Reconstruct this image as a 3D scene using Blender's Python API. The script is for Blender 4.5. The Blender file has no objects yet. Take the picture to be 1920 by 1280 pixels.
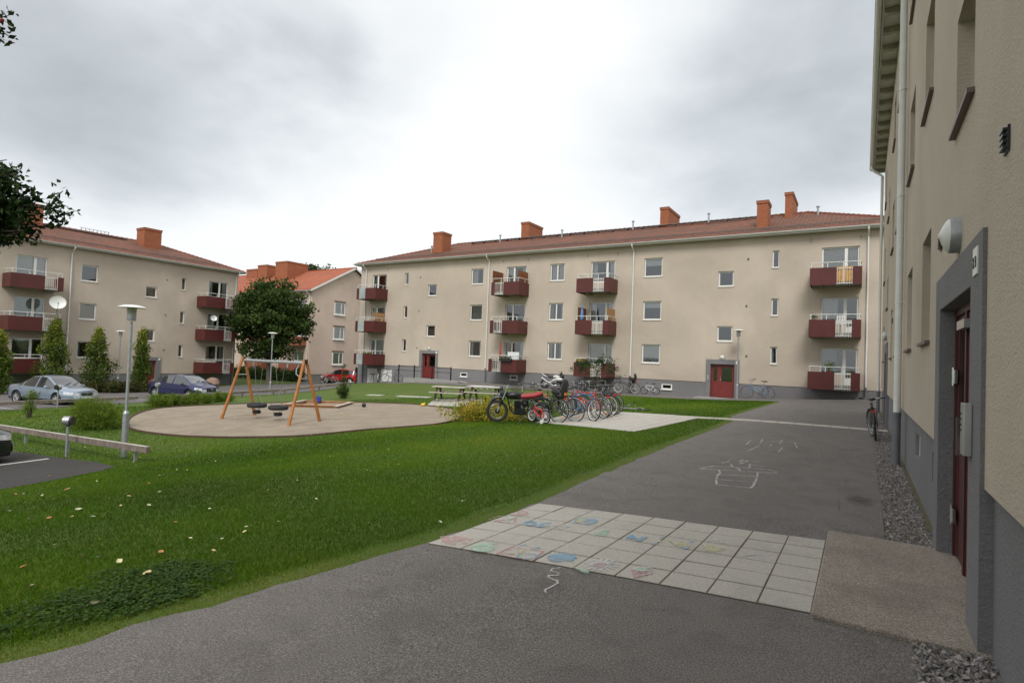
import bpy, bmesh, math, random
import numpy as np
from mathutils import Vector, Matrix
R = math.radians
PI = math.pi
S = bpy.context.scene
COL = S.collection

# ------------------------------------------------------------------ camera
CF = 1069.4
_yw, _pt, _rl = R(31.654), R(1.625), R(2.1545)
_f = np.array([-math.sin(_yw)*math.cos(_pt), math.cos(_yw)*math.cos(_pt), math.sin(_pt)])
_r0 = np.array([math.cos(_yw), math.sin(_yw), 0.0]); _u0 = np.cross(_r0, _f)
_r = math.cos(_rl)*_r0 + math.sin(_rl)*_u0
_u = -math.sin(_rl)*_r0 + math.cos(_rl)*_u0
CAMZ = 1.64
cd = bpy.data.cameras.new('camera'); cam = bpy.data.objects.new('camera', cd); COL.objects.link(cam)
cd.sensor_width = 36.0; cd.lens = 36.0*CF/1920.0; cd.clip_start = 0.05; cd.clip_end = 3000
cam.matrix_world = Matrix(((_r[0], _u[0], -_f[0], 0), (_r[1], _u[1], -_f[1], 0), (_r[2], _u[2], -_f[2], CAMZ), (0, 0, 0, 1)))
S.camera = cam

# ------------------------------------------------------------------ light
S.view_settings.view_transform = 'Standard'; S.view_settings.look = 'None'
S.view_settings.exposure = 0.60; S.view_settings.gamma = 1.0
S.render.engine = 'CYCLES'
S.cycles.max_bounces = 6; S.cycles.diffuse_bounces = 3; S.cycles.glossy_bounces = 3
S.cycles.transparent_max_bounces = 12; S.cycles.caustics_reflective = False; S.cycles.caustics_refractive = False
SUN_EL, SUN_AZ = 46.0, 158.0        # azimuth clockwise from +Y
W_ = bpy.data.worlds.new('World'); S.world = W_; W_.use_nodes = True
wt = W_.node_tree; wt.nodes.clear()
def wn(t, **k):
    n = wt.nodes.new(t)
    for a, b in k.items(): setattr(n, a, b)
    return n
out = wn('ShaderNodeOutputWorld'); bg = wn('ShaderNodeBackground'); bg2 = wn('ShaderNodeBackground'); add = wn('ShaderNodeMixShader'); add.inputs[0].default_value = 0.86
sky = wn('ShaderNodeTexSky', sky_type='NISHITA', sun_disc=False, sun_elevation=R(SUN_EL), sun_rotation=R(SUN_AZ))
bg.inputs[1].default_value = 0.05
wt.links.new(sky.outputs[0], bg.inputs[0])
geo = wn('ShaderNodeTexCoord'); sep = wn('ShaderNodeSeparateXYZ'); wt.links.new(geo.outputs['Generated'], sep.inputs[0])
def wm(op, a, b=None, c=None, clamp=False):
    n = wn('ShaderNodeMath', operation=op, use_clamp=clamp)
    for i, v in enumerate((a, b, c)):
        if v is None: continue
        if isinstance(v, (int, float)): n.inputs[i].default_value = v
        else: wt.links.new(v, n.inputs[i])
    return n.outputs[0]
zc = wm('MAXIMUM', wm('ADD', sep.outputs[2], 0.30), 0.05)
px_ = wm('DIVIDE', sep.outputs[0], zc); py_ = wm('DIVIDE', sep.outputs[1], zc)
cmb = wn('ShaderNodeCombineXYZ'); wt.links.new(px_, cmb.inputs[0]); wt.links.new(py_, cmb.inputs[1]); cmb.inputs[2].default_value = 3.7
def wnoise(scale, detail, rough, off=(0, 0, 0), dist=0.0):
    mp = wn('ShaderNodeMapping'); mp.inputs['Location'].default_value = off
    wt.links.new(cmb.outputs[0], mp.inputs[0])
    n = wn('ShaderNodeTexNoise'); n.inputs['Scale'].default_value = scale; n.inputs['Detail'].default_value = detail
    n.inputs['Roughness'].default_value = rough; n.inputs['Distortion'].default_value = dist
    wt.links.new(mp.outputs[0], n.inputs['Vector']); return n.outputs['Fac']
n1 = wnoise(0.8, 5, 0.5, (1.3, 0.4, 0), 0.3); n2 = wnoise(2.1, 6, 0.5, (4.2, 2.2, 0), 0.15)
cl = wm('ADD', wm('MULTIPLY', n1, 0.6), wm('MULTIPLY', n2, 0.4))
# two heavier cloud banks, given by compass direction
def bank(d, rad, w, sq=1.9):
    v = wn('ShaderNodeVectorMath', operation='SUBTRACT'); wt.links.new(geo.outputs['Generated'], v.inputs[0]); v.inputs[1].default_value = d
    s = wn('ShaderNodeVectorMath', operation='MULTIPLY'); wt.links.new(v.outputs[0], s.inputs[0]); s.inputs[1].default_value = (1, 1, sq)
    l = wn('ShaderNodeVectorMath', operation='LENGTH'); wt.links.new(s.outputs[0], l.inputs[0])
    dist = wm('ADD', l.outputs['Value'], wm('MULTIPLY', wm('SUBTRACT', n2, 0.5), 0.5*rad+.05))
    mr = wn('ShaderNodeMapRange', interpolation_type='SMOOTHSTEP'); wt.links.new(dist, mr.inputs[0])
    mr.inputs[1].default_value = rad*.05; mr.inputs[2].default_value = rad; mr.inputs[3].default_value = w; mr.inputs[4].default_value = 0.0
    return mr.outputs[0]
dk = wm('ADD', wm('ADD', bank((-.905, .30, .345), .56, .19), bank((-.10, .93, .345), .46, .12)), wm('ADD', bank((.05,.84,.54), .46, .11), bank((-.70,.52,.50), .30, .06)))
cl = wm('SUBTRACT', wm('ADD', wm('MULTIPLY', wm('SUBTRACT', cl, .5), .34), .618), dk)
ramp = wn('ShaderNodeValToRGB'); wt.links.new(cl, ramp.inputs[0])
e = ramp.color_ramp.elements
e[0].position = 0.42; e[0].color = (0.355, 0.38, 0.40, 1)
e[1].position = 0.615; e[1].color = (0.76, 0.765, 0.765, 1)
x = e.new(0.49); x.color = (0.50, 0.53, 0.55, 1)
x = e.new(0.555); x.color = (0.66, 0.68, 0.69, 1)
# towards the horizon the cloud deck is brighter
hz = wm('SUBTRACT', 1.0, wm('DIVIDE', wm('ABSOLUTE', sep.outputs[2]), 0.30), None, True)
hz = wm('MULTIPLY', wm('POWER', hz, 1.5), 0.8)
mix = wn('ShaderNodeMix', data_type='RGBA'); wt.links.new(hz, mix.inputs['Factor'])
wt.links.new(ramp.outputs[0], mix.inputs['A']); mix.inputs['B'].default_value = (0.655, 0.67, 0.68, 1)
wt.links.new(mix.outputs['Result'], bg2.inputs[0]); bg2.inputs[1].default_value = 1.0
wt.links.new(bg.outputs[0], add.inputs[1]); wt.links.new(bg2.outputs[0], add.inputs[2])
wt.links.new(add.outputs[0], out.inputs[0])
sd = bpy.data.lights.new('sun', 'SUN'); sd.energy = 1.5; sd.angle = R(22); sd.color = (1.0, 0.975, 0.94)
sun = bpy.data.objects.new('sun', sd); COL.objects.link(sun)
_sdir = Vector((math.sin(R(SUN_AZ))*math.cos(R(SUN_EL)), math.cos(R(SUN_AZ))*math.cos(R(SUN_EL)), math.sin(R(SUN_EL))))
sun.rotation_euler = _sdir.to_track_quat('Z', 'Y').to_euler(); sun.location = (0, -20, 30)

# ------------------------------------------------------------------ materials
MATS = {}
class N:
    def __init__(s, name):
        s.m = bpy.data.materials.new(name); s.m.use_nodes = True; s.t = s.m.node_tree
        s.b = s.t.nodes['Principled BSDF']; s.o = s.t.nodes['Material Output']
    def n(s, t, **k):
        q = s.t.nodes.new(t)
        for a, b in k.items(): setattr(q, a, b)
        return q
    def l(s, a, b): s.t.links.new(a, b)
    def coord(s, scale=1.0, kind='Object', vec=None):
        c = s.n('ShaderNodeTexCoord'); mp = s.n('ShaderNodeMapping')
        mp.inputs['Scale'].default_value = vec or (scale,)*3
        s.l(c.outputs[kind], mp.inputs[0]); return mp.outputs[0]
    def noise(s, vec, scale, detail=4, rough=0.5, dist=0.0):
        q = s.n('ShaderNodeTexNoise'); q.inputs['Scale'].default_value = scale; q.inputs['Detail'].default_value = detail
        q.inputs['Roughness'].default_value = rough; q.inputs['Distortion'].default_value = dist
        s.l(vec, q.inputs['Vector']); return q.outputs['Fac']
    def ramp(s, fac, stops):
        q = s.n('ShaderNodeValToRGB'); s.l(fac, q.inputs[0]); e = q.color_ramp.elements
        e[0].position, e[0].color = stops[0][0], (*stops[0][1], 1)
        e[1].position, e[1].color = stops[-1][0], (*stops[-1][1], 1)
        for p, c in stops[1:-1]:
            x = e.new(p); x.color = (*c, 1)
        return q.outputs[0]
    def mix(s, fac, a, b, mode='MIX'):
        q = s.n('ShaderNodeMix', data_type='RGBA', blend_type=mode)
        for k, v in (('Factor', fac), ('A', a), ('B', b)):
            if isinstance(v, (int, float)): q.inputs[k].default_value = v
            elif isinstance(v, tuple): q.inputs[k].default_value = (*v, 1)
            else: s.l(v, q.inputs[k])
        return q.outputs['Result']
    def math(s, op, a, b=None, c=None, clamp=False):
        q = s.n('ShaderNodeMath', operation=op, use_clamp=clamp)
        for i, v in enumerate((a, b, c)):
            if v is None: continue
            if isinstance(v, (int, float)): q.inputs[i].default_value = v
            else: s.l(v, q.inputs[i])
        return q.outputs[0]
    def col(s, c):
        if isinstance(c, tuple): s.b.inputs['Base Color'].default_value = (*c, 1)
        else: s.l(c, s.b.inputs['Base Color'])
    def rough(s, v):
        if isinstance(v, (int, float)): s.b.inputs['Roughness'].default_value = v
        else: s.l(v, s.b.inputs['Roughness'])
    def bump(s, h, strength=0.3, dist=0.01):
        q = s.n('ShaderNodeBump'); q.inputs['Strength'].default_value = strength; q.inputs['Distance'].default_value = dist
        s.l(h, q.inputs['Height']); s.l(q.outputs[0], s.b.inputs['Normal'])
def plain(name, c, rough=0.5, metal=0.0, var=0.12, scale=6.0, bump=0.0, spec=0.5, coat=0.0):
    if name in MATS: return MATS[name]
    m = N(name); v = m.coord(1)
    nz = m.noise(v, scale, 4, 0.6)
    a = tuple(x*(1-var) for x in c); b = tuple(min(1, x*(1+var)) for x in c)
    m.col(m.ramp(nz, [(0.3, a), (0.7, b)])); m.rough(rough); m.b.inputs['Metallic'].default_value = metal
    m.b.inputs['Specular IOR Level'].default_value = spec; m.b.inputs['Coat Weight'].default_value = coat
    if bump: m.bump(m.noise(v, scale*8, 3), bump, 0.005)
    MATS[name] = m.m; return m.m

def mat_render(name, base, fine=True, dark=0.79):
    m = N(name); v = m.coord(1)
    big = m.noise(v, 0.22, 5, 0.6, 0.4); mid = m.noise(v, 1.1, 5, 0.65)
    streak = m.noise(m.coord(vec=(1.3, 1.3, 0.12)), 1.0, 4, 0.6)
    c = m.ramp(big, [(0.35, tuple(x*dark*(1.0, .985, .97)[i] for i, x in enumerate(base))), (0.65, tuple(x*1.05 for x in base))])
    c = m.mix(m.math('MULTIPLY', m.math('SUBTRACT', mid, 0.35, None, True), 0.8), c, tuple(x*0.8 for x in base))
    c = m.mix(m.math('MULTIPLY', m.math('SUBTRACT', streak, 0.48, None, True), 0.7), c, tuple(x*0.72 for x in base))
    g = m.noise(v, 95, 3, 0.7)
    c = m.mix(0.13, c, m.ramp(g, [(0.35, tuple(x*0.62 for x in base)), (0.65, tuple(min(1, x*1.22) for x in base))]))
    m.col(c); m.rough(0.92); m.b.inputs['Specular IOR Level'].default_value = 0.2
    # rain streaks running down and dirt towards the foot of the render
    s2 = m.noise(m.coord(vec=(3.2, 3.2, 0.22)), 1.0, 5, 0.65)
    c = m.mix(m.math('MULTIPLY', m.math('SUBTRACT', s2, 0.50, None, True), 1.6), c, tuple(x*0.6 for x in base))
    bn = m.noise(m.coord(vec=(0.12, 0.12, 1.1)), 1.0, 4, 0.6)
    c = m.mix(m.math('MULTIPLY', m.math('SUBTRACT', bn, 0.48, None, True), 1.3), c, tuple(x*0.72 for x in base))
    if fine:
        h = m.math('ADD', m.noise(v, 48, 4, 0.7), m.math('MULTIPLY', m.noise(v, 9, 3), 0.5))
        m.bump(h, 0.85, 0.02)
    return m.m
M = {}
M['wall'] = mat_render('render_beige', (0.57, 0.49, 0.405))
M['wall_r'] = mat_render('render_cream', (0.56, 0.49, 0.395))
M['wall_p'] = mat_render('render_pale_peach', (0.62, 0.50, 0.42))
M['plinth'] = mat_render('plinth_grey', (0.225, 0.222, 0.226), dark=0.8)
M['white'] = plain('paint_white', (0.74, 0.74, 0.70), 0.4, var=0.05)
M['gutter'] = plain('gutter_white', (0.70, 0.71, 0.68), 0.35, var=0.06)
M['white_old'] = plain('bars_white', (0.66, 0.66, 0.63), 0.5, var=0.08)
M['grey_metal'] = plain('grey_steel', (0.16, 0.165, 0.17), 0.5, 0.2)
M['pipe_grey'] = plain('pipe_grey', (0.17, 0.175, 0.19), 0.45, 0.1, var=0.1)
M['galv'] = plain('galvanised', (0.36, 0.38, 0.39), 0.45, 0.55, var=0.15, scale=12)
M['chrome'] = plain('bright_metal', (0.62, 0.63, 0.64), 0.2, 1.0, var=0.05)
M['alu'] = plain('brushed_metal', (0.5, 0.5, 0.5), 0.35, 0.9, var=0.08)
M['black'] = plain('black_paint', (0.012, 0.012, 0.013), 0.35, var=0.2)
M['rubber'] = plain('tyre_rubber', (0.022, 0.022, 0.023), 0.75, var=0.25, scale=20)
M['dark'] = plain('dark_hollow', (0.01, 0.01, 0.01), 0.9)
M['sill_brown'] = plain('sill_brown_metal', (0.12, 0.085, 0.07), 0.5)
M['door_maroon'] = plain('door_maroon_wood', (0.055, 0.010, 0.009), 0.5, var=0.2)
M['door_red'] = plain('door_red_wood', (0.17, 0.022, 0.018), 0.45, var=0.2)
M['slab_under'] = plain('balcony_concrete', (0.25, 0.24, 0.215), 0.9, bump=0.2)
M['curtain'] = plain('curtain_cloth', (0.62, 0.62, 0.60), 0.9, var=0.08)
M['curtain_g'] = plain('curtain_green', (0.28, 0.36, 0.32), 0.9)
M['curtain_y'] = plain('curtain_beige', (0.45, 0.40, 0.3), 0.9)
M['blind'] = plain('white_blind', (0.70, 0.72, 0.72), 0.8, var=0.04)
# corrugated balcony sheet
m = N('balcony_sheet_red'); c = m.n('ShaderNodeTexCoord'); sp = m.n('ShaderNodeSeparateXYZ'); m.l(c.outputs['Object'], sp.inputs[0])
sxy = m.math('ADD', sp.outputs[0], sp.outputs[1])
wv = m.math('SINE', m.math('MULTIPLY', sxy, 2*PI/0.09))
m.col(m.ramp(m.noise(m.coord(1), 1.5, 4), [(0.3, (0.078, 0.015, 0.012)), (0.7, (0.10, 0.019, 0.016))])); m.rough(0.45); m.bump(wv, 0.25, 0.006)
M['panel'] = m.m
m = N('balcony_sheet_terracotta'); m.col(m.ramp(m.noise(m.coord(1), 1.5, 4), [(0.3, (0.30, 0.09, 0.05)), (0.7, (0.36, 0.12, 0.07))])); m.rough(0.6); M['panel_t'] = m.m
# glass
def glass(name, tint, refl, rough=0.02, base=(0.012, 0.014, 0.016)):
    m = N(name); t = m.t; t.nodes.remove(m.b)
    tr = m.n('ShaderNodeBsdfTransparent'); tr.inputs[0].default_value = (*tint, 1)
    gl = m.n('ShaderNodeBsdfGlossy'); gl.inputs['Roughness'].default_value = rough; gl.inputs['Color'].default_value = (0.92, 0.96, 1.0, 1)
    fr = m.n('ShaderNodeFresnel'); fr.inputs[0].default_value = 1.5
    f = m.math('ADD', fr.outputs[0], refl, None, True)
    v = m.coord(1); bp = m.n('ShaderNodeBump'); bp.inputs['Strength'].default_value = 0.05; bp.inputs['Distance'].default_value = 0.02
    m.l(m.noise(v, 1.3, 2), bp.inputs['Height']); m.l(bp.outputs[0], gl.inputs['Normal'])
    mx = m.n('ShaderNodeMixShader'); m.l(f, mx.inputs[0]); m.l(tr.outputs[0], mx.inputs[1]); m.l(gl.outputs[0], mx.inputs[2])
    m.l(mx.outputs[0], m.o.inputs[0]); return m.m
M['glass'] = glass('window_glass', (0.86, 0.89, 0.88), 0.10)
M['car_glass'] = plain('car_glass', (0.02, 0.024, 0.026), 0.04, 0.0, var=0.05, spec=1.0, coat=1.0)
M['screen_glass'] = plain('frosted_panel', (0.33, 0.38, 0.37), 0.2, var=.2, scale=1.5)
# brick chimney
m = N('chimney_brick'); v = m.coord(1); br = m.n('ShaderNodeTexBrick'); m.l(v, br.inputs['Vector'])
mp = br; br.inputs['Scale'].default_value = 1.0; br.inputs['Brick Width'].default_value = 0.25; br.inputs['Row Height'].default_value = 0.075
br.inputs['Mortar Size'].default_value = 0.008; br.inputs['Color1'].default_value = (0.38, 0.115, 0.042, 1); br.inputs['Color2'].default_value = (0.29, 0.08, 0.032, 1); br.inputs['Mortar'].default_value = (0.27, 0.15, 0.09, 1)
cc = m.n('ShaderNodeTexCoord'); ss = m.n('ShaderNodeSeparateXYZ'); m.l(cc.outputs['Object'], ss.inputs[0]); cb = m.n('ShaderNodeCombineXYZ')
m.l(m.math('ADD', ss.outputs[0], ss.outputs[1]), cb.inputs[0]); m.l(ss.outputs[2], cb.inputs[1]); m.l(cb.outputs[0], br.inputs['Vector'])
m.col(m.mix(m.math('MULTIPLY', m.noise(v, 1.2, 4), 0.35), br.outputs['Color'], (0.2, 0.06, 0.025))); m.rough(0.9); m.bump(br.outputs['Fac'], -0.3, 0.01)
M['brick'] = m.m
# roof tiles on uv (metres)
def tile_mat(name, c1, c2, grime, rowh=0.36, colw=0.24):
    m = N(name); uv = m.n('ShaderNodeUVMap'); sp = m.n('ShaderNodeSeparateXYZ'); m.l(uv.outputs[0], sp.inputs[0])
    u = m.math('DIVIDE', sp.outputs[0], colw); v = m.math('DIVIDE', sp.outputs[1], rowh)
    su = m.math('ABSOLUTE', m.math('SINE', m.math('MULTIPLY', u, PI)))
    fv = m.math('FRACT', v)
    h = m.math('ADD', m.math('MULTIPLY', su, 0.6), m.math('MULTIPLY', m.math('SUBTRACT', 1.0, fv), 0.55))
    cb = m.n('ShaderNodeCombineXYZ'); m.l(m.math('FLOOR', u), cb.inputs[0]); m.l(m.math('FLOOR', v), cb.inputs[1])
    wnz = m.n('ShaderNodeTexWhiteNoise', noise_dimensions='3D'); m.l(cb.outputs[0], wnz.inputs['Vector'])
    c = m.mix(wnz.outputs['Value'], c1, c2)
    ob = m.coord(1)
    c = m.mix(m.math('MULTIPLY', m.math('SUBTRACT', m.noise(ob, 0.5, 5, 0.65), 0.38, None, True), 1.9, None, True), c, grime)
    gap = m.math('MULTIPLY', m.math('LESS_THAN', su, 0.18), 0.45)
    c = m.mix(gap, c, tuple(x*0.35 for x in c2))
    row = m.math('MULTIPLY', m.math('GREATER_THAN', fv, 0.88), 0.4)
    c = m.mix(row, c, tuple(x*0.4 for x in c2))
    m.col(c); m.rough(0.85); m.bump(h, 0.9, 0.05); return m.m
M['tiles'] = tile_mat('roof_tiles_brown', (0.21, 0.075, 0.036), (0.14, 0.052, 0.028), (0.07, 0.045, 0.036))
M['tiles_o'] = tile_mat('roof_tiles_orange', (0.42, 0.12, 0.055), (0.33, 0.085, 0.04), (0.26, 0.085, 0.045))
M['ridge'] = plain('ridge_tiles', (0.19, 0.065, 0.04), 0.9, var=0.35, scale=3)
M['ridge_o'] = plain('ridge_tiles_orange', (0.33, 0.075, 0.04), 0.9, var=0.3, scale=3)
M['snow'] = plain('snow_guard_metal', (0.16, 0.13, 0.12), 0.6, 0.3)
# ground
def asphalt_mat(name, k):
    def sc(r_, g_, b_): return (r_*k, g_*k, b_*k)
    m = N(name); v = m.coord(1)
    g = m.noise(v, 98, 3, 0.85); vo = m.n('ShaderNodeTexVoronoi'); vo.inputs['Scale'].default_value = 85; m.l(v, vo.inputs['Vector'])
    c = m.ramp(g, [(0.34, sc(0.045, 0.041, 0.038)), (0.5, sc(0.145, 0.134, 0.124)), (0.66, sc(0.38, 0.355, 0.33))])
    big = m.noise(v, 0.45, 5, 0.6, 0.6)
    c = m.mix(m.ramp(big, [(0.35, (0.0,)*3), (0.65, (0.35,)*3)]), c, sc(0.22, 0.20, 0.187))
    md = m.noise(v, 2.3, 6, 0.7, 0.5)
    c = m.mix(m.ramp(md, [(0.48, (0.0,)*3), (0.75, (0.5,)*3)]), c, sc(0.078, 0.071, 0.066))
    spk = m.ramp(vo.outputs['Distance'], [(0.03, (1,)*3), (0.12, (0,)*3)])
    wn2 = m.n('ShaderNodeTexWhiteNoise'); m.l(vo.outputs['Position'], wn2.inputs['Vector'])
    c = m.mix(m.math('MULTIPLY', m.math('MULTIPLY', spk, m.math('GREATER_THAN', wn2.outputs['Value'], 0.75)), 0.7), c, sc(0.5, 0.48, 0.45))
    # dark damp patch by the gravel, as on the photographed path
    vd = m.n('ShaderNodeVectorMath', operation='SUBTRACT'); cc_ = m.n('ShaderNodeTexCoord'); m.l(cc_.outputs['Object'], vd.inputs[0]); vd.inputs[1].default_value = (0.0, 8.45, 0)
    vs = m.n('ShaderNodeVectorMath', operation='MULTIPLY'); m.l(vd.outputs[0], vs.inputs[0]); vs.inputs[1].default_value = (2.6, 1.5, 0)
    vl = m.n('ShaderNodeVectorMath', operation='LENGTH'); m.l(vs.outputs[0], vl.inputs[0])
    pt_ = m.ramp(m.math('ADD', vl.outputs['Value'], m.math('MULTIPLY', m.noise(v, 7, 5, .7), .9)), [(0.55, (0.75,)*3), (1.0, (0,)*3)])
    c = m.mix(pt_, c, sc(0.045, 0.040, 0.035))
    # hairline cracks
    ck = m.n('ShaderNodeTexVoronoi', feature='DISTANCE_TO_EDGE'); ck.inputs['Scale'].default_value = .33
    dv = m.n('ShaderNodeMix', data_type='VECTOR'); dv.inputs['Factor'].default_value = .12; m.l(v, dv.inputs['A']); nn_ = m.n('ShaderNodeTexNoise'); nn_.inputs['Scale'].default_value = 3.5; nn_.inputs['Detail'].default_value = 6; m.l(v, nn_.inputs['Vector']); m.l(nn_.outputs['Color'], dv.inputs['B'])
    m.l(dv.outputs['Result'], ck.inputs['Vector'])
    crk = m.math('MULTIPLY', m.math('LESS_THAN', ck.outputs['Distance'], .0014), m.math('GREATER_THAN', m.noise(v, .8, 2), .56))
    c = m.mix(m.math('MULTIPLY', crk, .5), c, sc(0.03, 0.027, 0.024))
    m.col(c); m.rough(0.88); m.bump(g, 0.8, 0.008); m.b.inputs['Specular IOR Level'].default_value = 0.3; return m.m
M['asphalt'] = asphalt_mat('asphalt', 1.0); M['asphalt_lot'] = asphalt_mat('asphalt_parking', 0.30)
m = N('asphalt_far'); v = m.coord(1)
c = m.ramp(m.noise(v, 60, 2, 0.7), [(0.3, (0.10, 0.092, 0.09)), (0.7, (0.165, 0.152, 0.148))])
c = m.mix(m.ramp(m.noise(v, 0.5, 5, 0.6), [(0.4, (0,)*3), (0.7, (0.5,)*3)]), c, (0.095, 0.085, 0.082)); m.col(c); m.rough(0.9); M['asphalt_far'] = m.m
m = N('sand'); v = m.coord(1)
c = m.ramp(m.noise(v, 30, 4, 0.8), [(0.3, (0.27, 0.22, 0.16)), (0.7, (0.50, 0.42, 0.325))])
c = m.mix(m.ramp(m.noise(v, 1.2, 5, 0.65, 0.5), [(0.40, (0,)*3), (0.65, (0.7,)*3)]), c, (0.28, 0.225, 0.165)); m.col(c); m.rough(0.95)
m.bump(m.math('ADD', m.noise(v, 5, 5, 0.7), m.math('MULTIPLY', m.noise(v, 40, 2), 0.3)), 0.9, 0.12); M['sand'] = m.m
m = N('turf'); v = m.coord(1)
c = m.ramp(m.noise(v, 40, 4, 0.8), [(0.3, (0.045, 0.085, 0.008)), (0.7, (0.095, 0.155, 0.014))])
c = m.mix(m.ramp(m.noise(v, 0.35, 5, 0.65, 0.6), [(0.45, (0,)*3), (0.72, (0.45,)*3)]), c, (0.14, 0.145, 0.03)); m.col(c); m.rough(0.95); m.bump(m.noise(v, 60, 3, 0.8), 0.6, 0.03); M['turf'] = m.m
m = N('concrete_slab'); v = m.coord(1)
at = m.n('ShaderNodeAttribute', attribute_name='tone')
c = m.ramp(m.noise(v, 60, 3, 0.7), [(0.3, (0.35, 0.33, 0.29)), (0.7, (0.53, 0.50, 0.445))])
c = m.mix(m.ramp(m.noise(v, 2.2, 6, 0.7, 0.5), [(0.5, (0,)*3), (0.72, (0.5,)*3)]), c, (0.30, 0.28, 0.24))
c = m.mix(at.outputs['Fac'], c, (0.5, 0.5, 0.5), 'OVERLAY'); m.col(c); m.rough(0.9); m.bump(m.noise(v, 80, 3), 0.25, 0.004); M['slab'] = m.m
m = N('concrete_step'); v = m.coord(1)
vo = m.n('ShaderNodeTexVoronoi'); vo.inputs['Scale'].default_value = 140; m.l(v, vo.inputs['Vector'])
wn2 = m.n('ShaderNodeTexWhiteNoise'); m.l(vo.outputs['Position'], wn2.inputs['Vector'])
c = m.ramp(wn2.outputs['Value'], [(0.0, (0.17, 0.143, 0.115)), (0.6, (0.285, 0.245, 0.198)), (1.0, (0.44, 0.39, 0.33))])
c = m.mix(m.ramp(m.noise(v, 1.6, 5, 0.6), [(0.42, (0,)*3), (0.7, (0.55,)*3)]), c, (0.13, 0.11, 0.09)); m.col(c); m.rough(0.9); m.bump(wn2.outputs['Value'], 0.4, 0.004); M['step'] = m.m
m = N('soil'); m.col(m.ramp(m.noise(m.coord(1), 25, 5, 0.8), [(0.3, (0.055, 0.05, 0.026)), (0.7, (0.15, 0.135, 0.07))])); m.rough(0.95); M['soil'] = m.m
m = N('gravel_stone'); at = m.n('ShaderNodeAttribute', attribute_name='tone')
c = m.ramp(at.outputs['Fac'], [(0.0, (0.10, 0.092, 0.088)), (0.45, (0.20, 0.185, 0.175)), (0.75, (0.33, 0.30, 0.28)), (0.92, (0.38, 0.28, 0.24)), (1.0, (0.55, 0.53, 0.50))])
m.col(m.mix(0.35, c, m.ramp(m.noise(m.coord(1), 90, 3), [(0.3, (0.05,)*3), (0.7, (0.28,)*3)]))); m.rough(0.85); M['gravel'] = m.m
def leafmat(name, cols, trans=0.25, rough=0.55):
    m = N(name); at = m.n('ShaderNodeAttribute', attribute_name='tone')
    m.col(m.ramp(at.outputs['Fac'], [(i/(len(cols)-1), c) for i, c in enumerate(cols)])); m.rough(rough)
    m.b.inputs['Specular IOR Level'].default_value = 0.12
    tl = m.n('ShaderNodeBsdfTranslucent'); m.l(m.b.inputs['Base Color'].links[0].from_socket, tl.inputs[0])
    mx = m.n('ShaderNodeMixShader'); mx.inputs[0].default_value = trans
    m.l(m.b.outputs[0], mx.inputs[1]); m.l(tl.outputs[0], mx.inputs[2]); m.l(mx.outputs[0], m.o.inputs[0]); return m.m
M['grass'] = leafmat('grass_blades', [(0.038, 0.090, 0.003), (0.066, 0.144, 0.005), (0.098, 0.19, 0.008), (0.155, 0.225, 0.014), (0.28, 0.25, 0.06)], 0.3)
M['leaf_oak'] = leafmat('leaf_dark_green', [(0.022, 0.042, 0.010), (0.045, 0.08, 0.018), (0.085, 0.125, 0.03)])
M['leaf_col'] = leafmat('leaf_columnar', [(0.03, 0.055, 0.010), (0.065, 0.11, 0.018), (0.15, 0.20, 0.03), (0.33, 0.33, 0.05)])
M['leaf_fine'] = leafmat('leaf_willow', [(0.07, 0.11, 0.012), (0.14, 0.21, 0.025), (0.22, 0.30, 0.045)], 0.35)
M['leaf_yel'] = leafmat('leaf_yellow', [(0.06, 0.09, 0.012), (0.20, 0.21, 0.02), (0.45, 0.38, 0.045), (0.5, 0.25, 0.06)], 0.3)
M['leaf_near'] = leafmat('leaf_cherry', [(0.012, 0.03, 0.010), (0.03, 0.06, 0.018), (0.055, 0.09, 0.03)], 0.3, 0.45)
M['leaf_dead'] = leafmat('leaf_fallen', [(0.30, 0.13, 0.05), (0.50, 0.36, 0.15), (0.62, 0.56, 0.36)], 0.2, 0.7)
M['leaf_clover'] = leafmat('leaf_clover', [(0.022, 0.05, 0.008), (0.04, 0.085, 0.012), (0.065, 0.115, 0.02)], 0.25)
M['leaf_red'] = leafmat('leaf_hedge', [(0.03, 0.045, 0.014), (0.06, 0.08, 0.02), (0.11, 0.07, 0.03)], 0.2)
M['bark'] = plain('bark', (0.10, 0.08, 0.062), 0.95, var=0.35, scale=9, bump=0.6)
M['twig'] = plain('twig_bark', (0.05, 0.037, 0.028), 0.9, var=0.3, scale=20)
M['wood_o'] = plain('timber_orange', (0.36, 0.14, 0.035), 0.5, var=0.3, scale=4)
M['wood_grey'] = plain('timber_weathered', (0.19, 0.15, 0.125), 0.85, var=0.35, scale=7, bump=0.4)
M['wood_top'] = plain('timber_bleached', (0.42, 0.39, 0.34), 0.85, var=0.3, scale=5, bump=0.3)
M['wood_dark'] = plain('timber_dark', (0.085, 0.045, 0.03), 0.8, var=0.35, scale=6)
M['wood_sand'] = plain('timber_sandbox', (0.38, 0.2, 0.10), 0.8, var=0.25, scale=4)
M['stone'] = plain('boulder_stone', (0.30, 0.20, 0.145), 0.9, var=0.3, scale=3, bump=0.5)
def carpaint(name, c, metal=0.5):
    return plain(name, c, 0.28, metal, var=0.04, scale=2, coat=1.0)
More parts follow.
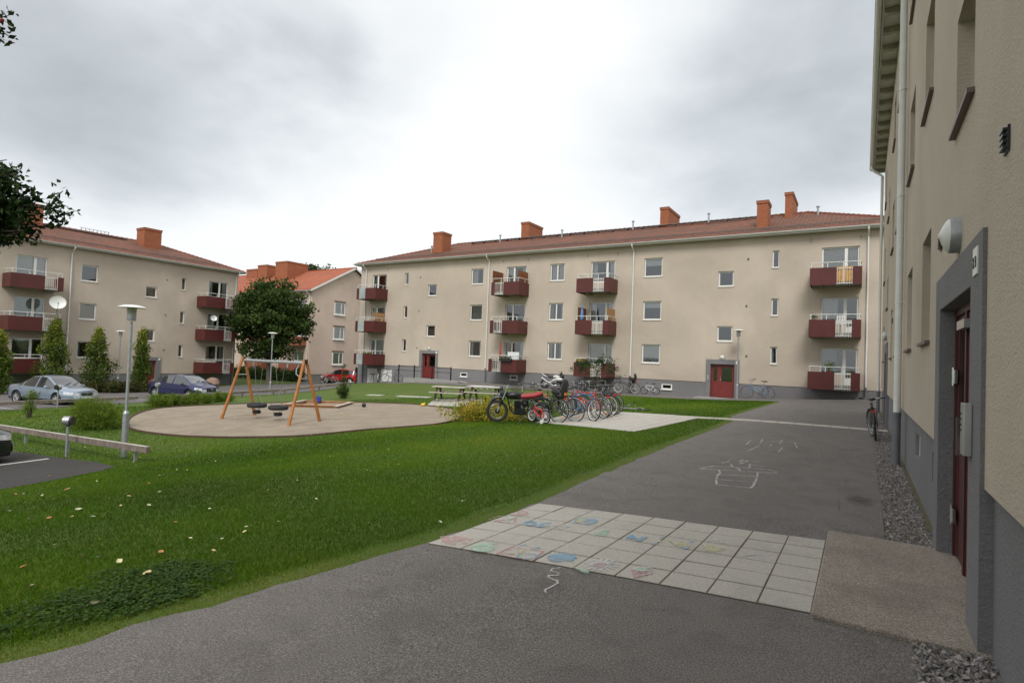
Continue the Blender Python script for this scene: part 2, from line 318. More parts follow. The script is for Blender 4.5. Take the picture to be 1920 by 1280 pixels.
# ------------------------------------------------------------------ mesh helpers
class MB:
    def __init__(s): s.v = []; s.f = []; s.m = []; s.uv = None
    def quad(s, *p, m=0):
        i = len(s.v); s.v += [tuple(q) for q in p]; s.f.append(tuple(range(i, i+len(p)))); s.m.append(m)
    def box(s, x0, y0, z0, x1, y1, z1, m=0, M4=None):
        i = len(s.v)
        p = [(x0,y0,z0),(x1,y0,z0),(x1,y1,z0),(x0,y1,z0),(x0,y0,z1),(x1,y0,z1),(x1,y1,z1),(x0,y1,z1)]
        if M4 is not None: p = [tuple(M4 @ Vector(q)) for q in p]
        s.v += p
        for f in ((0,3,2,1),(4,5,6,7),(0,1,5,4),(1,2,6,5),(2,3,7,6),(3,0,4,7)):
            s.f.append(tuple(i+k for k in f)); s.m.append(m)
    def beam(s, a, b, w, h, m=0):       # box along a->b, w wide, h tall
        a = Vector(a); b = Vector(b); d = (b-a); L = d.length; d.normalize()
        up = Vector((0,0,1)) if abs(d.z) < 0.95 else Vector((0,1,0))
        y = up.cross(d).normalized(); z = d.cross(y)
        T4 = Matrix(((d.x,y.x,z.x,a.x),(d.y,y.y,z.y,a.y),(d.z,y.z,z.z,a.z),(0,0,0,1)))
        s.box(0,-w/2,-h/2,L,w/2,h/2,m,T4)
    def tube(s, path, r, n=8, m=0, cap=True, closed=False, sq=1.0):
        P = [Vector(p) for p in path]; k = len(P)
        rr = r if isinstance(r, (list, tuple)) else [r]*k
        rings = []; prev = None
        for i, p in enumerate(P):
            if closed: t = P[(i+1) % k]-P[i-1]
            else: t = P[min(i+1, k-1)]-P[max(i-1, 0)]
            if t.length < 1e-9: t = Vector((0,0,1))
            t.normalize()
            if prev is None:
                u = t.orthogonal().normalized()
                if abs(t.z) < 0.9: u = Vector((0,0,1)).cross(t).normalized()
            else:
                u = (prev - t*prev.dot(t))
                u = u.normalized() if u.length > 1e-6 else t.orthogonal().normalized()
            prev = u; w = t.cross(u)
            j = len(s.v); rings.append(j)
            for q in range(n):
                a = 2*PI*q/n
                s.v.append(tuple(p + (u*math.cos(a)*sq + w*math.sin(a))*rr[i]))
        for i in range(k if closed else k-1):
            a = rings[i]; b = rings[(i+1) % k]
            for q in range(n):
                s.f.append((a+q, a+(q+1) % n, b+(q+1) % n, b+q)); s.m.append(m)
        if cap and not closed:
            s.f.append(tuple(rings[0]+q for q in reversed(range(n)))); s.m.append(m)
            s.f.append(tuple(rings[-1]+q for q in range(n))); s.m.append(m)
    def lathe(s, prof, n=24, m=0, M4=None):    # prof (r, z) around z
        rings = []
        for r_, z in prof:
            j = len(s.v); rings.append(j)
            for q in range(n):
                a = 2*PI*q/n; p = Vector((r_*math.cos(a), r_*math.sin(a), z))
                s.v.append(tuple(M4 @ p) if M4 is not None else tuple(p))
        for a, b in zip(rings, rings[1:]):
            for q in range(n): s.f.append((a+q, a+(q+1) % n, b+(q+1) % n, b+q)); s.m.append(m)
    def ell(s, c, rad, n=12, k=8, m=0, M3=None, jit=0, rng=None):
        c = Vector(c); rings = []
        for i in range(k+1):
            th = PI*i/k; j = len(s.v); rings.append(j)
            for q in range(n):
                a = 2*PI*q/n; p = Vector((rad[0]*math.sin(th)*math.cos(a), rad[1]*math.sin(th)*math.sin(a), rad[2]*math.cos(th)))
                if jit and rng: p *= 1+rng.uniform(-jit, jit)
                if M3 is not None: p = M3 @ p
                s.v.append(tuple(c+p))
        for a, b in zip(rings, rings[1:]):
            for q in range(n): s.f.append((a+q, b+q, b+(q+1) % n, a+(q+1) % n)); s.m.append(m)
    def prism(s, pts, y0, y1, m=0):     # polygon in x,z extruded in y
        i = len(s.v); n = len(pts)
        s.v += [(x, y0, z) for x, z in pts]+[(x, y1, z) for x, z in pts]
        s.f.append(tuple(i+k for k in range(n))); s.m.append(m)
        s.f.append(tuple(i+n+k for k in reversed(range(n)))); s.m.append(m)
        for k in range(n):
            s.f.append((i+(k+1) % n, i+k, i+n+k, i+n+(k+1) % n)); s.m.append(m)
    def build(s, name, mats, parent=None, smooth=False, loc=None, rz=0.0, bevel=0.0, M4=None):
        me = bpy.data.meshes.new(name)
        v = s.v
        if M4 is not None: v = [tuple(M4 @ Vector(p)) for p in v]
        me.from_pydata(v, [], s.f)
        if not isinstance(mats, (list, tuple)): mats = [mats]
        for q in mats: me.materials.append(q)
        if len(mats) > 1: me.polygons.foreach_set('material_index', s.m)
        if smooth:
            me.polygons.foreach_set('use_smooth', [True]*len(me.polygons))
            try: me.set_sharp_from_angle(angle=R(38))
            except Exception: pass
        me.update()
        o = bpy.data.objects.new(name, me); COL.objects.link(o)
        if parent is not None: o.parent = parent
        if loc is not None: o.location = loc
        if rz: o.rotation_euler = (0, 0, rz)
        if bevel:
            b = o.modifiers.new('bevel', 'BEVEL'); b.width = bevel; b.segments = 2; b.limit_method = 'ANGLE'
        return o
def tag(o, label=None, cat=None, group=None, kind=None):
    if label: o['label'] = label
    if cat: o['category'] = cat
    if group: o['group'] = group
    if kind: o['kind'] = kind
    return o
def thing(name, label, cat, loc=(0,0,0), rz=0.0, group=None, rot=None):
    o = bpy.data.objects.new(name, None); o.empty_display_size = 0.2; COL.objects.link(o)
    o.location = loc; o.rotation_euler = rot if rot else (0, 0, rz)
    return tag(o, label, cat, group)
def children(o): return [c for c in bpy.data.objects if c.parent == o]
def copy_tree(o, parent=None, kids=None):
    if kids is None:
        kids = {}
        for c in bpy.data.objects:
            if c.parent: kids.setdefault(c.parent.name, []).append(c)
    c = o.copy(); COL.objects.link(c); c.parent = parent
    for ch in kids.get(o.name, []): copy_tree(ch, c, kids)
    return c
def npmesh(name, verts, faces_flat, nper, mat, tone=None, parent=None, normals=None):
    me = bpy.data.meshes.new(name); nv = len(verts); nf = len(faces_flat)//nper
    me.vertices.add(nv); me.vertices.foreach_set('co', np.asarray(verts, np.float32).ravel())
    me.loops.add(len(faces_flat)); me.loops.foreach_set('vertex_index', np.asarray(faces_flat, np.int32))
    me.polygons.add(nf); me.polygons.foreach_set('loop_start', np.arange(0, nf*nper, nper, dtype=np.int32))
    try: me.polygons.foreach_set('loop_total', np.full(nf, nper, np.int32))
    except Exception: pass
    me.materials.append(mat)
    if tone is not None:
        a = me.attributes.new('tone', 'FLOAT', 'FACE'); a.data.foreach_set('value', np.asarray(tone, np.float32))
    me.update(calc_edges=True)
    if name != 'ground': me.shade_flat()
    o = bpy.data.objects.new(name, me); COL.objects.link(o)
    if parent: o.parent = parent
    return o

# ------------------------------------------------------------------ terrain
CP = []
for y in (-8, 0, 6, 12, 18, 24):
    for x in (-3.2, -1, .6, 5): CP.append((x, y, 0))
CP += [(0,30,.05),(5,30,.1),(.5,35.8,.17),(5,36,.2),(-3,30,-.02),(-5.2,35.8,-.2),(-8,35.8,-.34),(-10.9,35.8,-.33),(-13.6,35.8,-.37),(-18,35.8,-.35),(-24,35.8,-.3),(-27.3,35.8,-.38),(-34.7,35.8,-.8),(-38,35.8,-1.15),
(-6,15,-.15),(-8,14,-.22),(-9,18,-.28),(-5,18.4,-.08),
(-19,14,-1.12),(-24,15,-1.2),(-20,20,-1.15),(-14,15,-.95),
(-17,7.8,-1.45),(-17.8,6.7,-1.45),(-20,3,-1.55),(-30,5,-1.6),(-35,12.5,-1.62),(-34,18.5,-1.58),(-35.4,25.3,-1.53),(-48.7,20,-1.75),(-48.7,5,-1.7),(-48.7,30,-1.75),(-45,42,-1.62),(-51,41,-1.8),(-54.6,50,-2.0),(-65,30,-1.8),(-20,-8,-1.5),(-40,-8,-1.6),(-10,-8,-.75),
(-42,31,-1.5),(-44,36,-1.55),(-20,60,-.5),(0,60,.2),(-40,60,-1.5),(-65,60,-2)]
CP = np.array(CP, float)
def _fit(sm=3.0):
    n = len(CP); d = np.hypot(CP[:,None,0]-CP[None,:,0], CP[:,None,1]-CP[None,:,1])
    K = np.where(d > 0, d*d*np.log(d+1e-9), 0)+sm*np.eye(n)
    P = np.c_[np.ones(n), CP[:,:2]]
    return np.linalg.solve(np.block([[K, P],[P.T, np.zeros((3,3))]]), np.r_[CP[:,2], 0, 0, 0])
TW = _fit()
def TT(x, y):
    x = np.clip(np.asarray(x, float), -68, 8); y = np.clip(np.asarray(y, float), -10, 62)
    d = np.hypot(x[...,None]-CP[:,0], y[...,None]-CP[:,1])
    return (np.where(d > 0, d*d*np.log(d+1e-9), 0)@TW[:-3])+TW[-3]+TW[-2]*x+TW[-1]*y
def T(x, y): return float(TT(np.array([x]), np.array([y]))[0])
def ray(px, py): return _f+(px-960)/CF*_r-(py-640)/CF*_u
def G(px, py, h=0.0):       # where the sight line of a photo pixel meets the ground (survey of the photo)
    d = ray(px, py); t = np.arange(1, 90, .1)
    g = CAMZ+d[2]*t-h-TT(d[0]*t, d[1]*t); i = int(np.argmax(g < 0)); a = g[i-1]/(g[i-1]-g[i]); tt = t[i-1]+a*.1
    return (float(d[0]*tt), float(d[1]*tt), float(CAMZ+d[2]*tt-h))
def GP(pts): return [G(*p)[:2] for p in pts]

def drape(name, poly, off, mat, step=1.0, thick=0.0, tri=True):
    bm = bmesh.new()
    vs = [bm.verts.new((x, y, 0)) for x, y in poly]; bm.faces.new(vs)
    bmesh.ops.triangulate(bm, faces=bm.faces[:])
    xs = [p[0] for p in poly]; ys = [p[1] for p in poly]
    for ax, lo, hi in ((0, min(xs), max(xs)), (1, min(ys), max(ys))):
        k = math.floor(lo/step)+1
        while k*step < hi:
            co = [0,0,0]; no = [0,0,0]; co[ax] = k*step; no[ax] = 1
            bmesh.ops.bisect_plane(bm, geom=bm.verts[:]+bm.edges[:]+bm.faces[:], plane_co=co, plane_no=no); k += 1
    if thick:
        bd = [e for e in bm.edges if e.is_boundary]
        rt = bmesh.ops.extrude_edge_only(bm, edges=bd)
        low = {v for v in rt['geom'] if isinstance(v, bmesh.types.BMVert)}
    else: low = set()
    V = list(bm.verts); zz = TT(np.array([v.co.x for v in V]), np.array([v.co.y for v in V]))
    for v, z in zip(V, zz): v.co.z = z+off-(thick if v in low else 0)
    bm.normal_update()
    for f in bm.faces:
        if f.normal.z < -0.3: f.normal_flip()
    me = bpy.data.meshes.new(name); bm.to_mesh(me); bm.free(); me.materials.append(mat)
    o = bpy.data.objects.new(name, me); COL.objects.link(o); return o
def inpoly(x, y, poly):
    x = np.asarray(x); y = np.asarray(y); c = np.zeros(x.shape, bool); n = len(poly)
    for i in range(n):
        x0, y0 = poly[i]; x1, y1 = poly[i-1]
        k = ((y0 > y) != (y1 > y)) & (x < (x1-x0)*(y-y0)/((y1-y0) or 1e-9)+x0); c ^= k
    return c
def smooth_closed(poly, k=6):
    n = len(poly); o = []
    for i in range(n):
        p0, p1, p2, p3 = (np.array(poly[(i+j-1) % n]) for j in range(4))
        for q in range(k):
            t = q/k; o.append(tuple(.5*((2*p1)+(-p0+p2)*t+(2*p0-5*p1+4*p2-p3)*t*t+(-p0+3*p1-3*p2+p3)*t**3)))
    return o
# ground sheet: fine grid near, one wide skirt out to the horizon
gx = np.concatenate([[-1500,-600,-250,-120,-90], np.arange(-70, 10.1, 0.5), [20,60,150,500,1500]])
gy = np.concatenate([[-1500,-500,-150,-50,-20], np.arange(-10, 62.1, 0.5), [75,110,200,500,1500]])
XX, YY = np.meshgrid(gx, gy, indexing='ij'); ZZ = TT(XX, YY)
nx_, ny_ = len(gx), len(gy); idx = np.arange(nx_*ny_).reshape(nx_, ny_)
ff = np.stack([idx[:-1,:-1], idx[1:,:-1], idx[1:,1:], idx[:-1,1:]], -1).reshape(-1)
tag(npmesh('ground', np.stack([XX, YY, ZZ], -1).reshape(-1, 3), ff, 4, M['turf']), kind='structure')

# paths, road, parking
SLAB = [G(px_c, py_c, .024)[:2] for px_c, py_c in ((802,1017), (1521,1147), (1549,1012), (1010,943))]          # near-left, near-right, far-right, far-left
path_near = [(-4.6,-1.6)] + GP([(0,1248),(160,1209),(330,1153),(480,1113),(600,1077),(700,1047),(800,1020)]) + [(-3.16,4.9)] + GP([(1010,944),(1040,930),(1100,902),(1180,868),(1280,827),(1375,790)]) + \
            [(-3.45,18.9),(-3.66,19.77)] + GP([(1400,772),(1463,753.5),(1440,752),(1280,747.5),(1170,741),(1040,733),(920,726),(850,722),(800,719.5),(770,718)]) + \
            [(-31.0,33.0),(-34,34.0),(-38.5,34.4),(-38.5,37.2),(4,37.2),(4,27.2),(.26,27.2),(.24,20),(.22,10),(.215,6.9),(.2,6.6),(.6,6.6),(.6,4.3),(.30,4.25),(.27,3.9),(.36,3.2),(.45,1.5),(.5,-1.6)]
_rj = random.Random(77)
def ragged(poly, step=.16, amp=.016, keep=lambda p: False):
    o = []; n = len(poly)
    for i in range(n):
        a = poly[i]; b = poly[(i+1) % n]; L = math.hypot(b[0]-a[0], b[1]-a[1]); k = max(1, int(L/step)) if L < 40 else 1; o.append(a)
        for j in range(1, k):
            t = j/k; x = a[0]+(b[0]-a[0])*t; y = a[1]+(b[1]-a[1])*t
            if not keep((x, y)): w = amp*(1+.5*math.sin(x*2.1+y*1.7)); x += _rj.gauss(0, w); y += _rj.gauss(0, w)
            o.append((x, y))
    return o
path = drape('footpath', ragged(path_near, keep=lambda p: p[0] > -.6 or p[1] < .5 or p[1] > 26), 0.012, M['asphalt'], .5); tag(path, kind='structure')
sand_px = [(250,780),(240,797),(255,808),(320,817),(400,821),(480,821),(560,819),(620,814),(700,806),(770,801),(830,795),(868,782),(850,768),(790,760),(740,757),(660,755),(600,754),(480,757),(400,760),(300,766)]
SAND = smooth_closed(GP(sand_px), 5)
BARE = smooth_closed(GP([(826,1002),(868,980),(905,962),(940,949),(950,943),(912,951),(866,968),(838,988)]), 4)
tag(drape('sand', SAND, 0.02, M['sand']), kind='structure')
def curb(name, poly, h, w, mat, label, cat, closed=True):
    mb = MB(); n = len(poly)
    zz = TT(np.array([p[0] for p in poly]), np.array([p[1] for p in poly]))
    pts = [(p[0], p[1], z) for p, z in zip(poly, zz)]
    rng = range(n if closed else n-1)
    for i in rng:
        a = Vector(pts[i]); b = Vector(pts[(i+1) % n]); d = (b-a)
        if d.length < 1e-3: continue
        a2 = a+Vector((0,0,h/2-.03)); b2 = b+Vector((0,0,h/2-.03))-d.normalized()*0.012
        mb.beam(a2, b2, w, h)
    o = mb.build(name, mat); tag(o, label, cat); return o
curb('sand_edging', SAND, 0.095, 0.06, M['wood_dark'], 'low dark edging board curving round the sand play area', 'edging')
lot_near = GP([(0,919),(100,901),(190,883),(216,875),(180,866),(100,857),(20,845)])
lot_near = [lot_near[0], *lot_near[1:], (-22.5,5.9),(-26,4.5),(-26,-8),(-13.6,-8),(-12.4,2.2)]
tag(drape('parking_bay', lot_near, 0.012, M['asphalt_lot']), kind='structure')
road = GP([(0,770),(85,765),(185,752)]) + [(-33.2,15.6)] + GP([(290,748),(400,742),(470,741),(570,735)]) + [(-33.6,29.3),(-36,32.2),(-39.0,34.0),(-42.5,35.6),(-44,60),(-50.5,60),(-50.5,38.9),(-46.6,36.5),(-46.3,31),(-46.3,-10),(-33,-10),(-32.8,6)]
ROAD = road
tag(drape('road', road, 0.012, M['asphalt_far']), kind='structure')
mk = MB()
for a, b in (((-37.8,10.1),(-32.9,10.35)), ((-37.8,14.4),(-32.9,14.7)), ((-37.8,17.0),(-33.2,17.2)), ((-37.6,20.9),(-33.6,21.2)), ((-37.8,6.5),(-33,6.6)), ((-37.8,24.4),(-34.2,24.6))):
    for k in range(8):
        x0 = a[0]+(b[0]-a[0])*k/8; x1 = a[0]+(b[0]-a[0])*(k+1)/8; y0 = a[1]+(b[1]-a[1])*k/8; y1 = a[1]+(b[1]-a[1])*(k+1)/8
        mk.quad((x0,y0-.05,T(x0,y0)+.022),(x1,y1-.05,T(x1,y1)+.022),(x1,y1+.05,T(x1,y1)+.022),(x0,y0+.05,T(x0,y0)+.022))
a = G(-120,888); b = G(91,861)
for k in range(10):
    p = [a[i]+(b[i]-a[i])*k/10 for i in range(2)]; q = [a[i]+(b[i]-a[i])*(k+1)/10 for i in range(2)]
    dx, dy = b[0]-a[0], b[1]-a[1]; L = math.hypot(dx, dy); nx, ny = -dy/L*.05, dx/L*.05
    mk.quad((p[0]-nx,p[1]-ny,T(*p)+.022),(q[0]-nx,q[1]-ny,T(*q)+.022),(q[0]+nx,q[1]+ny,T(*q)+.022),(p[0]+nx,p[1]+ny,T(*p)+.022))
tag(mk.build('parking_markings', plain('road_paint', (0.55,0.55,0.53), 0.7, var=0.15, scale=20)), kind='structure')
far_path = [(-46.3,29.8),(-42.8,33.0),(-40.6,34.2),(-38.6,34.6),(-38.6,33.6),(-41.5,32.2),(-45.2,28.6),(-46.3,26.6)]

# slab paving: bilinear grid of real slabs
def slabs(name, quad, nu, nv, gap, h, rng, tone=0.10, skip=(), gv_=None):
    P = [np.array(q) for q in quad]; V = []; F = []; TN = []
    def at(u, v): return (P[0]*(1-u)+P[1]*u)*(1-v)+(P[3]*(1-u)+P[2]*u)*v
    Lu = np.linalg.norm(P[1]-P[0]); Lv = np.linalg.norm(P[3]-P[0])
    for i in range(nu):
        for j in range(nv):
            if (i, j) in skip: continue
            gu = gap/2/Lu; gv = (gv_ or gap)/2/Lv
            c = [at((i)/nu+gu, j/nv+gv), at((i+1)/nu-gu, j/nv+gv), at((i+1)/nu-gu, (j+1)/nv-gv), at(i/nu+gu, (j+1)/nv-gv)]
            m_ = sum(c)/4; dz = rng.uniform(-.002, .002); t = 0.5+rng.uniform(-tone, tone)*1.5
            k = len(V)
            tz = [h+dz+rng.uniform(-.001,.001) for _ in c]
            for q in c: V.append((q[0], q[1], T(q[0], q[1])-0.02))
            for q, z in zip(c, tz): V.append((q[0], q[1], T(q[0], q[1])+z-0.004))
            for q, z in zip(c, tz):
                w = q+(m_-q)*0.025; V.append((w[0], w[1], T(w[0], w[1])+z))
            for a in range(4):
                b = (a+1) % 4
                F += [k+a, k+b, k+4+b, k+4+a]; F += [k+4+a, k+4+b, k+8+b, k+8+a]; TN += [t, t]
            F += [k+8, k+9, k+10, k+11]; TN.append(t)
    return npmesh(name, V, F, 4, M['slab'], TN)
rg = random.Random(5)
tag(drape('soil_under_slabs', [tuple(p) for p in SLAB], 0.0165, M['soil'], .5), kind='structure')
tag(slabs('paving_slabs', SLAB, 9, 6, 0.009, 0.023, rg, .16, gv_=.018), kind='structure')
tag(slabs('paving_strip', [(-3.6,18.5),(.6,18.62),(.6,19.62),(-3.72,19.5)][0:4] and [(-4.9,18.35),(.62,18.62),(.62,19.12),(-4.9,18.9)], 12, 1, 0.014, 0.02, rg), kind='structure')
PAD = [(-9.9,14.9),(-4.95,13.6),(-4.0,17.3),(-4.9,18.9),(-7.0,20.1),(-10.0,19.6)]
tag(slabs('paving_pad', [(-8.2,14.75),(-4.75,13.55),(-4.35,18.9),(-9.0,20.0)], 11, 22, 0.016, 0.02, rg, 0.2), kind='structure')
drp = drape('soil_under_paving', [(-8.25,14.75),(-4.7,13.5),(-4.3,18.9),(-9.05,20.05)], 0.007, M['soil'], 0.5); tag(drp, kind='structure')
tag(slabs('table_paving', [GP([(800,760)])[0], GP([(905,763)])[0], GP([(905,747)])[0], GP([(815,748)])[0]], 8, 4, 0.02, 0.024, rg, 0.12), kind='structure')
tag(slabs('stepping_stones', [(-26.4,25.6),(-21.6,25.9),(-21.6,26.35),(-26.4,26.05)], 8, 1, 0.05, 0.03, rg, 0.12, skip=((2,0),(3,0))), kind='structure')

# gravel strip along the right wall
rs = np.random.RandomState(3)
def gravel(name, poly, n, s0, s1, lay=0.02):
    xs = [p[0] for p in poly]; ys = [p[1] for p in poly]
    X = rs.uniform(min(xs), max(xs), n*3); Y = rs.uniform(min(ys), max(ys), n*3)
    k = inpoly(X, Y, poly); X = X[k][:n]; Y = Y[k][:n]; n = len(X)
    base = np.array([(1,0,0),(-.5,.87,0),(-.5,-.87,0),(0,0,1),(.3,.2,-1)])*1.0
    tri = np.array([(0,1,3),(1,2,3),(2,0,3),(1,0,4),(2,1,4),(0,2,4)])
    sz = rs.uniform(s0, s1, (n,1,1)); B = base[None]*sz*rs.uniform(.6,1.3,(n,5,3))
    B[:,:,2] *= 0.65
    q = rs.normal(size=(n,3,3)); Q = np.linalg.qr(q)[0]; B = np.einsum('nij,nkj->nki', Q, B)
    Z = TT(X, Y)+rs.uniform(0, lay, n)
    V = B+np.stack([X, Y, Z], -1)[:,None,:]
    Fc = (tri[None]+np.arange(n)[:,None,None]*5).reshape(-1)
    tn = np.repeat(rs.uniform(0,1,n), 6)
    return npmesh(name, V.reshape(-1,3), Fc, 3, M['gravel'], tn)
GR1 = [(.225,6.55),(.60,6.55),(.60,18.5),(.245,18.5),(.235,12)]
GR2 = [(.36,-1.2),(.66,-1.2),(.66,4.25),(.28,4.22),(.27,3.9),(.33,3.4)]
tag(drape('gravel_bed_soil', [(.222,6.4),(.66,6.4),(.66,27),(.245,27)], 0.016, M['soil'], 0.5), kind='structure')
tag(gravel('gravel', GR1, 12000, .012, .03), 'grey crushed stone strip along the foot of the right hand wall', 'gravel', kind='stuff')
tag(gravel('gravel', GR2, 9000, .012, .030, .035), 'grey crushed stone in the corner below the concrete doorstep', 'gravel', kind='stuff')
tag(gravel('gravel', [(.225,19.1),(.6,19.1),(.6,26.5),(.225,26.5)], 2600, .018, .04), 'grey crushed stone by the wall beyond the paving strip', 'gravel', kind='stuff')
# door step slab
tag(drape('gravel_bed_soil', [(.46,-1.6),(.68,-1.6),(.68,4.35),(.28,4.25),(.27,3.9),(.36,3.2),(.42,1.5)], 0.016, M['soil'], 0.5), kind='structure')
mb = MB(); mb.box(-.265, 4.26, -.05, .84, 6.56, .05)
tag(mb.build('doorstep', M['step'], bevel=0.012), 'large flat concrete doorstep in front of the near red door', 'doorstep')
# ------------------------------------------------------------------ buildings
def facade(mb, x0, x1, z0, z1, y, ops, depth, m=0):
    """wall sheet facing -y with openings (x0,x1,z0,z1) and their reveals"""
    xs = sorted({x0, x1, *[min(max(v, x0), x1) for o in ops for v in o[:2]]})
    zs = sorted({z0, z1, *[min(max(v, z0), z1) for o in ops for v in o[2:4]]})
    nx, nz = len(xs)-1, len(zs)-1
    sol = [[not any(o[0]-1e-6 <= (xs[i]+xs[i+1])/2 <= o[1]+1e-6 and o[2]-1e-6 <= (zs[j]+zs[j+1])/2 <= o[3]+1e-6 for o in ops) for j in range(nz)] for i in range(nx)]
    for i in range(nx):
        for j in range(nz):
            a, b, c, d = xs[i], xs[i+1], zs[j], zs[j+1]
            if sol[i][j]: mb.quad((a,y,c),(b,y,c),(b,y,d),(a,y,d), m=m)
            else:
                yb = y+depth
                if i > 0 and sol[i-1][j]: mb.quad((a,y,c),(a,y,d),(a,yb,d),(a,yb,c), m=m)
                if i < nx-1 and sol[i+1][j]: mb.quad((b,y,d),(b,y,c),(b,yb,c),(b,yb,d), m=m)
                if j > 0 and sol[i][j-1]: mb.quad((a,y,c),(a,yb,c),(b,yb,c),(b,y,c), m=m)
                if j < nz-1 and sol[i][j+1]: mb.quad((a,yb,d),(a,y,d),(b,y,d),(b,yb,d), m=m)
def ledge(mb, x0, x1, z, y0, y1, ops):
    cuts = sorted((o[0], o[1]) for o in ops if o[2] < z < o[3]); a = x0
    for c, d in cuts+[(x1, x1)]:
        if c-a > 1e-3: mb.quad((a,y0,z),(c,y0,z),(c,y1,z),(a,y1,z))
        a = max(a, d)
WR = random.Random(11)
def window(par, x0, x1, z0, z1, d=0.09, mull=(), fw=0.065, curt=None, sill='white', label=None, mull_w=0.09, y=0.0, doorz=None, name='window'):
    """frame mesh as the part, pane / curtain / sill as its pieces"""
    fw = fw*1.25; f = MB(); g = MB(); ya = y+d; yb = y+d+0.06
    xs = [x0]+[x0+(x1-x0)*t for t in mull]+[x1]
    f.box(x0, ya, z0, x1, yb, z0+fw); f.box(x0, ya, z1-fw, x1, yb, z1)
    f.box(x0, ya, z0+fw, x0+fw, yb, z1-fw); f.box(x1-fw, ya, z0+fw, x1, yb, z1-fw)
    for t in xs[1:-1]: f.box(t-mull_w/2, ya-.008, z0+fw, t+mull_w/2, yb-.003, z1-fw)
    for a, b in zip(xs, xs[1:]):
        la = a+(fw if a == x0 else mull_w/2); lb = b-(fw if b == x1 else mull_w/2)
        g.quad((la,ya+.03,z0+fw),(lb,ya+.03,z0+fw),(lb,ya+.03,z1-fw),(la,ya+.03,z1-fw))
    w = f.build(name, M['white'], par)
    if label: w['label'] = label
    g.build('pane', M['glass'], w)
    if doorz is not None:      # balcony door leaf reaching down to the slab: (xa, xb, zfloor)
        a, b, zf = doorz; k = MB()
        k.box(a, ya, zf, b, yb, zf+.55); k.box(a, ya, zf+.55, a+.07, yb, z0); k.box(b-.07, ya, zf+.55, b, yb, z0)
        k.build('door_leaf', M['white'], w)
        q = MB(); q.quad((a+.07,ya+.03,zf+.55),(b-.07,ya+.03,zf+.55),(b-.07,ya+.03,z0),(a+.07,ya+.03,z0)); q.build('pane', M['glass'], w)
    if curt:
        kind = curt[0]; c = MB(); yc = ya+.13
        mat = M[curt[1]] if len(curt) > 1 else M['curtain']
        def cloth(a, b, za, zb):
            n = max(2, int((b-a)/.05)); 
            for i in range(n):
                p = a+(b-a)*i/n; q = a+(b-a)*(i+1)/n; u = .03*(i % 2); v = .03*((i+1) % 2)
                c.quad((p,yc+u,za),(q,yc+v,za),(q,yc+v,zb),(p,yc+u,zb))
        W = x1-x0; H = z1-z0
        if kind == 'full': cloth(x0, x1, z0, z1)
        elif kind == 'left': cloth(x0, x0+W*.45, z0, z1)
        elif kind == 'sides': cloth(x0, x0+W*.24, z0, z1); cloth(x1-W*.24, x1, z0, z1)
        elif kind == 'blind': c.quad((x0,yc,z1-H*curt[2]),(x1,yc,z1-H*curt[2]),(x1,yc,z1),(x0,yc,z1))
        elif kind == 'low': cloth(x0, x1, z0, z0+H*.35)
        c.build('blind' if kind == 'blind' else 'curtain', mat, w)
    if sill:
        s = MB(); s.box(x0-.03, y-.045, z0-.035, x1+.03, ya+.002, z0-.001)
        s.build('sill', M['white'] if sill == 'white' else M['sill_brown'], w)
    return w
def hip_roof(par, x0, x1, y0, y1, ze, zr, ra, rb, mat, rmat, gable=(False, False), t=0.07, soffit='white'):
    ym = (y0+y1)/2; mb = MB(); uvs = []
    A, B, C, D = (x0,y0,ze),(x1,y0,ze),(x1,y1,ze),(x0,y1,ze); P, Q = (ra,ym,zr),(rb,ym,zr)
    sl = math.hypot(ym-y0, zr-ze)
    faces = [((A,B,Q,P), [(A[0],0),(B[0],0),(Q[0],sl),(P[0],sl)]), ((C,D,P,Q), [(-C[0],0),(-D[0],0),(-P[0],sl),(-Q[0],sl)])]
    if not gable[0]: s2 = math.hypot(ra-x0, zr-ze); faces.append(((D,A,P), [(D[1],0),(A[1],0),(ym,s2)]))
    if not gable[1]: s2 = math.hypot(x1-rb, zr-ze); faces.append(((B,C,Q), [(B[1],0),(C[1],0),(ym,s2)]))
    for f, uv in faces: mb.quad(*f); uvs += uv
    o = mb.build('roof', mat, par)
    ul = o.data.uv_layers.new(name='UVMap')
    for i, uv in enumerate(uvs): ul.data[i].uv = uv
    # eaves: soffit board, fascia
    s = MB()
    for ya_, yb_ in (((y0,y0+.5),(y1-.5,y1)) if gable[1] else ((y0,y1),)): s.quad((x0,ya_,ze-.10),(x0,yb_,ze-.10),(x1,yb_,ze-.10),(x1,ya_,ze-.10))
    s.box(x0, y0, ze-.13, x1, y0+.03, ze-.015); s.box(x0, y1-.03, ze-.13, x1, y1, ze-.015)
    if not gable[0]: s.box(x0, y0+.03, ze-.13, x0+.03, y1-.03, ze-.015)
    if not gable[1]: s.box(x1-.03, y0+.03, ze-.13, x1, y1-.03, ze-.015)
    s.build('eaves_board', M['gutter'], o)
    rt = MB()
    def ridge(a, b):
        a = Vector(a); b = Vector(b); n = max(2, int((b-a).length/.38))
        for i in range(n):
            p = a.lerp(b, i/n); q = a.lerp(b, (i+1.12)/n); rt.tube([p+Vector((0,0,-.02)), q+Vector((0,0,.0))], [.085, .11], 8, sq=1.0)
    ridge(P, Q)
    if not gable[0]: ridge(A, P); ridge(D, P)
    if not gable[1]: ridge(B, Q); ridge(C, Q)
    rt.build('ridge_tiles', rmat, o)
    et = MB(); n = int((x1-x0)/.24)
    for i in range(n):
        xx = x0+.12+i*.24; et.tube([(xx, y0-.02, ze+.015), (xx, y0+.3, ze+.02+.3*(zr-ze)/(ym-y0))], [.06,.06], 6)
    et.build('eave_tiles', rmat, o)
    return o
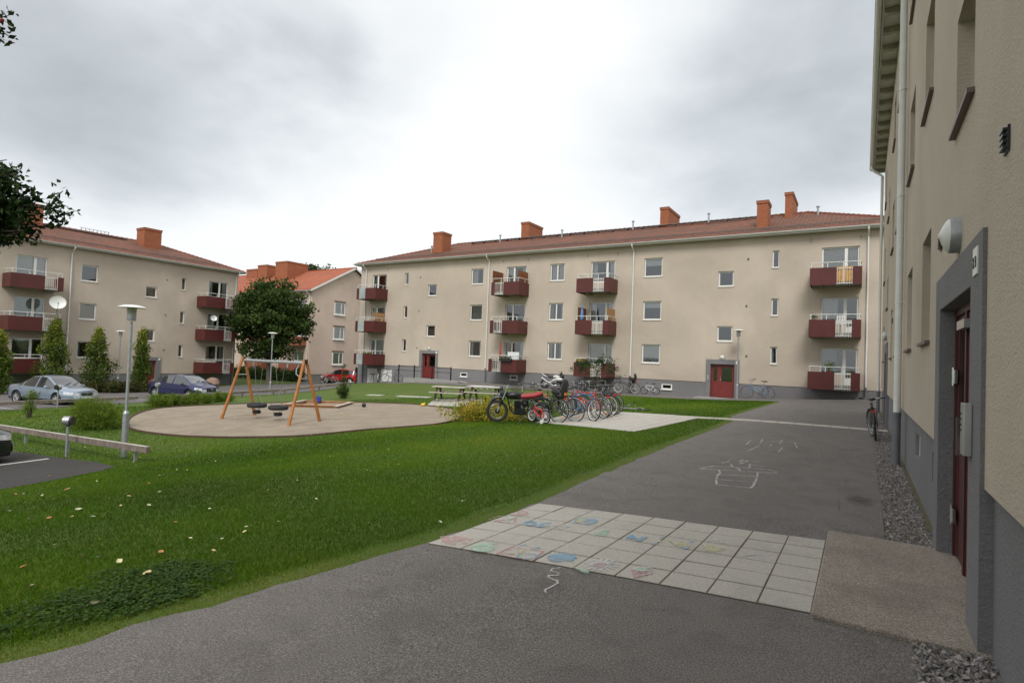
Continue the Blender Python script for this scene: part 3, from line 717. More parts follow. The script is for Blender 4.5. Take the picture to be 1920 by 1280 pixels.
def gutter(par, x0, x1, y, z):
    g = MB(); n = 7
    for xa, xb in ((x0, x1),):
        prev = None
        for i in range(n+1):
            a = PI+PI*i/n; p = (y+.07*math.cos(a), z+.07*math.sin(a))
            if prev:
                g.quad((xa,prev[0],prev[1]),(xb,prev[0],prev[1]),(xb,p[0],p[1]),(xa,p[0],p[1]))
                g.quad((xa,p[0]*1+0.0,p[1]+.004),(xb,p[0],p[1]+.004),(xb,prev[0],prev[1]+.004),(xa,prev[0],prev[1]+.004))
            prev = p
        g.tube([(xa, y-.07, z), (xb, y-.07, z)], .012, 6)
        for xx in (xa, xb): g.quad(*[(xx, y+.07*math.cos(PI+PI*i/n), z+.07*math.sin(PI+PI*i/n)) for i in range(n+1)])
    return g.build('gutter', M['gutter'], par, smooth=True)
def downspout(par, x, yg, zg, zb, grey_to=None, r=.05, elbow_x=0.0):
    d = MB(); yw = -.09
    d.tube([(x+elbow_x, yg, zg-.04), (x+elbow_x, yg, zg-.16), (x+elbow_x*.3, (yg+yw)/2, zg-.32), (x, yw, zg-.48), (x, yw, zb+.06), (x, yw-.01, zb)], r, 12)
    z = zg-1.2
    while z > zb+.3:
        d.tube([(x, yw, z), (x, yw, z+.03)], r+.008, 12); d.beam((x+.055, yw, z+.015), (x+.055, 0.02, z+.015), .012, .012); z -= 1.9
    o = d.build('downspout', M['gutter'], par, smooth=True)
    if grey_to is not None:
        g = MB(); g.tube([(x, yw-.005, zb+.04), (x, yw-.005, zb-.02)], r+.018, 12); g.tube([(x, yw-.005, zb-.02), (x, yw-.005, grey_to)], r+.012, 12)
        g.build('drain_sleeve', M['pipe_grey'], o, smooth=True)
    return o
def chimney(par, x0, x1, y0, y1, z0, z1):
    c = MB(); c.box(x0, y0, z0, x1, y1, z1-.2); c.box(x0-.04, y0-.04, z1-.2, x1+.04, y1+.04, z1-.05)
    o = c.build('chimney', M['brick'], par)
    k = MB(); k.box(x0-.05, y0-.05, z1-.05, x1+.05, y1+.05, z1-.015); k.build('cap', M['ridge'], o)
    f = MB(); f.box(x0-.09, y0-.09, z0, x1+.09, y1+.09, z0+.35); f.build('flashing', M['grey_metal'], o) if False else None
    return o
def balcony(par, x0, x1, zt, secs, dep=1.45, panel='panel', hp=.93, rail=.27, bars='bars', label=None):
    """secs: (xa, xb) of the barred gap in the front panel; zt = panel top"""
    y = -dep; z0 = zt-hp
    s = MB(); s.box(x0+.06, y+.08, z0+.10, x1-.06, .05, z0+.24); s.box(x0+.5, y+.45, z0-.02, x0+.58, .05, z0+.10); s.box(x1-.58, y+.45, z0-.02, x1-.5, .05, z0+.10)
    b = s.build('balcony', M['slab_under'], par)
    if label: b['label'] = label
    p = MB(); t = .03
    p.prism([(0,0)], 0, 0) if False else None
    for a, c, e, g in ((x0, secs[0], x0, x0+t), (secs[1], x1, x1-t, x1)):
        p = MB(); pts = [(a,y),(c,y),(c,y+t),(g,y+t),(g,-.02),(e,-.02)] if e == x0 else [(a,y),(c,y),(g,-.02),(e,-.02),(e,y+t),(a,y+t)]
        n = len(pts); p.v = [(q[0],q[1],z0) for q in pts]+[(q[0],q[1],zt) for q in pts]
        p.f = [tuple(reversed(range(n))), tuple(range(n, 2*n))]+[(i,(i+1) % n,n+(i+1) % n,n+i) for i in range(n)]; p.m = [0]*len(p.f)
        p.build('panel', M[panel], b)
    r_ = MB(); zr = zt+rail
    r_.tube([(x0+.04, -.02, zr), (x0+.04, y+.12, zr), (x0+.12, y+.04, zr), (x1-.12, y+.04, zr), (x1-.04, y+.12, zr), (x1-.04, -.02, zr)], .021, 8)
    n = 4
    for i in range(n):
        xx = x0+.09+(x1-x0-.18)*i/(n-1); r_.beam((xx, y+.05, z0+.1), (xx, y+.05, zr), .035, .02)
    for xx in (x0+.045, x1-.045): r_.beam((xx, -.55, z0+.1), (xx, -.55, zr), .02, .035)
    r_.build('handrail', M['white_old'], b, smooth=False)
    q = MB()
    if bars == 'bars':
        a, c = secs; nb = max(5, int((c-a)/.115))
        for i in range(nb+1):
            xx = a+.03+(c-a-.06)*i/nb; q.beam((xx, y+.01, z0-.02), (xx, y+.01, zt+.0), .016, .016)
        q.box(a-.02, y+.02, z0+.06, c+.02, y+.035, z0+.10); q.box(a-.02, y+.02, zt-.10, c+.02, y+.035, zt-.06)
        q.build('bars', M['white_old'], b)
    else:
        q.box(secs[0], y+.005, z0+.03, secs[1], y+.02, zt-.02); q.build('glass_panel', M['screen_glass'], b)
    return b
def door(par, x0, x1, z0, z1, d, glass_side='right', side=0.0, sx0=None, sx1=None, sz=None, proud=.05, cut=0.30, y=0.0, mat='door_red'):
    """surround (part) + double leaf with glazing"""
    s = MB(); yp = y-proud; yd = y+d
    s.box(sx0, yp, cut, x0, y+.05, sz); s.box(x1, yp, cut, sx1, y+.05, sz); s.box(x0, yp, z1, x1, y+.05, sz)
    for a, b in ((x0-.02, x0+.004), (x1-.004, x1+.02)): s.box(a, yp+.003, z0-.4, b, yd+.02, z1-.004)
    s.box(x0+.004, yp+.003, z1-.004, x1-.004, yd+.02, z1+.02)
    so = s.build('door_surround', M['plinth'], par)
    f = MB(); w = .07
    f.box(x0, yd, z0, x0+w, yd+.07, z1); f.box(x1-w, yd, z0, x1, yd+.07, z1); f.box(x0+w, yd, z1-w, x1-w, yd+.07, z1)
    split = x0+(x1-x0)*.36 if glass_side == 'right' else x0+(x1-x0)*.64
    f.box(split-.035, yd, z0, split+.035, yd+.07, z1-w)
    fo = f.build('door_frame', M[mat], par)
    for a, b in ((x0+w, split-.035), (split+.035, x1-w)):
        lf = MB(); st = .10; H = z1-w-z0; zr = z0+H*.5
        lf.box(a, yd+.015, z0+.015, a+st, yd+.055, z1-w-.01); lf.box(b-st, yd+.015, z0+.015, b, yd+.055, z1-w-.01)
        lf.box(a+st, yd+.015, z1-w-.12, b-st, yd+.055, z1-w-.01); lf.box(a+st, yd+.02, z0+.015, b-st, yd+.05, zr)
        lo = lf.build('door_leaf', M[mat], fo)
        g = MB(); g.quad((a+st,yd+.035,zr),(b-st,yd+.035,zr),(b-st,yd+.035,z1-w-.12),(a+st,yd+.035,z1-w-.12)); g.build('door_pane', M['glass'], fo)
    h = MB(); hx = split+.075 if glass_side == 'right' else split-.075
    h.beam((hx, yd-.05, z0+.95), (hx, yd-.05, z0+1.25), .02, .02); h.beam((hx, yd-.05, z0+.97), (hx, yd+.02, z0+.97), .015, .015); h.beam((hx, yd-.05, z0+1.23), (hx, yd+.02, z0+1.23), .015, .015)
    h.build('handle', M['chrome'], fo)
    return so
def vent(par, x, z, y=0.0, w=.1, h=.13, mat='black'):
    v = MB(); v.box(x-w/2, y-.012, z-h/2, x+w/2, y+.01, z+h/2)
    for i in range(4): v.box(x-w/2+.01, y-.03, z-h/2+.015+i*h/4.3, x+w/2-.01, y-.012, z-h/2+.028+i*h/4.3)
    return v.build('vent', M[mat], par)
def wall_lamp(par, x, z, r=.16, y=0.0):
    T4 = Matrix.Translation((x, y, z)) @ Matrix.Rotation(R(90), 4, 'X')
    a = MB(); a.lathe([(0,-.01),(r,-.01),(r,.045),(r*.97,.068)], 24, M4=T4); o = a.build('wall_lamp', M['alu'] if r > .2 else M['galv'], par, smooth=True)
    b = MB(); b.lathe([(r*.96,.066),(r*.82,.085),(r*.5,.108),(r*.18,.125),(.02,.13),(0,.13)], 24, M4=T4); b.build('lamp_shade', plain('opal_plastic', (0.62,0.62,0.57), 0.35, var=.03), o, smooth=True)
    return o

# ---- main building (facade along x at y = 35.8)
LX, LY, LZ = -38.0, 35.8, -1.2
mainb = thing('apartment_building', 'long three storey beige apartment building facing us across the courtyard, with brown tiled hip roof', 'building', (LX, LY, LZ))
bx = lambda x: x-LX
bz = lambda z: z-LZ
main_w, main_op = [], []
def W_(x0, x1, z0, z1, **k): main_op.append((bx(x0), bx(x1), bz(z0), bz(z1))); main_w.append(((bx(x0), bx(x1), bz(z0), bz(z1)), k))
ST = 2.78
crt = {('C',2): ('left','curtain'), ('C',1): ('full','curtain_g'), ('C',0): ('sides','curtain'), ('E',2): ('blind','blind',.4), ('E',1): ('blind','blind',.35), ('E',0): ('blind','blind',.72)}
for fl in range(3):
    zs = 1.62+ST*fl; zt = 2.83+ST*fl
    W_(-26.0, -24.85, zs, zt, curt=crt[('C',fl)])
    W_(-19.1, -17.95, zs, zt, mull=(.5,), curt=(('sides','curtain_y'),('sides','curtain_g'),('full','curtain'))[fl])
    W_(-12.2, -11.0, zs, zt, curt=crt[('E',fl)])
    W_(-32.85, -32.45, zs+.22, zt+.0, fw=.05)
    W_(-4.57, -4.2, zs+.22, zt+.0, fw=.05)
for z0, z1 in ((4.74, 5.685), (1.64+1.46, 1.64+2.37)):
    pass
for z0, z1 in ((1.64+4.76, 1.64+5.68), (1.64+1.45, 1.64+2.37)):
    W_(-30.3, -29.4, z0, z1); W_(-7.55, -6.66, z0, z1)
# balcony doors and windows: (x0, x1, split, door side)
BAL = [(-36.6, -34.95, -36.0, 'L'), (-22.75, -21.05, -22.12, 'L'), (-15.95, -14.2, -14.78, 'R'), (-2.05, -0.25, -.88, 'R')]
bcur = [[('full','curtain_g'),('sides','curtain'),('sides','curtain_g')], [('sides','curtain'),None,('sides','curtain')], [('full','curtain_y'),('sides','curtain'),('sides','curtain')], [('left','curtain_g'),('left','curtain'),('full','curtain')]]
for i, (a, b, s_, side) in enumerate(BAL):
    for fl in range(3):
        zt = 2.82+ST*fl; zs = zt-1.42; zf = zt-2.15
        da, db = (a, s_) if side == 'L' else (s_, b)
        main_op.append((bx(da), bx(db), bz(zf), bz(zs)))
        W_(a, b, zs, zt, mull=((s_-a)/(b-a),), sill=None, curt=bcur[i][fl], mull_w=.15, doorz=(bx(da), bx(db), bz(zf)))
CEL = [(-26.74,-26.04,0,.37),(-22.2,-21.5,0,.37),(-15.25,-14.6,0,.37),(-10.86,-10.17,0,.38)]
for x0, x1, z0, z1 in CEL: W_(x0, x1, z0, z1, fw=.07, d=.06)
ZPL = .61
D1 = (-30.62, -29.2, -.25, 1.72); D2 = (-7.87, -6.48, -.27, 1.72)
ops = main_op+[(bx(D[0]), bx(D[1]), bz(D[2])-.3, bz(D[3])) for D in (D1, D2)]
CD = [(-36.85,-35.62,-1.0,.27), (-35.2,-33.9,-1.0,.27)]
ops += [(bx(a), bx(b), bz(c), bz(d)) for a, b, c, d in CD]
L_ = bx(2.6); dp = 11.9
wl = MB(); facade(wl, 0, L_, bz(ZPL), bz(9.28), 0, ops, .16)
wl.quad((0,0,bz(ZPL)),(0,0,bz(9.28)),(0,dp,bz(9.28)),(0,dp,bz(ZPL))); wl.quad((L_,0,bz(9.28)),(L_,0,bz(ZPL)),(L_,dp,bz(ZPL)),(L_,dp,bz(9.28)))
wl.quad((0,dp,bz(ZPL)),(0,dp,bz(9.28)),(L_,dp,bz(9.28)),(L_,dp,bz(ZPL))); ledge(wl, 0, L_, bz(ZPL), 0, .03, ops)
wl.build('wall', M['wall'], mainb)
pl = MB(); facade(pl, .03, L_, -.6, bz(ZPL)-.002, .03, ops, .12)
pl.quad((.03,.03,-.6),(.03,.03,bz(ZPL)),(.03,dp,bz(ZPL)),(.03,dp,-.6)); pl.quad((L_,.03,bz(ZPL)),(L_,.03,-.6),(L_,dp,-.6),(L_,dp,bz(ZPL))); pl.quad((0,dp,-.6),(0,dp,bz(ZPL)),(L_,dp,bz(ZPL)),(L_,dp,-.6))
pl.build('plinth', M['plinth'], mainb)
for a, k in main_w: window(mainb, *a, **k)
for a, b, c, d in CD:       # white cellar doors
    q = MB(); a, b, c, d = bx(a), bx(b), bz(c), bz(d); q.box(a, .10, c, b, .14, d)
    for xx in (a, (a+b)/2-.03, b-.07): q.box(xx, .075, c, xx+.07, .10, d)
    q.box(a+.07, .075, d-.08, b-.07, .10, d)
    for k in range(11):
        xx = a+.12+k*(b-a-.24)/10
        if abs(xx-(a+b)/2) > .08: q.box(xx-.012, .088, c+.08, xx+.012, .10, d-.1)
    q.build('cellar_door', M['white_old'], mainb)
door(mainb, bx(D1[0]), bx(D1[1]), bz(D1[2]), bz(D1[3]), .14, sx0=bx(-30.9), sx1=bx(-28.97), sz=bz(1.98), cut=bz(-.7))
door(mainb, bx(D2[0]), bx(D2[1]), bz(D2[2]), bz(D2[3]), .14, sx0=bx(-8.13), sx1=bx(-6.22), sz=bz(2.0), cut=bz(-.7))
hip_roof(mainb, bx(-38.42), bx(3.0), -.43, dp+.43, bz(9.36), bz(11.9), bx(-31.9), bx(-3.25), M['tiles'], M['ridge'])
gutter(mainb, bx(-38.5), bx(3.05), -.51, bz(9.36))
for x in (-37.3, -24.3, -12.9, .14): downspout(mainb, bx(x), -.51, bz(9.33), bz(.72 if x > -37 else .6), grey_to=bz(T(x, 35.6)+.0), r=.045)
for a in ((-31.5,-30.5,37.65,38.85,10.3,12.1), (-24.9,-24.15,41.2,43.6,11.3,13.15), (-12.95,-12.35,41.2,44.2,11.3,13.15), (-5.72,-5.1,37.4,38.7,10.0,11.85), (-4.5,-4.05,40.5,43.6,11.2,13.05)):
    chimney(mainb, bx(a[0]), bx(a[1]), a[2]-LY, a[3]-LY, bz(a[4]), bz(a[5]))
def snowguard(par, x0, x1, y, z, n=2, name='snow_guard'):
    s = MB()
    for k in range(n): s.tube([(x0, y, z+.06+k*.07), (x1, y, z+.06+k*.07)], .022, 6)
    xx = x0
    while xx < x1: s.beam((xx, y, z-.02), (xx, y, z+.2), .03, .012); xx += 1.1
    return s.build(name, M['snow'], par)
snowguard(mainb, bx(-36.8), bx(1.4), .55, bz(9.78))
rw = MB(); rw.box(bx(-29.8), 5.05, bz(11.72), bx(-5.2), 5.35, bz(11.76))
xx = -29.8
while xx < -5.2: rw.box(bx(xx), 5.0, bz(11.62), bx(xx)+.04, 5.4, bz(11.72)); xx += 1.2
rw.build('roof_walkway', M['grey_metal'], mainb)
for x, y, z in ((-26.6,40.6,11.4),(-20.6,40.4,11.3),(-14.8,40.6,11.5),(-9.3,40.5,11.5),(-32.1,38.2,10.4),(-2.6,40.6,11.3)):
    q = MB(); q.tube([(bx(x), y-LY, bz(z)), (bx(x), y-LY, bz(z)+.6)], .06, 8); q.lathe([(0,.72),(.11,.66),(.11,.6),(0,.6)], 8, M4=Matrix.Translation((bx(x), y-LY, bz(z)))); q.build('vent_pipe', M['galv'], mainb)
BB = [(-36.94,-34.73,(-36.65,-35.92),'glass'), (-23.12,-20.78,(-22.82,-22.08),'bars'), (-16.32,-13.97,(-15.12,-14.36),'bars'), (-2.52,-.12,(-1.27,-.53),'bars')]
for i, (a, b, s_, br_) in enumerate(BB):
    for fl in range(3): balcony(mainb, bx(a), bx(b), bz(1.51+2.77*fl), (bx(s_[0]), bx(s_[1])), bars=br_)
for x, z in ((-31.15,7.96),(-31.17,5.17),(-31.2,2.15),(-5.88,7.97),(-5.92,5.2),(-5.85,2.25)): vent(mainb, bx(x), bz(z), mat='grey_metal')
hk = []
for x in (-36.94,-34.77,-23.06,-20.89,-16.2,-14.03,-2.6,-.2):
    q = MB(); q.tube([(bx(x), 0, bz(8.95)), (bx(x), -.06, bz(8.85)), (bx(x), -.07, bz(8.72))], .014, 6); q.build('hook', M['grey_metal'], mainb)
wall_lamp(mainb, bx(-7.2), bz(2.13), .14); wall_lamp(mainb, bx(-29.9), bz(2.13), .14)
q = MB(); q.box(bx(-8.05), -.075, bz(.75), bx(-7.95), -.05, bz(1.05)); q.build('intercom', M['galv'], mainb)
q = MB(); q.box(bx(-6.42), -.06, bz(1.76), bx(-6.27), -.05, bz(1.93)); q.build('house_number_plate', M['white'], mainb)
q = MB(); q.box(bx(-29.18), -.06, bz(1.75), bx(-29.02), -.05, bz(1.92)); q.build('house_number_plate', M['white'], mainb)

# ---- left building (facade along y at x = -48.7, facing +x): local x = y - y0
Y0, X0, Z0 = -8.0, -48.7, -1.8
lb = thing('apartment_building', 'beige three storey apartment building on the left, behind the parked cars and column trees', 'building', (X0, Y0, Z0), R(90))
ly = lambda y: y-Y0
lz = lambda z: z-Z0
lw, lop = [], []
def V_(x0, x1, z0, z1, **k): lop.append((ly(x0), ly(x1), lz(z0), lz(z1))); lw.append(((ly(x0), ly(x1), lz(z0), lz(z1)), k))
for fl in range(3):
    zs = .45+2.81*fl; zt = 1.66+2.81*fl
    V_(18.75, 19.84, zs, zt, curt=(('sides','curtain_g'),('blind','blind',.97),None)[fl])
    V_(8.6, 9.7, zs, zt, curt=('sides','curtain')); V_(11.2, 12.2, zs, zt)
    V_(25.97, 26.33, zs+.2, zt, fw=.05)
    for (a, b, s_, side, cu) in ((14.98, 16.72, 16.05, 'R', (None,('full','curtain_g'),('full','curtain'))[fl]), (28.3, 30.05, 29.3, 'R', (('sides','curtain_y'),('left','curtain'),('sides','curtain'))[fl])):
        z1 = 1.76+2.81*fl-.02; z0 = z1-1.4; zf = z1-2.15
        lop.append((ly(s_), ly(b), lz(zf), lz(z0)))
        V_(a, b, z0, z1, mull=((s_-a)/(b-a),), sill=None, mull_w=.15, curt=cu, doorz=(ly(s_), ly(b), lz(zf)))
V_(23.2, 24.05, 5.37, 6.24); V_(23.2, 24.05, 1.86, 2.83)
DL = (22.9, 24.25, -1.72, .32)
lops = lop+[(ly(DL[0]), ly(DL[1]), lz(DL[2])-.3, lz(DL[3]))]
LL = ly(31.0); LPL = -.72
wl = MB(); facade(wl, 0, LL, lz(LPL), lz(8.42), 0, lops, .16); ld = 12.0
wl.quad((0,0,lz(LPL)),(0,0,lz(8.42)),(0,ld,lz(8.42)),(0,ld,lz(LPL))); wl.quad((LL,0,lz(8.42)),(LL,0,lz(LPL)),(LL,ld,lz(LPL)),(LL,ld,lz(8.42))); wl.quad((0,ld,lz(LPL)),(0,ld,lz(8.42)),(LL,ld,lz(8.42)),(LL,ld,lz(LPL)))
wl.build('wall', M['wall'], lb)
pl = MB(); facade(pl, 0, LL-.03, -.6, lz(LPL)-.002, .03, lops, .12); pl.quad((LL-.03,.03,lz(LPL)),(LL-.03,.03,-.6),(LL-.03,ld,-.6),(LL-.03,ld,lz(LPL))); pl.quad((0,ld,-.6),(0,ld,lz(LPL)),(LL,ld,lz(LPL)),(LL,ld,-.6))
pl.quad((0,.03,-.6),(0,.03,lz(LPL)),(0,ld,lz(LPL)),(0,ld,-.6))
pl.build('plinth', M['plinth'], lb)
for a, k in lw: window(lb, *a, **k)
door(lb, ly(DL[0]), ly(DL[1]), lz(DL[2]), lz(DL[3]), .14, sx0=ly(22.6), sx1=ly(24.62), sz=lz(.6), cut=-.2)
hip_roof(lb, ly(-8.4), ly(31.45), -.45, ld+.45, lz(8.49), lz(10.68), ly(-2), ly(26.6), M['tiles'], M['ridge'])
gutter(lb, ly(-8.4), ly(31.5), -.53, lz(8.49))
for y_, e_ in ((18.1,0),(30.75,0),(4.5,0)): downspout(lb, ly(y_), -.53, lz(8.45), lz(-.55), grey_to=lz(-1.75), r=.045)
chimney(lb, ly(24.6), ly(26.0), 3.7, 5.0, lz(9.7), lz(11.6)); chimney(lb, ly(16.3), ly(17.85), 4.6, 6.2, lz(10.0), lz(11.9))
snowguard(lb, ly(-7), ly(29.6), .55, lz(8.86))
rw = MB(); rw.box(ly(-1), 5.2, lz(10.52), ly(24), 5.5, lz(10.56)); rw.build('roof_walkway', M['grey_metal'], lb)
q = MB()
for k in range(8):
    q.beam((ly(20.9)+k*.28, 6.0, lz(10.6)), (ly(20.9)+k*.28, 6.0, lz(10.95)), .03, .03)
q.beam((ly(20.8), 6.0, lz(10.95)), (ly(22.95), 6.0, lz(10.95)), .03, .03); q.build('roof_ladder', M['grey_metal'], lb)
for fl in range(3):
    balcony(lb, ly(14.3), ly(17.2), lz(.36+2.81*fl), (ly(16.14), ly(16.87)))
    balcony(lb, ly(27.3), ly(30.05), lz(.26+2.81*fl), (ly(29.0), ly(29.7)))
for z in (6.93, 4.06, 1.2): vent(lb, ly(24.8), lz(z), mat='grey_metal')
q = MB(); q.box(ly(24.4), -.06, lz(.36), ly(24.56), -.05, lz(.53)); q.build('house_number_plate', M['white'], lb)

# ---- gabled building behind: long side faces -y at 41.4, gable at x = -51.4
GX, GY, GZ = -74.0, 41.4, -2.0
gb = thing('apartment_building', 'pale peach apartment building with orange tiled gable roof behind the big round tree', 'building', (GX, GY, GZ))
gx_ = lambda x: x-GX
gz_ = lambda z: z-GZ
gl = MB(); ops = []; gw = []
for fl in range(3):
    z0 = .32+2.8*fl
    for a, b, mu, cu in ((-63.74,-62.5,(.5,),('sides','curtain')), (-54.1,-52.35,(.4,),('full','curtain')), (-57.9,-56.7,(.5,),('sides','curtain')), (-60.6,-59.6,(.5,),None), (-67.2,-66,(.5,),('sides','curtain')), (-71,-69.8,(.5,),None)):
        ops.append((gx_(a), gx_(b), gz_(z0), gz_(z0+1.24))); gw.append(((gx_(a), gx_(b), gz_(z0), gz_(z0+1.24)), dict(mull=mu, curt=cu)))
GL = gx_(-51.4); gd = 11.6
facade(gl, 0, GL, gz_(-1.0), gz_(8.3), 0, ops, .14)
# gable wall with window openings, drawn in a turned frame (local: along y)
gg = MB(); gops = [(3.14, 4.68, gz_(z), gz_(z+1.42)) for z in (.09, 2.98, 5.8)]
facade(gg, 0, gd, gz_(-1.0), gz_(8.3), 0, gops, .14)
gg.quad((0,0,gz_(8.3)),(gd,0,gz_(8.3)),(gd/2,0,gz_(11.3)))
RT = Matrix.Translation((GL, 0, 0)) @ Matrix.Rotation(R(90), 4, 'Z')
i0 = len(gl.v); gl.v += [tuple(RT @ Vector(p)) for p in gg.v]; gl.f += [tuple(i0+k for k in f) for f in gg.f]; gl.m += gg.m
gl.quad((0,0,gz_(-1)),(0,0,gz_(8.3)),(0,gd,gz_(8.3)),(0,gd,gz_(-1))); gl.quad((0,0,gz_(8.3)),(0,gd/2,gz_(11.3)),(0,gd,gz_(8.3)))
gl.quad((0,gd,gz_(-1)),(0,gd,gz_(8.3)),(GL,gd,gz_(8.3)),(GL,gd,gz_(-1)))
gl.build('wall', M['wall_p'], gb)
pl = MB(); pl.box(0.03, .03, -.6, GL-.03, gd-.03, gz_(-1.0)-.002); pl.build('plinth', M['plinth'], gb)
for a, k in gw: window(gb, *a, **k)
for o in gops:
    w = window(gb, *o, d=-.06, mull=(.62,), curt=('full','curtain'), sill=None, fw=.09)
    b = MB(); b.box(o[0]-.02, -.13, o[3]+.002, o[1]+.02, .02, o[3]+.16); b.build('lintel', M['sill_brown'], w)
    b = MB(); b.box(o[0]-.05, -.15, o[2]-.1, o[1]+.05, .02, o[2]-.002); b.build('sill', M['white'], w)
    w.matrix_local = RT
rf = hip_roof(gb, -.3, GL+.35, -.45, gd+.45, gz_(8.17), gz_(11.5), -.3, GL+.35, M['tiles_o'], M['ridge_o'], gable=(True, True))
q = MB()
for s_ in (0, 1):
    a = (GL+.36, -.5 if not s_ else gd+.5, gz_(8.1)); b = (GL+.36, gd/2, gz_(11.44)); q.beam(a, b, .03, .2)
q.build('bargeboard', M['white'], gb)
gutter(gb, -.3, GL+.35, -.53, gz_(8.17)); downspout(gb, GL-.25, -.53, gz_(8.13), gz_(-1.4), r=.045)
for a in ((-70.5,-68.2,46.0,47.2,10.4,12.1), (-66.9,-65.0,45.2,47.2,10.4,12.35), (-61.9,-59.6,44.2,47.2,9.8,12.35)):
    chimney(gb, gx_(a[0]), gx_(a[1]), a[2]-GY, a[3]-GY, gz_(a[4]), gz_(a[5]))
for fl in range(3):
    balcony(gb, gx_(-55.0), gx_(-52.0), gz_(.22+2.8*fl), (gx_(-53.6), gx_(-53.3)), dep=1.2, panel='panel_t')
    balcony(gb, gx_(-60.8), gx_(-58.0), gz_(.22+2.8*fl), (gx_(-59.6), gx_(-59.3)), dep=1.2, panel='panel_t')

# ---- right building (facade along y at x = .61, facing -x): local x = YR - y
YR, XR = 26.5, .61
rb = thing('apartment_building', 'beige rendered building running along the right side of the footpath, seen steeply from beside it', 'building', (XR, YR, 0), R(-90))
ry = lambda y: YR-y
rw_, rop = [], []
def U_(ya, yb, z0, z1, **k):
    rop.append((ry(yb), ry(ya), z0, z1)); rw_.append(((ry(yb), ry(ya), z0, z1), dict(d=.13, sill='brown', **k)))
for fl in range(3):
    zs = 2.0+2.78*fl; zt = zs+1.24
    for a, b in ((7.65,8.7),(10.4,11.5),(14.3,15.4),(17.2,18.2),(23.6,24.7),(-.9,.2)): U_(a, b, zs, zt, mull=(.5,) if fl == 1 else (), curt=('sides','curtain'))
for z in (3.58, 6.36): U_(4.85, 5.75, z, z+.92); U_(20.6, 21.5, z, z+.92)
for a, b in ((6.95,7.7),(9.2,9.95),(15.9,16.6)):
    rop.append((ry(b), ry(a), .48, .8)); rw_.append(((ry(b), ry(a), .48, .8), dict(d=.09, sill=None, fw=.05)))
DR = (4.71, 6.45, .05, 2.22); DR2 = (20.1, 21.8, .05, 2.2)
rops = rop+[(ry(D[1]), ry(D[0]), -.3, D[3]) for D in (DR, DR2)]
RL = ry(-6.0); RPL = .985
wl = MB(); facade(wl, 0, RL, RPL, 9.72, 0, rops, .2); rd = 11.5
wl.quad((0,0,RPL),(0,0,9.72),(0,rd,9.72),(0,rd,RPL)); wl.quad((RL,0,9.72),(RL,0,RPL),(RL,rd,RPL),(RL,rd,9.72)); wl.quad((0,rd,RPL),(0,rd,9.72),(RL,rd,9.72),(RL,rd,RPL)); ledge(wl, 0, RL, RPL, 0, .05, rops)
wl.build('wall', M['wall_r'], rb)
pl = MB(); facade(pl, .03, RL, -.4, RPL-.002, .045, rops, .15); pl.quad((.03,.045,-.4),(.03,.045,RPL),(.03,rd,RPL),(.03,rd,-.4)); pl.quad((RL,.045,RPL),(RL,.045,-.4),(RL,rd,-.4),(RL,rd,RPL)); pl.quad((.03,rd,-.4),(.03,rd,RPL),(RL,rd,RPL),(RL,rd,-.4))
pl.build('plinth', M['plinth'], rb)
for a, k in rw_: window(rb, *a, **k)
door(rb, ry(DR[1]), ry(DR[0]), DR[2], DR[3], .09, sx0=ry(6.78), sx1=ry(4.28), sz=2.51, cut=-.1, proud=.022, mat='door_maroon')
door(rb, ry(DR2[1]), ry(DR2[0]), DR2[2], DR2[3], .15, sx0=ry(22.1), sx1=ry(19.8), sz=2.5, cut=-.1, proud=.03, mat='door_maroon')
hip_roof(rb, ry(26.95), ry(-6.4), -.37, rd+.37, 9.8, 12.3, ry(21), ry(-1), M['tiles'], M['ridge'])
q = MB(); n = int((RL+.4)/.85)
for k in range(n):
    xx = -.3+k*.85; q.box(xx, -.33, 9.55, xx+.10, .01, 9.69)
q.box(-.4, -.36, 9.60, RL, -.335, 9.70)
q.build('rafter_ends', M['wood_top'], rb)
gutter(rb, -.5, RL+.4, -.44, 9.78)
downspout(rb, .18, -.44, 9.75, .85, grey_to=.02, r=.05)
downspout(rb, ry(12.1), -.44, 9.75, .90, grey_to=.02, r=.055)
wall_lamp(rb, ry(5.45), 2.70, .135); wall_lamp(rb, ry(21.0), 2.74, .145)
vent(rb, ry(3.75), 2.84, w=.11, h=.13); vent(rb, ry(6.62), 2.86, w=.12, h=.13); vent(rb, ry(16.9), 2.9, w=.12, h=.13)
q = MB(); q.box(ry(4.70), -.066, 1.13, ry(4.56), -.0225, 1.46); ic = q.build('intercom', M['alu'], rb, bevel=.004)
q = MB()
for k in range(4): q.tube([(ry(4.66), -.066, 1.39-k*.035), (ry(4.66), -.070, 1.39-k*.035)], .008, 8)
q.build('button', M['black'], ic)
q = MB(); q.box(ry(4.58), -.030, 2.26, ry(4.42), -.0225, 2.43); np_ = q.build('house_number_plate', M['white'], rb)
for k, (xa, ch) in enumerate((( .03, '2'), (.105, '3'))):
    tc = bpy.data.curves.new('number', 'FONT'); tc.body = ch; tc.size = .1; tc.extrude = .002
    to = bpy.data.objects.new('digit', tc); COL.objects.link(to)
    dg = bpy.context.evaluated_depsgraph_get(); me = bpy.data.meshes.new_from_object(to.evaluated_get(dg)); bpy.data.objects.remove(to)
    d_ = bpy.data.objects.new('digit', me); COL.objects.link(d_); me.materials.append(M['black']); d_.parent = np_
    d_.location = (ry(4.58)+xa-.01, -.033, 2.305); d_.rotation_euler = (R(90), 0, 0)
for z in (.42, 1.62):
    q = MB(); q.box(ry(6.40), .07, z-.06, ry(6.22), .088, z+.06); q.tube([(ry(6.33), .07, z-.08), (ry(6.33), .07, z+.08)], .012, 8); q.build('hinge', M['chrome'], rb)
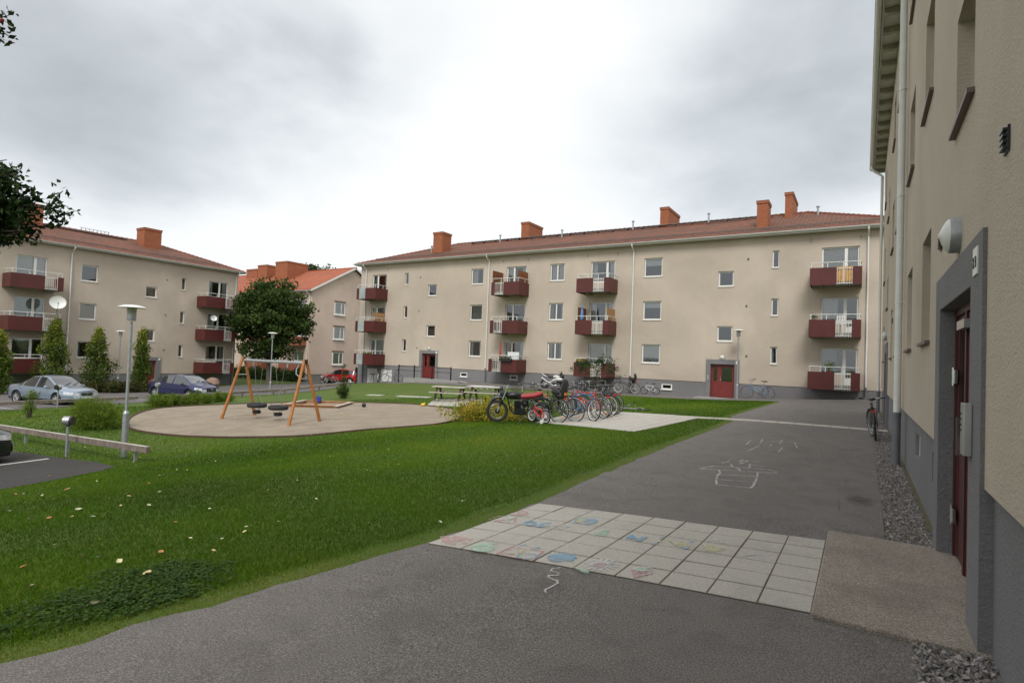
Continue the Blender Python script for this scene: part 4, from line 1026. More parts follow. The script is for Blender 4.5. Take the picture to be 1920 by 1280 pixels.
q = MB(); q.box(ry(5.9), .04, 2.0, ry(5.5), .088, 2.07); q.build('door_closer', M['alu'], rb)
# ------------------------------------------------------------------ vegetation
def leafverts(P, size, rs, flat=0.0, aspect=0.5, droop=0.0):
    n = len(P); d = rs.normal(size=(n,3)); d[:,2] = d[:,2]*(1-flat)-droop; d /= np.linalg.norm(d, axis=1, keepdims=True)
    h = rs.normal(size=(n,3)); 
    if flat: h = h*(1-flat)+np.array([0,0,1.0])*flat*2
    s_ = np.cross(d, h); s_ /= np.linalg.norm(s_, axis=1, keepdims=True)+1e-9; up = np.cross(s_, d)
    L = (size*rs.uniform(.65, 1.3, n))[:,None]; w = L*aspect*.5
    a = P; b = P+d*L*.45+s_*w+up*L*.06; c = P+d*L; e = P+d*L*.45-s_*w+up*L*.06
    return np.stack([a, b, c, e], 1).reshape(-1, 3)
def leafmesh(name, P, size, mat, rs, parent=None, tone=None, **k):
    V = leafverts(P, size, rs, **k); n = len(P)
    if tone is None: tone = rs.uniform(0, 1, n)
    return npmesh(name, V, np.arange(n*4), 4, M[mat], np.clip(tone, 0, 1), parent)
def cloud(ells, ncl, nper, spread, rs, shell=0.55):
    """leaf positions clumped about cluster centres inside a union of ellipsoids"""
    vol = np.array([e[3]*e[4]*e[5] for e in ells]); vol /= vol.sum(); P = []; TN = []
    for e, f in zip(ells, vol):
        k = max(3, int(ncl*f)); d = rs.normal(size=(k,3)); d /= np.linalg.norm(d, axis=1, keepdims=True)
        r_ = (shell+(1-shell)*rs.uniform(0,1,k)**.7)*np.where(rs.uniform(0,1,k) < .75, 1, rs.uniform(.2,1,k)); r_ *= rs.uniform(.86,1.12,k)
        C = d*r_[:,None]*np.array(e[3:6])+np.array(e[:3])
        m_ = rs.poisson(nper, k)+2
        idx_ = np.repeat(np.arange(k), m_); sp = spread*rs.uniform(.6,1.3,k)
        q = C[idx_]+rs.normal(size=(len(idx_),3))*sp[idx_][:,None]*np.array([1,1,.6])
        P.append(q); TN.append((rs.uniform(0,1,k)*.6)[idx_]+rs.uniform(0,.45,len(idx_)))
    return np.concatenate(P), np.concatenate(TN)
def limbs(mb, root, h, targets, r0, rg_, m=0):
    top = Vector((root[0]+rg_.uniform(-.1,.1), root[1]+rg_.uniform(-.1,.1), root[2]+h))
    mb.tube([Vector(root)+Vector((0,0,-.1)), Vector(root)+Vector((0,0,.15)), Vector(root).lerp(top,.5), top], [r0*1.5, r0*1.05, r0*.85, r0*.62], 10)
    for t in targets:
        t = Vector(t); s0 = Vector(root).lerp(top, rg_.uniform(.55,1)); mid = s0.lerp(t,.5)+Vector((rg_.uniform(-.2,.2),rg_.uniform(-.2,.2),rg_.uniform(0,.35)))*((t-s0).length*.25)
        mb.tube([s0, mid, t], [r0*.42, r0*.24, r0*.06], 6)
rs = np.random.RandomState(21); rgt = random.Random(4)
def tree(name, label, cat, loc, ells, ncl, nper, spread, leaf, mat, trunk_h, r0, group=None, nb=14, **k):
    t = thing(name, label, cat, loc, group=group)
    P, tn = cloud(ells, ncl, nper, spread, rs)
    tg = [tuple(P[i]) for i in rs.choice(len(P), nb)]
    mb = MB(); limbs(mb, (0,0,0), trunk_h, tg, r0, rgt); mb.build('trunk', M['bark'], t, smooth=True)
    leafmesh('crown', P, leaf, mat, rs, t, tn, **k); return t
# big round tree
tp = (-45.4, 32.3); tz = T(*tp)
tree('broadleaf_tree', 'big round dark green tree between the left and the gabled building', 'tree', (*tp, tz),
     [(0,0,6.3,3.3,3.3,2.7),(-2.2,-1.0,4.9,1.7,1.7,1.5),(2.3,1.1,5.3,1.6,1.6,1.4),(.5,0,8.2,2.0,2.0,1.4),(-1.9,-.6,7.2,1.5,1.5,1.3),(.8,0,3.4,1.9,1.9,1.3),(-1.3,-.8,3.0,1.3,1.3,1.1),(2.6,1.2,6.8,1.1,1.1,.9)], 520, 40, .27, .27, 'leaf_oak', 3.2, .24, nb=22, aspect=.6)
# trees far behind the gabled roof
for (px, py, w, h, lab) in ((603,497,4.5,3.2,'green treetop rising behind the orange roof, nearest to the gable peak'), (573,499,2.6,2.0,'small green treetop rising behind the orange roof, left of the larger one'), (677,515,2.2,3.0,'sparse treetop seen in the gap left of the main building eaves')):
    d = ray(px, py); t = 92/np.hypot(d[0], d[1]); x, y = d[0]*t, d[1]*t; zt = CAMZ+d[2]*t; b = -2.2
    tree('distant_tree', lab, 'tree', (x, y, b), [(0,0,zt-b-h*.4,w*.5,w*.5,h*.5),(w*.3,0,zt-b-h*.9,w*.5,w*.5,h*.5),(-w*.3,0,zt-b-h,w*.5,w*.5,h*.5)], 90, 26, .42, .45, 'leaf_oak', zt-b-h, .25, group='treetops beyond the gabled building', nb=8, aspect=.6)
# column trees before the left building
def coltree(px, basepx, toppx, wd, label, xx):
    d = ray(px, basepx); t = xx/d[0]; x, y = xx, d[1]*t; b = T(x, y)
    dt = ray(px+.03*(basepx-toppx), toppx); zt = CAMZ+dt[2]*(xx/dt[0]); H = zt-b
    t = thing('columnar_tree', label, 'tree', (x, y, b), group='column trees along the left building')
    k = 250; zz = rs.uniform(.03, 1, k)**.85; prof = np.interp(zz, [0,.12,.4,.7,.9,1], [.5,.95,1,.62,.34,.06])*wd/2*(1+.25*np.sin(zz*17+wd*9))
    th = rs.uniform(0, 2*PI, k); rr = prof*np.sqrt(rs.uniform(.1,1,k))*rs.uniform(.75,1.25,k)
    C = np.stack([rr*np.cos(th), rr*np.sin(th), zz*H*1.0+rs.normal(size=k)*.12], -1); ix = np.repeat(np.arange(k), 24)
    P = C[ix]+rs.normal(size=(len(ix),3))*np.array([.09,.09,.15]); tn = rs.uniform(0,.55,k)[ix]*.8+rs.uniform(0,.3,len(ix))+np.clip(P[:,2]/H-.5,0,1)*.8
    mb = MB(); mb.tube([(0,0,-.1),(0,0,H*.5),(0,0,H*.9)], [.07,.05,.015], 8)
    for i in range(26):
        z = rgt.uniform(.1,.8)*H; a = rgt.uniform(0,2*PI); r_ = wd*.4*rgt.uniform(.5,1); mb.tube([(0,0,z),(r_*.6*math.cos(a),r_*.6*math.sin(a),z+.35),(r_*math.cos(a),r_*math.sin(a),z+.8)], [.02,.014,.006], 5)
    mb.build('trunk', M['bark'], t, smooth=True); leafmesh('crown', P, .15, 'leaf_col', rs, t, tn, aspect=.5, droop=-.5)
coltree(-6, 736, 628, 1.2, 'green column tree cut by the left edge of the photo', -44.5)
coltree(98, 735, 605, 1.75, 'tallest column tree, dark green, just behind the silver blue sedan', -44.5)
coltree(179, 735, 622, 1.6, 'yellowish topped column tree between the sedan and the tall lamp post', -44.2)
coltree(262, 735, 624, 1.0, 'slim dark column tree just left of the dark blue hatchback', -43.6)
# bushes
def bush(name, label, loc, ells, ncl, nper, spread, leaf, mat, group=None, cat='shrub', **k):
    t = thing(name, label, cat, loc, group=group); P, tn = cloud(ells, ncl, nper, spread, rs, .35); P[:,2] = np.abs(P[:,2])+.01
    mb = MB()
    for i in rs.choice(len(P), 16): p = P[i]; mb.tube([(p[0]*.15,p[1]*.15,-.05),(p[0]*.6,p[1]*.6,p[2]*.6),tuple(p)], [.014,.01,.004], 5)
    mb.build('stem', M['twig'], t); leafmesh('foliage', P, leaf, mat, rs, t, tn, **k); return t
g = G(862,790); bush('yellow_shrub', 'yellow green spreading shrub behind the black trail motorcycle at the edge of the sand', (-11.6,16.3,T(-11.6,16.3)), [(0,0,.30,1.35,.95,.40),(.9,-.25,.45,1.2,.8,.5),(1.9,-.6,.35,1.1,.7,.45)], 260, 26, .12, .075, 'leaf_yel', aspect=.5)
bush('willow_shrub', 'feathery light green shrub beside the tall lamp post at the left end of the sand', (-23.1,9.55,T(-23.1,9.55)), [(0,0,.45,.8,.7,.62),(-.5,-.1,.35,.6,.6,.5),(.5,.15,.35,.5,.5,.5)], 420, 30, .13, .11, 'leaf_fine', aspect=.16, droop=-1.2)
for i, (px, py, s_) in enumerate(((290,766,.9),(309,765,.75),(326,763,.85),(349,762,.6),(370,760,.95),(389,759,.7),(408,757,.8),(427,756,.7))):
    a = G(px, py-3); bush('low_shrub', ('light green clump of perennial shrub, leftmost in the row behind the sand edge','second light green clump from the left in the row behind the sand','third green clump from the left in the row behind the sand','smallest low green clump, in the middle of the row behind the sand','tallest green clump in front of the dark blue hatchback front wheel','green clump just right of the tallest one in the row behind the sand','dark green clump second from the right in the row behind the sand','dark green clump at the right end of the row, beside the swing leg')[i], (a[0], a[1], T(a[0],a[1])), [(0,0,.28*s_,.42*s_,.42*s_,.42*s_)], 60, 26, .08, .10, 'leaf_fine', group='row of low shrubs behind the sand', aspect=.25, droop=-1.0)
a = G(57,783); bush('sapling', 'spindly low green sapling on the lawn left of the feathery shrub', (a[0],a[1],T(a[0],a[1])), [(0,0,.85,.25,.25,.35),(-.15,0,.4,.35,.3,.2)], 26, 22, .08, .10, 'leaf_fine', aspect=.3, droop=-.6)
a = G(643,747); bush('young_conifer', 'thin dark young conifer standing alone on the lawn beyond the sandbox', (a[0],a[1],T(a[0],a[1])), [(0,0,.4,.38,.38,.5),(0,0,1.1,.16,.16,.6),(0,0,1.8,.13,.13,.25)], 120, 24, .07, .10, 'leaf_oak', cat='conifer', aspect=.2, droop=-1.5)
a = (-13.5, 31.6); tree('small_apple_tree', 'small sparse apple tree behind the parked bicycles, in front of a balcony', 'tree', (*a, T(*a)), [(0,0,1.75,1.15,1.1,.5),(-.9,-.3,1.5,.6,.5,.35),(.4,.2,2.2,.6,.6,.35),(.9,.2,1.55,.5,.5,.4)], 80, 17, .13, .10, 'leaf_near', .8, .04, nb=18, aspect=.55)
for (px0, px1, xx, lab, sz) in ((150,215,-43.6,'low reddish green hedge under the yellowish column tree',.42),(214,292,-42.9,'low reddish green hedge running to the rear of the dark blue hatchback',.42)):
    y0 = ray(px0,735)[1]*xx/ray(px0,735)[0]; y1 = ray(px1,735)[1]*xx/ray(px1,735)[0]; n = 7
    bush('hedge', lab, (xx,(y0+y1)/2,T(xx,(y0+y1)/2)), [(0,(y1-y0)*(i/(n-1)-.5),sz*.8,.55,.55,sz) for i in range(n)], 240, 26, .13, .12, 'leaf_red', cat='hedge', group='low hedges behind the parked cars')
xx = -50.5; bush('hedge', 'dark green hedge under the gabled building, behind the big tree trunk', (-57,40.2,T(-57,40.2)), [(-6+i*1.6,0,.75,1.1,.6,.75) for i in range(8)], 300, 24, .2, .2, 'leaf_oak', cat='hedge')
# near branches entering at the left (tree stands just outside the frame)
nt = Vector((-8.6, 1.3, 0)); nt.z = T(nt.x, nt.y)
t = thing('crab_apple_tree', 'dark leafy crab apple branches reaching into the upper left corner', 'tree', nt)
mb = MB(); mb.tube([(0,0,-.2),(0,0,1.2),(.05,.05,2.6),(0,.1,4.6),(.1,0,6.2)], [.15,.12,.10,.07,.02], 10)
P = []; FR = []
def reach(px, py, dist):
    d = ray(px-16, py); d = d/np.linalg.norm(d); return Vector((d[0]*dist, d[1]*dist, CAMZ+d[2]*dist))-nt
def bough(s0, tgt, r0, n=34, sp=.17, sub=9):
    s0 = Vector(s0); mid = s0.lerp(tgt,.55)+Vector((0,0,.28)); mb.tube([s0, s0.lerp(mid,.5)+Vector((0,0,.1)), mid, tgt], [r0, r0*.7, r0*.45, r0*.12], 7)
    for i in range(sub):
        k = rgt.uniform(.45,1); p = mid.lerp(tgt, (k-.45)/.55); q = p+Vector((rgt.uniform(-.2,.2),rgt.uniform(-.2,.2),rgt.uniform(-.2,.22)))
        mb.tube([p, p.lerp(q,.5)+Vector((0,0,.03)), q], [.008,.006,.003], 5)
        for j in range(int(n*2.6)):
            w = p.lerp(q, rgt.uniform(.15,1.05)); P.append((w.x+rgt.gauss(0,.03), w.y+rgt.gauss(0,.03), w.z+rgt.gauss(0,.03)))
        if rgt.random() < .06: FR.append(q+Vector((0,0,-.04)))
for (a, b, dd, s_, n_, sb) in ((28,300,6.6,3.0,17,6),(70,352,6.3,2.9,20,8),(104,388,6.2,2.7,18,7),(112,425,6.3,2.5,14,6),(60,432,6.1,2.4,20,8),(14,352,6.2,2.9,24,9),(30,392,6.4,2.7,24,10),(6,425,6.2,2.5,20,8),(84,402,6.1,2.7,18,7),(90,420,6.2,2.5,20,8),(122,400,6.2,2.6,16,6),(70,385,6.2,2.7,20,8),(40,442,6.2,2.4,20,8),(30,330,6.3,2.8,26,10),(20,372,6.2,2.7,28,11),(50,400,6.2,2.6,26,10),(10,408,6.3,2.6,28,10),(64,372,6.2,2.7,22,9),(-30,370,6.3,2.8,30,10),(-60,320,6.3,2.9,30,10),(-50,430,6.3,2.5,26,9),(0,300,6.3,3.0,12,5),(6,48,6.4,4.2,12,4),(-12,30,6.5,4.4,26,8),(-60,20,6.5,4.4,30,9),(-70,160,6.4,3.8,26,9),(-120,250,6.3,3.3,30,10)):
    bough((0,.05,s_), reach(a, b, dd), .03, n_, sub=sb)
mb.build('trunk', M['twig'], t, smooth=True)
# unseen rest of the crown, added outside the frame to shade the near lawn
Q_, _t = cloud([(-.9,-1.6,4.9,2.6,2.2,1.9),(-.2,-3.2,4.4,2.0,1.8,1.6),(-2.2,.2,4.6,1.9,1.6,1.6)], 260, 34, .22, rs)
_w = Q_+np.array([nt.x, nt.y, nt.z-CAMZ]); _dp = _w@_f; _px = 960+CF*(_w@_r)/np.maximum(_dp, .01)
Q_ = Q_[(_dp < .05) | (_px < -60)]
P = np.concatenate([np.array(P), Q_]); leafmesh('crown', P, .058, 'leaf_near', rs, t, None, aspect=.5, droop=.25)
fb = MB()
for f in FR: fb.ell(f, (.014,.014,.014), 7, 5)
for k in range(3): q = reach(rgt.uniform(2,22), rgt.uniform(24,44), 6.4); fb.ell(q, (.014,.014,.014), 7, 5)
fb.build('fruit', plain('red_fruit', (.25,.02,.015), .35), t, smooth=True)

# grass blades and clover on the near lawn
EXC = [path_near, SAND, lot_near, ROAD, [(-8.2,14.75),(-4.75,13.55),(-4.35,18.9),(-9.0,20.0)], [(-3.24,3.85),(-.2,4.3),(-.2,6.3),(-3.1,5.75)], [(-4.9,18.3),(.6,18.6),(.6,19.1),(-4.9,18.95)]]
def allowed(x, y):
    ok = np.ones(x.shape, bool)
    for p in EXC: ok &= ~inpoly(x, y, p)
    return ok
def blades(n, dmin, dmax, hgt, wid, rs, px=(-160, 1500)):
    # uniform in azimuth, density falling with distance
    az = np.radians(np.linspace(0,1,2)); 
    a0 = math.atan2(*[ray(px[0],900)[i] for i in (0,1)]); a1 = math.atan2(*[ray(px[1],900)[i] for i in (0,1)])
    a = rs.uniform(a0, a1, n); u = rs.uniform(0,1,n); d = dmin*(dmax/dmin)**(u**0.85)
    x = d*np.sin(a); y = d*np.cos(a); k = allowed(x, y) & (x < -2.9)
    x, y, d = x[k], y[k], d[k]; n = len(x); z = TT(x, y)
    th = rs.uniform(0, 2*PI, n); sc = np.clip(d/7, 1, 4.5)
    # growth varies over the lawn: short thin margin along the path
    pat = np.sin(x*1.7+np.sin(y*1.3)*1.5)*np.sin(y*1.9+1.3*np.sin(x*.9)); pat2 = np.sin(x*.55+2)*np.sin(y*.47+.6*np.sin(x*.4))
    h = hgt*rs.uniform(.5,1.35,n)*(1+.22*pat)*(.9+.1*sc); w = wid*sc*rs.uniform(.7,1.3,n)
    ed = np.full(n, 9.0); pa = np.array(path_near)
    for i in range(len(pa)):
        p0 = pa[i-1]; p1 = pa[i]; dv = p1-p0; L2 = (dv**2).sum()
        if L2 < 1e-6 or p0[0] > -2.5 and p1[0] > -2.5: continue
        tt = np.clip(((x-p0[0])*dv[0]+(y-p0[1])*dv[1])/L2, 0, 1); ed = np.minimum(ed, np.hypot(x-p0[0]-tt*dv[0], y-p0[1]-tt*dv[1]))
    edge = np.clip(ed/.34, .38, 1); h *= edge
    lean = rs.normal(size=(n,2))*.45
    bx_, by_ = np.cos(th)*w/2, np.sin(th)*w/2
    A = np.stack([x-bx_, y-by_, z], -1); B = np.stack([x+bx_, y+by_, z], -1)
    C = np.stack([x+lean[:,0]*h, y+lean[:,1]*h, z+h], -1)
    tn = .32+.15*pat+.26*pat2+rs.normal(size=n)*.13+np.where(edge < .8, (1-edge)*.75, 0)
    tn = np.where(rs.uniform(0,1,n) < .03, .95, tn)
    keep = rs.uniform(0,1,n) < np.clip(edge*1.1, .62, 1)*np.where(inpoly(x, y, BARE), .45+.3*(pat > 0), 1); h *= 1
    V = np.stack([A, B, C], 1)[keep].reshape(-1,3); return V, np.clip(tn[keep], 0, 1)
V, tn = blades(950000, 2.6, 34, .031, .0048, np.random.RandomState(9))
tag(npmesh('grass', V, np.arange(len(V)), 3, M['grass'], tn), 'short mown green grass of the lawn and its yellowish trodden edge', 'grass', kind='stuff')
CLV = GP([(-60,1215),(60,1195),(200,1172),(320,1140),(410,1108),(452,1075),(440,1058),(330,1052),(200,1070),(120,1110),(0,1150),(-60,1170)])
n = 15000; xs = [p[0] for p in CLV]; ys = [p[1] for p in CLV]; X = rs.uniform(min(xs), max(xs), n*2); Y = rs.uniform(min(ys), max(ys), n*2)
_c = np.array(CLV); _ed = np.min([np.abs(np.cross(np.r_[_c[i]-_c[i-1]], np.stack([X-_c[i-1][0], Y-_c[i-1][1]], -1)))/np.linalg.norm(_c[i]-_c[i-1]) for i in range(len(_c))], axis=0)
k = inpoly(X, Y, CLV) & (rs.uniform(0,1,n*2) < np.clip(.06+_ed*1.5, 0, .62)) & (rs.uniform(0,1,n*2) < .45+.55*(np.sin(X*6+np.sin(Y*5))*np.sin(Y*7) > .0)); X = X[k]; Y = Y[k]
P = np.stack([X, Y, TT(X,Y)+rs.uniform(.01,.045,len(X))], -1)
tag(leafmesh('clover', P, .027, 'leaf_clover', rs, None, None, flat=.75, aspect=.8), 'dark leafy patch of clover in the lawn near the lower left corner', 'clover', kind='stuff')
# fallen leaves (each an object)
lf = []
for k in range(4):
    mb = MB(); L = .05; c = rgt.uniform(.004,.014); us = [0,.12,.3,.5,.7,.88,1]; wd_ = [0,.16,.30,.34,.27,.13,0]
    for a_ in range(6):
        for s_ in (1,-1):
            z_ = lambda q: .004+.012*(q-.5)**2*4*(1 if k % 2 else .4); q_ = [(L*us[a_],0,z_(us[a_])),(L*us[a_+1],0,z_(us[a_+1])),(L*us[a_+1],s_*L*wd_[a_+1],z_(us[a_+1])+c*wd_[a_+1]*3),(L*us[a_],s_*L*wd_[a_],z_(us[a_])+c*wd_[a_]*3)]
            mb.quad(*q_[::s_])
    me_col = ((.55,.42,.20),(.60,.55,.36),(.42,.19,.07),(.5,.5,.33))[k]
    lf.append(mb.build('fallen_leaf', plain('dry_leaf_%s' % 'abcd'[k], me_col, .8, var=.2, scale=40)))
LEAFPX = [(285,1083,1.7),(228,1066,1.3),(297,1042,1.2),(139,963,1.6),(138,975,1.3),(63,979,1.3),(97,976,1.2),(178,976,1.2),(168,1050,1.2),(168,1146,1.5),(51,1068,1.2),(13,965,1.1),(245,936,1.2),(232,932,1.1),(248,946,1.1),(275,952,1.2),(225,955,.9),(300,927,1.2),(28,932,1.1),(43,931,1.1),(76,931,1.3),(78,936,1.1),(120,923,1.2),(130,921,1.0),(463,1002,.9),(465,995,.8),(150,940,.9),(420,1018,.8),(404,1041,.8),(360,1018,.8),(277,909,1),(330,883,1),(352,884,1),(405,867,1),(456,882,1),(418,850,.9),(350,855,.9),(367,848,.8),(483,868,.8),(470,840,.8),(545,826,.8),(610,827,.8),(620,858,.8),(700,880,.8),(640,890,.8),(690,886,.8),(748,875,.7),(560,905,.8),(500,925,.9),(590,940,.8),(820,905,.7),(871,907,.8),(930,870,.7),(960,820,.6),(815,815,.6),(190,1052,.9),(100,1030,1),(60,1110,1.1),(330,985,1),(390,960,.9),(520,985,.8),(160,840,.9),(110,860,.8),(200,850,.9),(60,800,.9),(250,870,1),(265,860,1),(824,989,1.3),(1240,832,.7),(1212,842,.7),(875,952,.8),(865,945,.8),(706,860,.7),(730,845,.7),(300,895,.9),(180,905,.9),(90,895,.9)]
first = set()
for i, (px, py, s_) in enumerate(LEAFPX):
    p = G(px, py); j = i % 4; o = lf[j] if j not in first else lf[j].copy()
    if j in first: COL.objects.link(o)
    first.add(j)
    o.location = (p[0], p[1], T(p[0],p[1])+.035); o.scale = (s_*.95,)*3; o.rotation_euler = (rgt.uniform(-.4,.4), rgt.uniform(-.4,.4), rgt.uniform(0,6.28))
    where = 'in the dark clover patch' if (py > 1030 and px < 450) else 'on the paving slabs\' grass edge' if px > 780 and py > 850 else 'on the lawn left of the clover patch' if py > 990 else 'on the left foreground lawn' if px < 320 and py > 895 else 'on the lawn by the tall street lamp' if px < 320 else 'in the middle of the foreground lawn' if py > 875 else 'on the lawn just before the sand edge' if px < 760 else 'on the lawn before the bicycles'
    o['label'] = ('dry tan','pale cream','brown orange','pale greenish')[j]+' fallen leaf '+where
    o['category'] = 'fallen leaf'; o['group'] = 'fallen leaves scattered on the lawn'
lf[0]['label'] = 'largest tan fallen leaf on the dark clover patch'
# boulder
xx = -46.0; d = ray(399,712); t = xx/d[0]; bp = (xx, d[1]*t); mb = MB(); rr = random.Random(3); mb.ell((0,0,.3), (.62,.5,.46), 16, 10, jit=.06, rng=rr)
tag(mb.build('boulder', M['stone'], smooth=True, loc=(bp[0], bp[1], T(*bp))), 'rounded pinkish boulder beside the front of the dark blue hatchback', 'boulder')
# ------------------------------------------------------------------ street furniture
def lamp_post(loc, label, H=4.2, sleeve=True):
    t = thing('street_lamp', label, 'street lamp', loc, group='disc topped street lamps')
    p = MB(); p.tube([(0,0,-.1),(0,0,1.18 if sleeve else .8)], .075, 14); p.tube([(0,0,1.18 if sleeve else .8),(0,0,1.25 if sleeve else .86)], [.08,.045], 14); p.tube([(0,0,1.2 if sleeve else .8),(0,0,H-.45)], .038, 12)
    p.build('pole', M['galv'], t, smooth=True)
    b = MB(); b.lathe([(0,H-.42),(.10,H-.42),(.11,H-.39),(.11,H-.25),(0,H-.25)], 20); b.build('lamp_body', M['galv'], t, smooth=True)
    g = MB(); g.lathe([(.105,H-.25),(.12,H-.06)], 20); g.build('lamp_glass', plain('lamp_glass', (.42,.42,.36), .15), t, smooth=True)
    for k in range(3):
        pass
    s = MB(); s.lathe([(0,H+.01),(.16,H),(.27,H-.03),(.335,H-.065),(.335,H-.075),(.26,H-.05),(.15,H-.05),(0,H-.05)], 32); s.build('lamp_shade', M['gutter'], t, smooth=True)
    return t
def atx(px, py, xx):
    d = ray(px, py); t = xx/d[0]; return (xx, d[1]*t, CAMZ+d[2]*t)
lamp_post((-16.75,7.66,T(-16.75,7.66)), 'tallest looking street lamp standing on the lawn beside the low wooden rail', 4.08)
lamp_post((-35.33,25.27,T(-35.33,25.27)), 'street lamp on the grass behind the swing, in front of the big round tree', 4.3, False)
lamp_post((-6.13,34.75,T(-6.13,34.75)), 'street lamp beside the red entrance door of the main building', 4.0, False)
a = atx(222,700,-46.6); lamp_post((a[0],a[1],T(a[0],a[1])), 'distant street lamp against the left building, between two column trees', 4.3, False)
def rail(p0, p1, label, posts, h=.38, wb=.15):
    L = math.hypot(p1[0]-p0[0], p1[1]-p0[1]); an = math.atan2(p1[1]-p0[1], p1[0]-p0[0]); z0 = T(*p0); z1 = T(*p1)
    t = thing('low_rail', label, 'low rail', (p0[0], p0[1], z0), an, group='low timber rails round the parking')
    b = MB(); b.beam((0,0,h-wb/2), (L,0,h-wb/2+z1-z0), .09, wb)
    o = b.build('rail', M['wood_grey'], t, bevel=.006); c = MB(); c.beam((0,0,h+.004),(L,0,h+.004+z1-z0), .10, .008); c.build('cap', M['wood_top'], o)
    q = MB()
    for f in posts:
        x = f*L; pm = MB(); zg = T(p0[0]+(p1[0]-p0[0])*f, p0[1]+(p1[1]-p0[1])*f)-z0; pm.box(x-.04, .045, zg-.1, x+.04, .105, h-.05+(z1-z0)*f); pm.build('post', M['galv'], t)
    for k in range(int(L/1.8)): x = 1+k*1.8; q.tube([(x,-.046,h-.09+(z1-z0)*x/L),(x,-.052,h-.09+(z1-z0)*x/L)], .028, 12)
    q.build('bolt', plain('rail_badge', (.12,.14,.2), .5), o)
    return t
rail((-24.6,7.0), (-14.7,7.25), 'near low timber rail ending beside the tall street lamp', (.03,.3,.57,.93))
rail((-32.95,6.0), (-32.95,15.6), 'low timber rail in front of the silver blue sedan', (.05,.28,.52,.76,.95))
rail((-32.95,16.8), (-33.4,24.6), 'low timber rail in front of the dark blue hatchback', (.05,.35,.65,.95))
rail((-33.45,24.8), (-32.6,30.5), 'farthest low timber rail, behind the swing', (.05,.5,.95))
def heater(loc, rz, label):
    t = thing('engine_heater_post', label, 'heater post', loc, rz, group='engine heater posts at the parking')
    p = MB(); p.tube([(0,0,-.1),(0,0,.85)], .032, 12); p.build('post', M['galv'], t, smooth=True)
    b = MB(); b.tube([(0,.09,.98),(0,-.07,.98)], .12, 20, sq=.95); b.build('box', M['alu'], t, smooth=True)
    c = MB(); c.tube([(0,-.07,.98),(0,-.12,.98)], .123, 20, sq=.95); c.tube([(0,0,.84),(0,0,.88)], .05, 10); c.build('cover', M['black'], t, smooth=True)
heater((-18.05,6.85,T(-18.05,6.85)), R(128), 'near engine heater post with round silver and black head, at the low timber rail')
heater((-32.6,11.9,T(-32.6,11.9)), R(20), 'engine heater post standing in front of the silver blue sedan')
heater((-32.9,16.55,T(-32.9,16.55)), R(200), 'engine heater post standing in front of the dark blue hatchback rear wheel')

# ---- swing
sz_ = T(-19.6,14.1)
sw = thing('swing_set', 'orange timber swing frame with grey top bar on the sand', 'swing set', (-19.6,14.1,sz_), R(3))
H = 2.28; hw = 1.75
for sx in (-1, 1):
    for sy in (-1, 1):
        q = MB(); q.tube([(sx*(hw+.16), sy*.78, -.15), (sx*(hw+.02), sy*.04, H+.12)], [.062,.055], 12); q.build('leg', M['wood_o'], sw, smooth=True)
    q = MB(); q.tube([(sx*(hw+.05), 0, H+.14),(sx*(hw+.05), 0, H+.02)], .075, 10); q.build('cap', M['black'], sw)
    q = MB(); q.tube([(sx*(hw+.03), -.28, H-.58),(sx*(hw+.03), .28, H-.58)], .022, 8); q.build('brace', M['galv'], sw)
q = MB(); q.tube([(-hw,0,H),(hw,0,H)], .055, 14); q.build('top_bar', M['galv'], sw, smooth=True)
q = MB(); q.tube([(hw-.28,0,H-.05),(hw-.3,-.12,H-.25),(hw-.2,-.2,H-.42),(hw+.02,-.24,H-.5)], .02, 8); q.build('brace', M['galv'], sw, smooth=True)
for cx, yaw_ in ((-.82,.1),(.42,-.1)):
    s = MB(); R0 = .30
    s.tube([(cx+R0*math.cos(a), R0*math.sin(a), .52) for a in [2*PI*k/26 for k in range(26)]], .085, 10, closed=True, sq=.9)
    seat = s.build('tyre_seat', M['rubber'], sw, smooth=True)
    c = MB()
    for k in range(3):
        a = 2*PI*k/3+yaw_; c.tube([(cx+.28*math.cos(a), .28*math.sin(a), .60), (cx, 0, 1.02)], .009, 5)
    c.tube([(cx,0,1.02),(cx,0,H-.05)], .009, 5) if False else None
    for dx in (-.2, .2): c.tube([(cx+dx*.4,0,1.02),(cx+dx*1.3,0,H-.05)], .009, 5)
    c.tube([(cx-.08,0,1.02),(cx+.08,0,1.02)], .014, 6)
    c.build('chain', M['grey_metal'], seat)
    b = MB(); b.lathe([(0,.20),(.13,.20),(.16,.24),(.16,.29),(.13,.33),(0,.33)], 16, M4=Matrix.Translation((cx,0,0))); 
    for k in range(3): a = 2*PI*k/3; b.tube([(cx+.14*math.cos(a),.14*math.sin(a),.3),(cx+.2*math.cos(a),.2*math.sin(a),.46)], .006, 4)
    b.build('bumper', M['rubber'], seat, smooth=True)
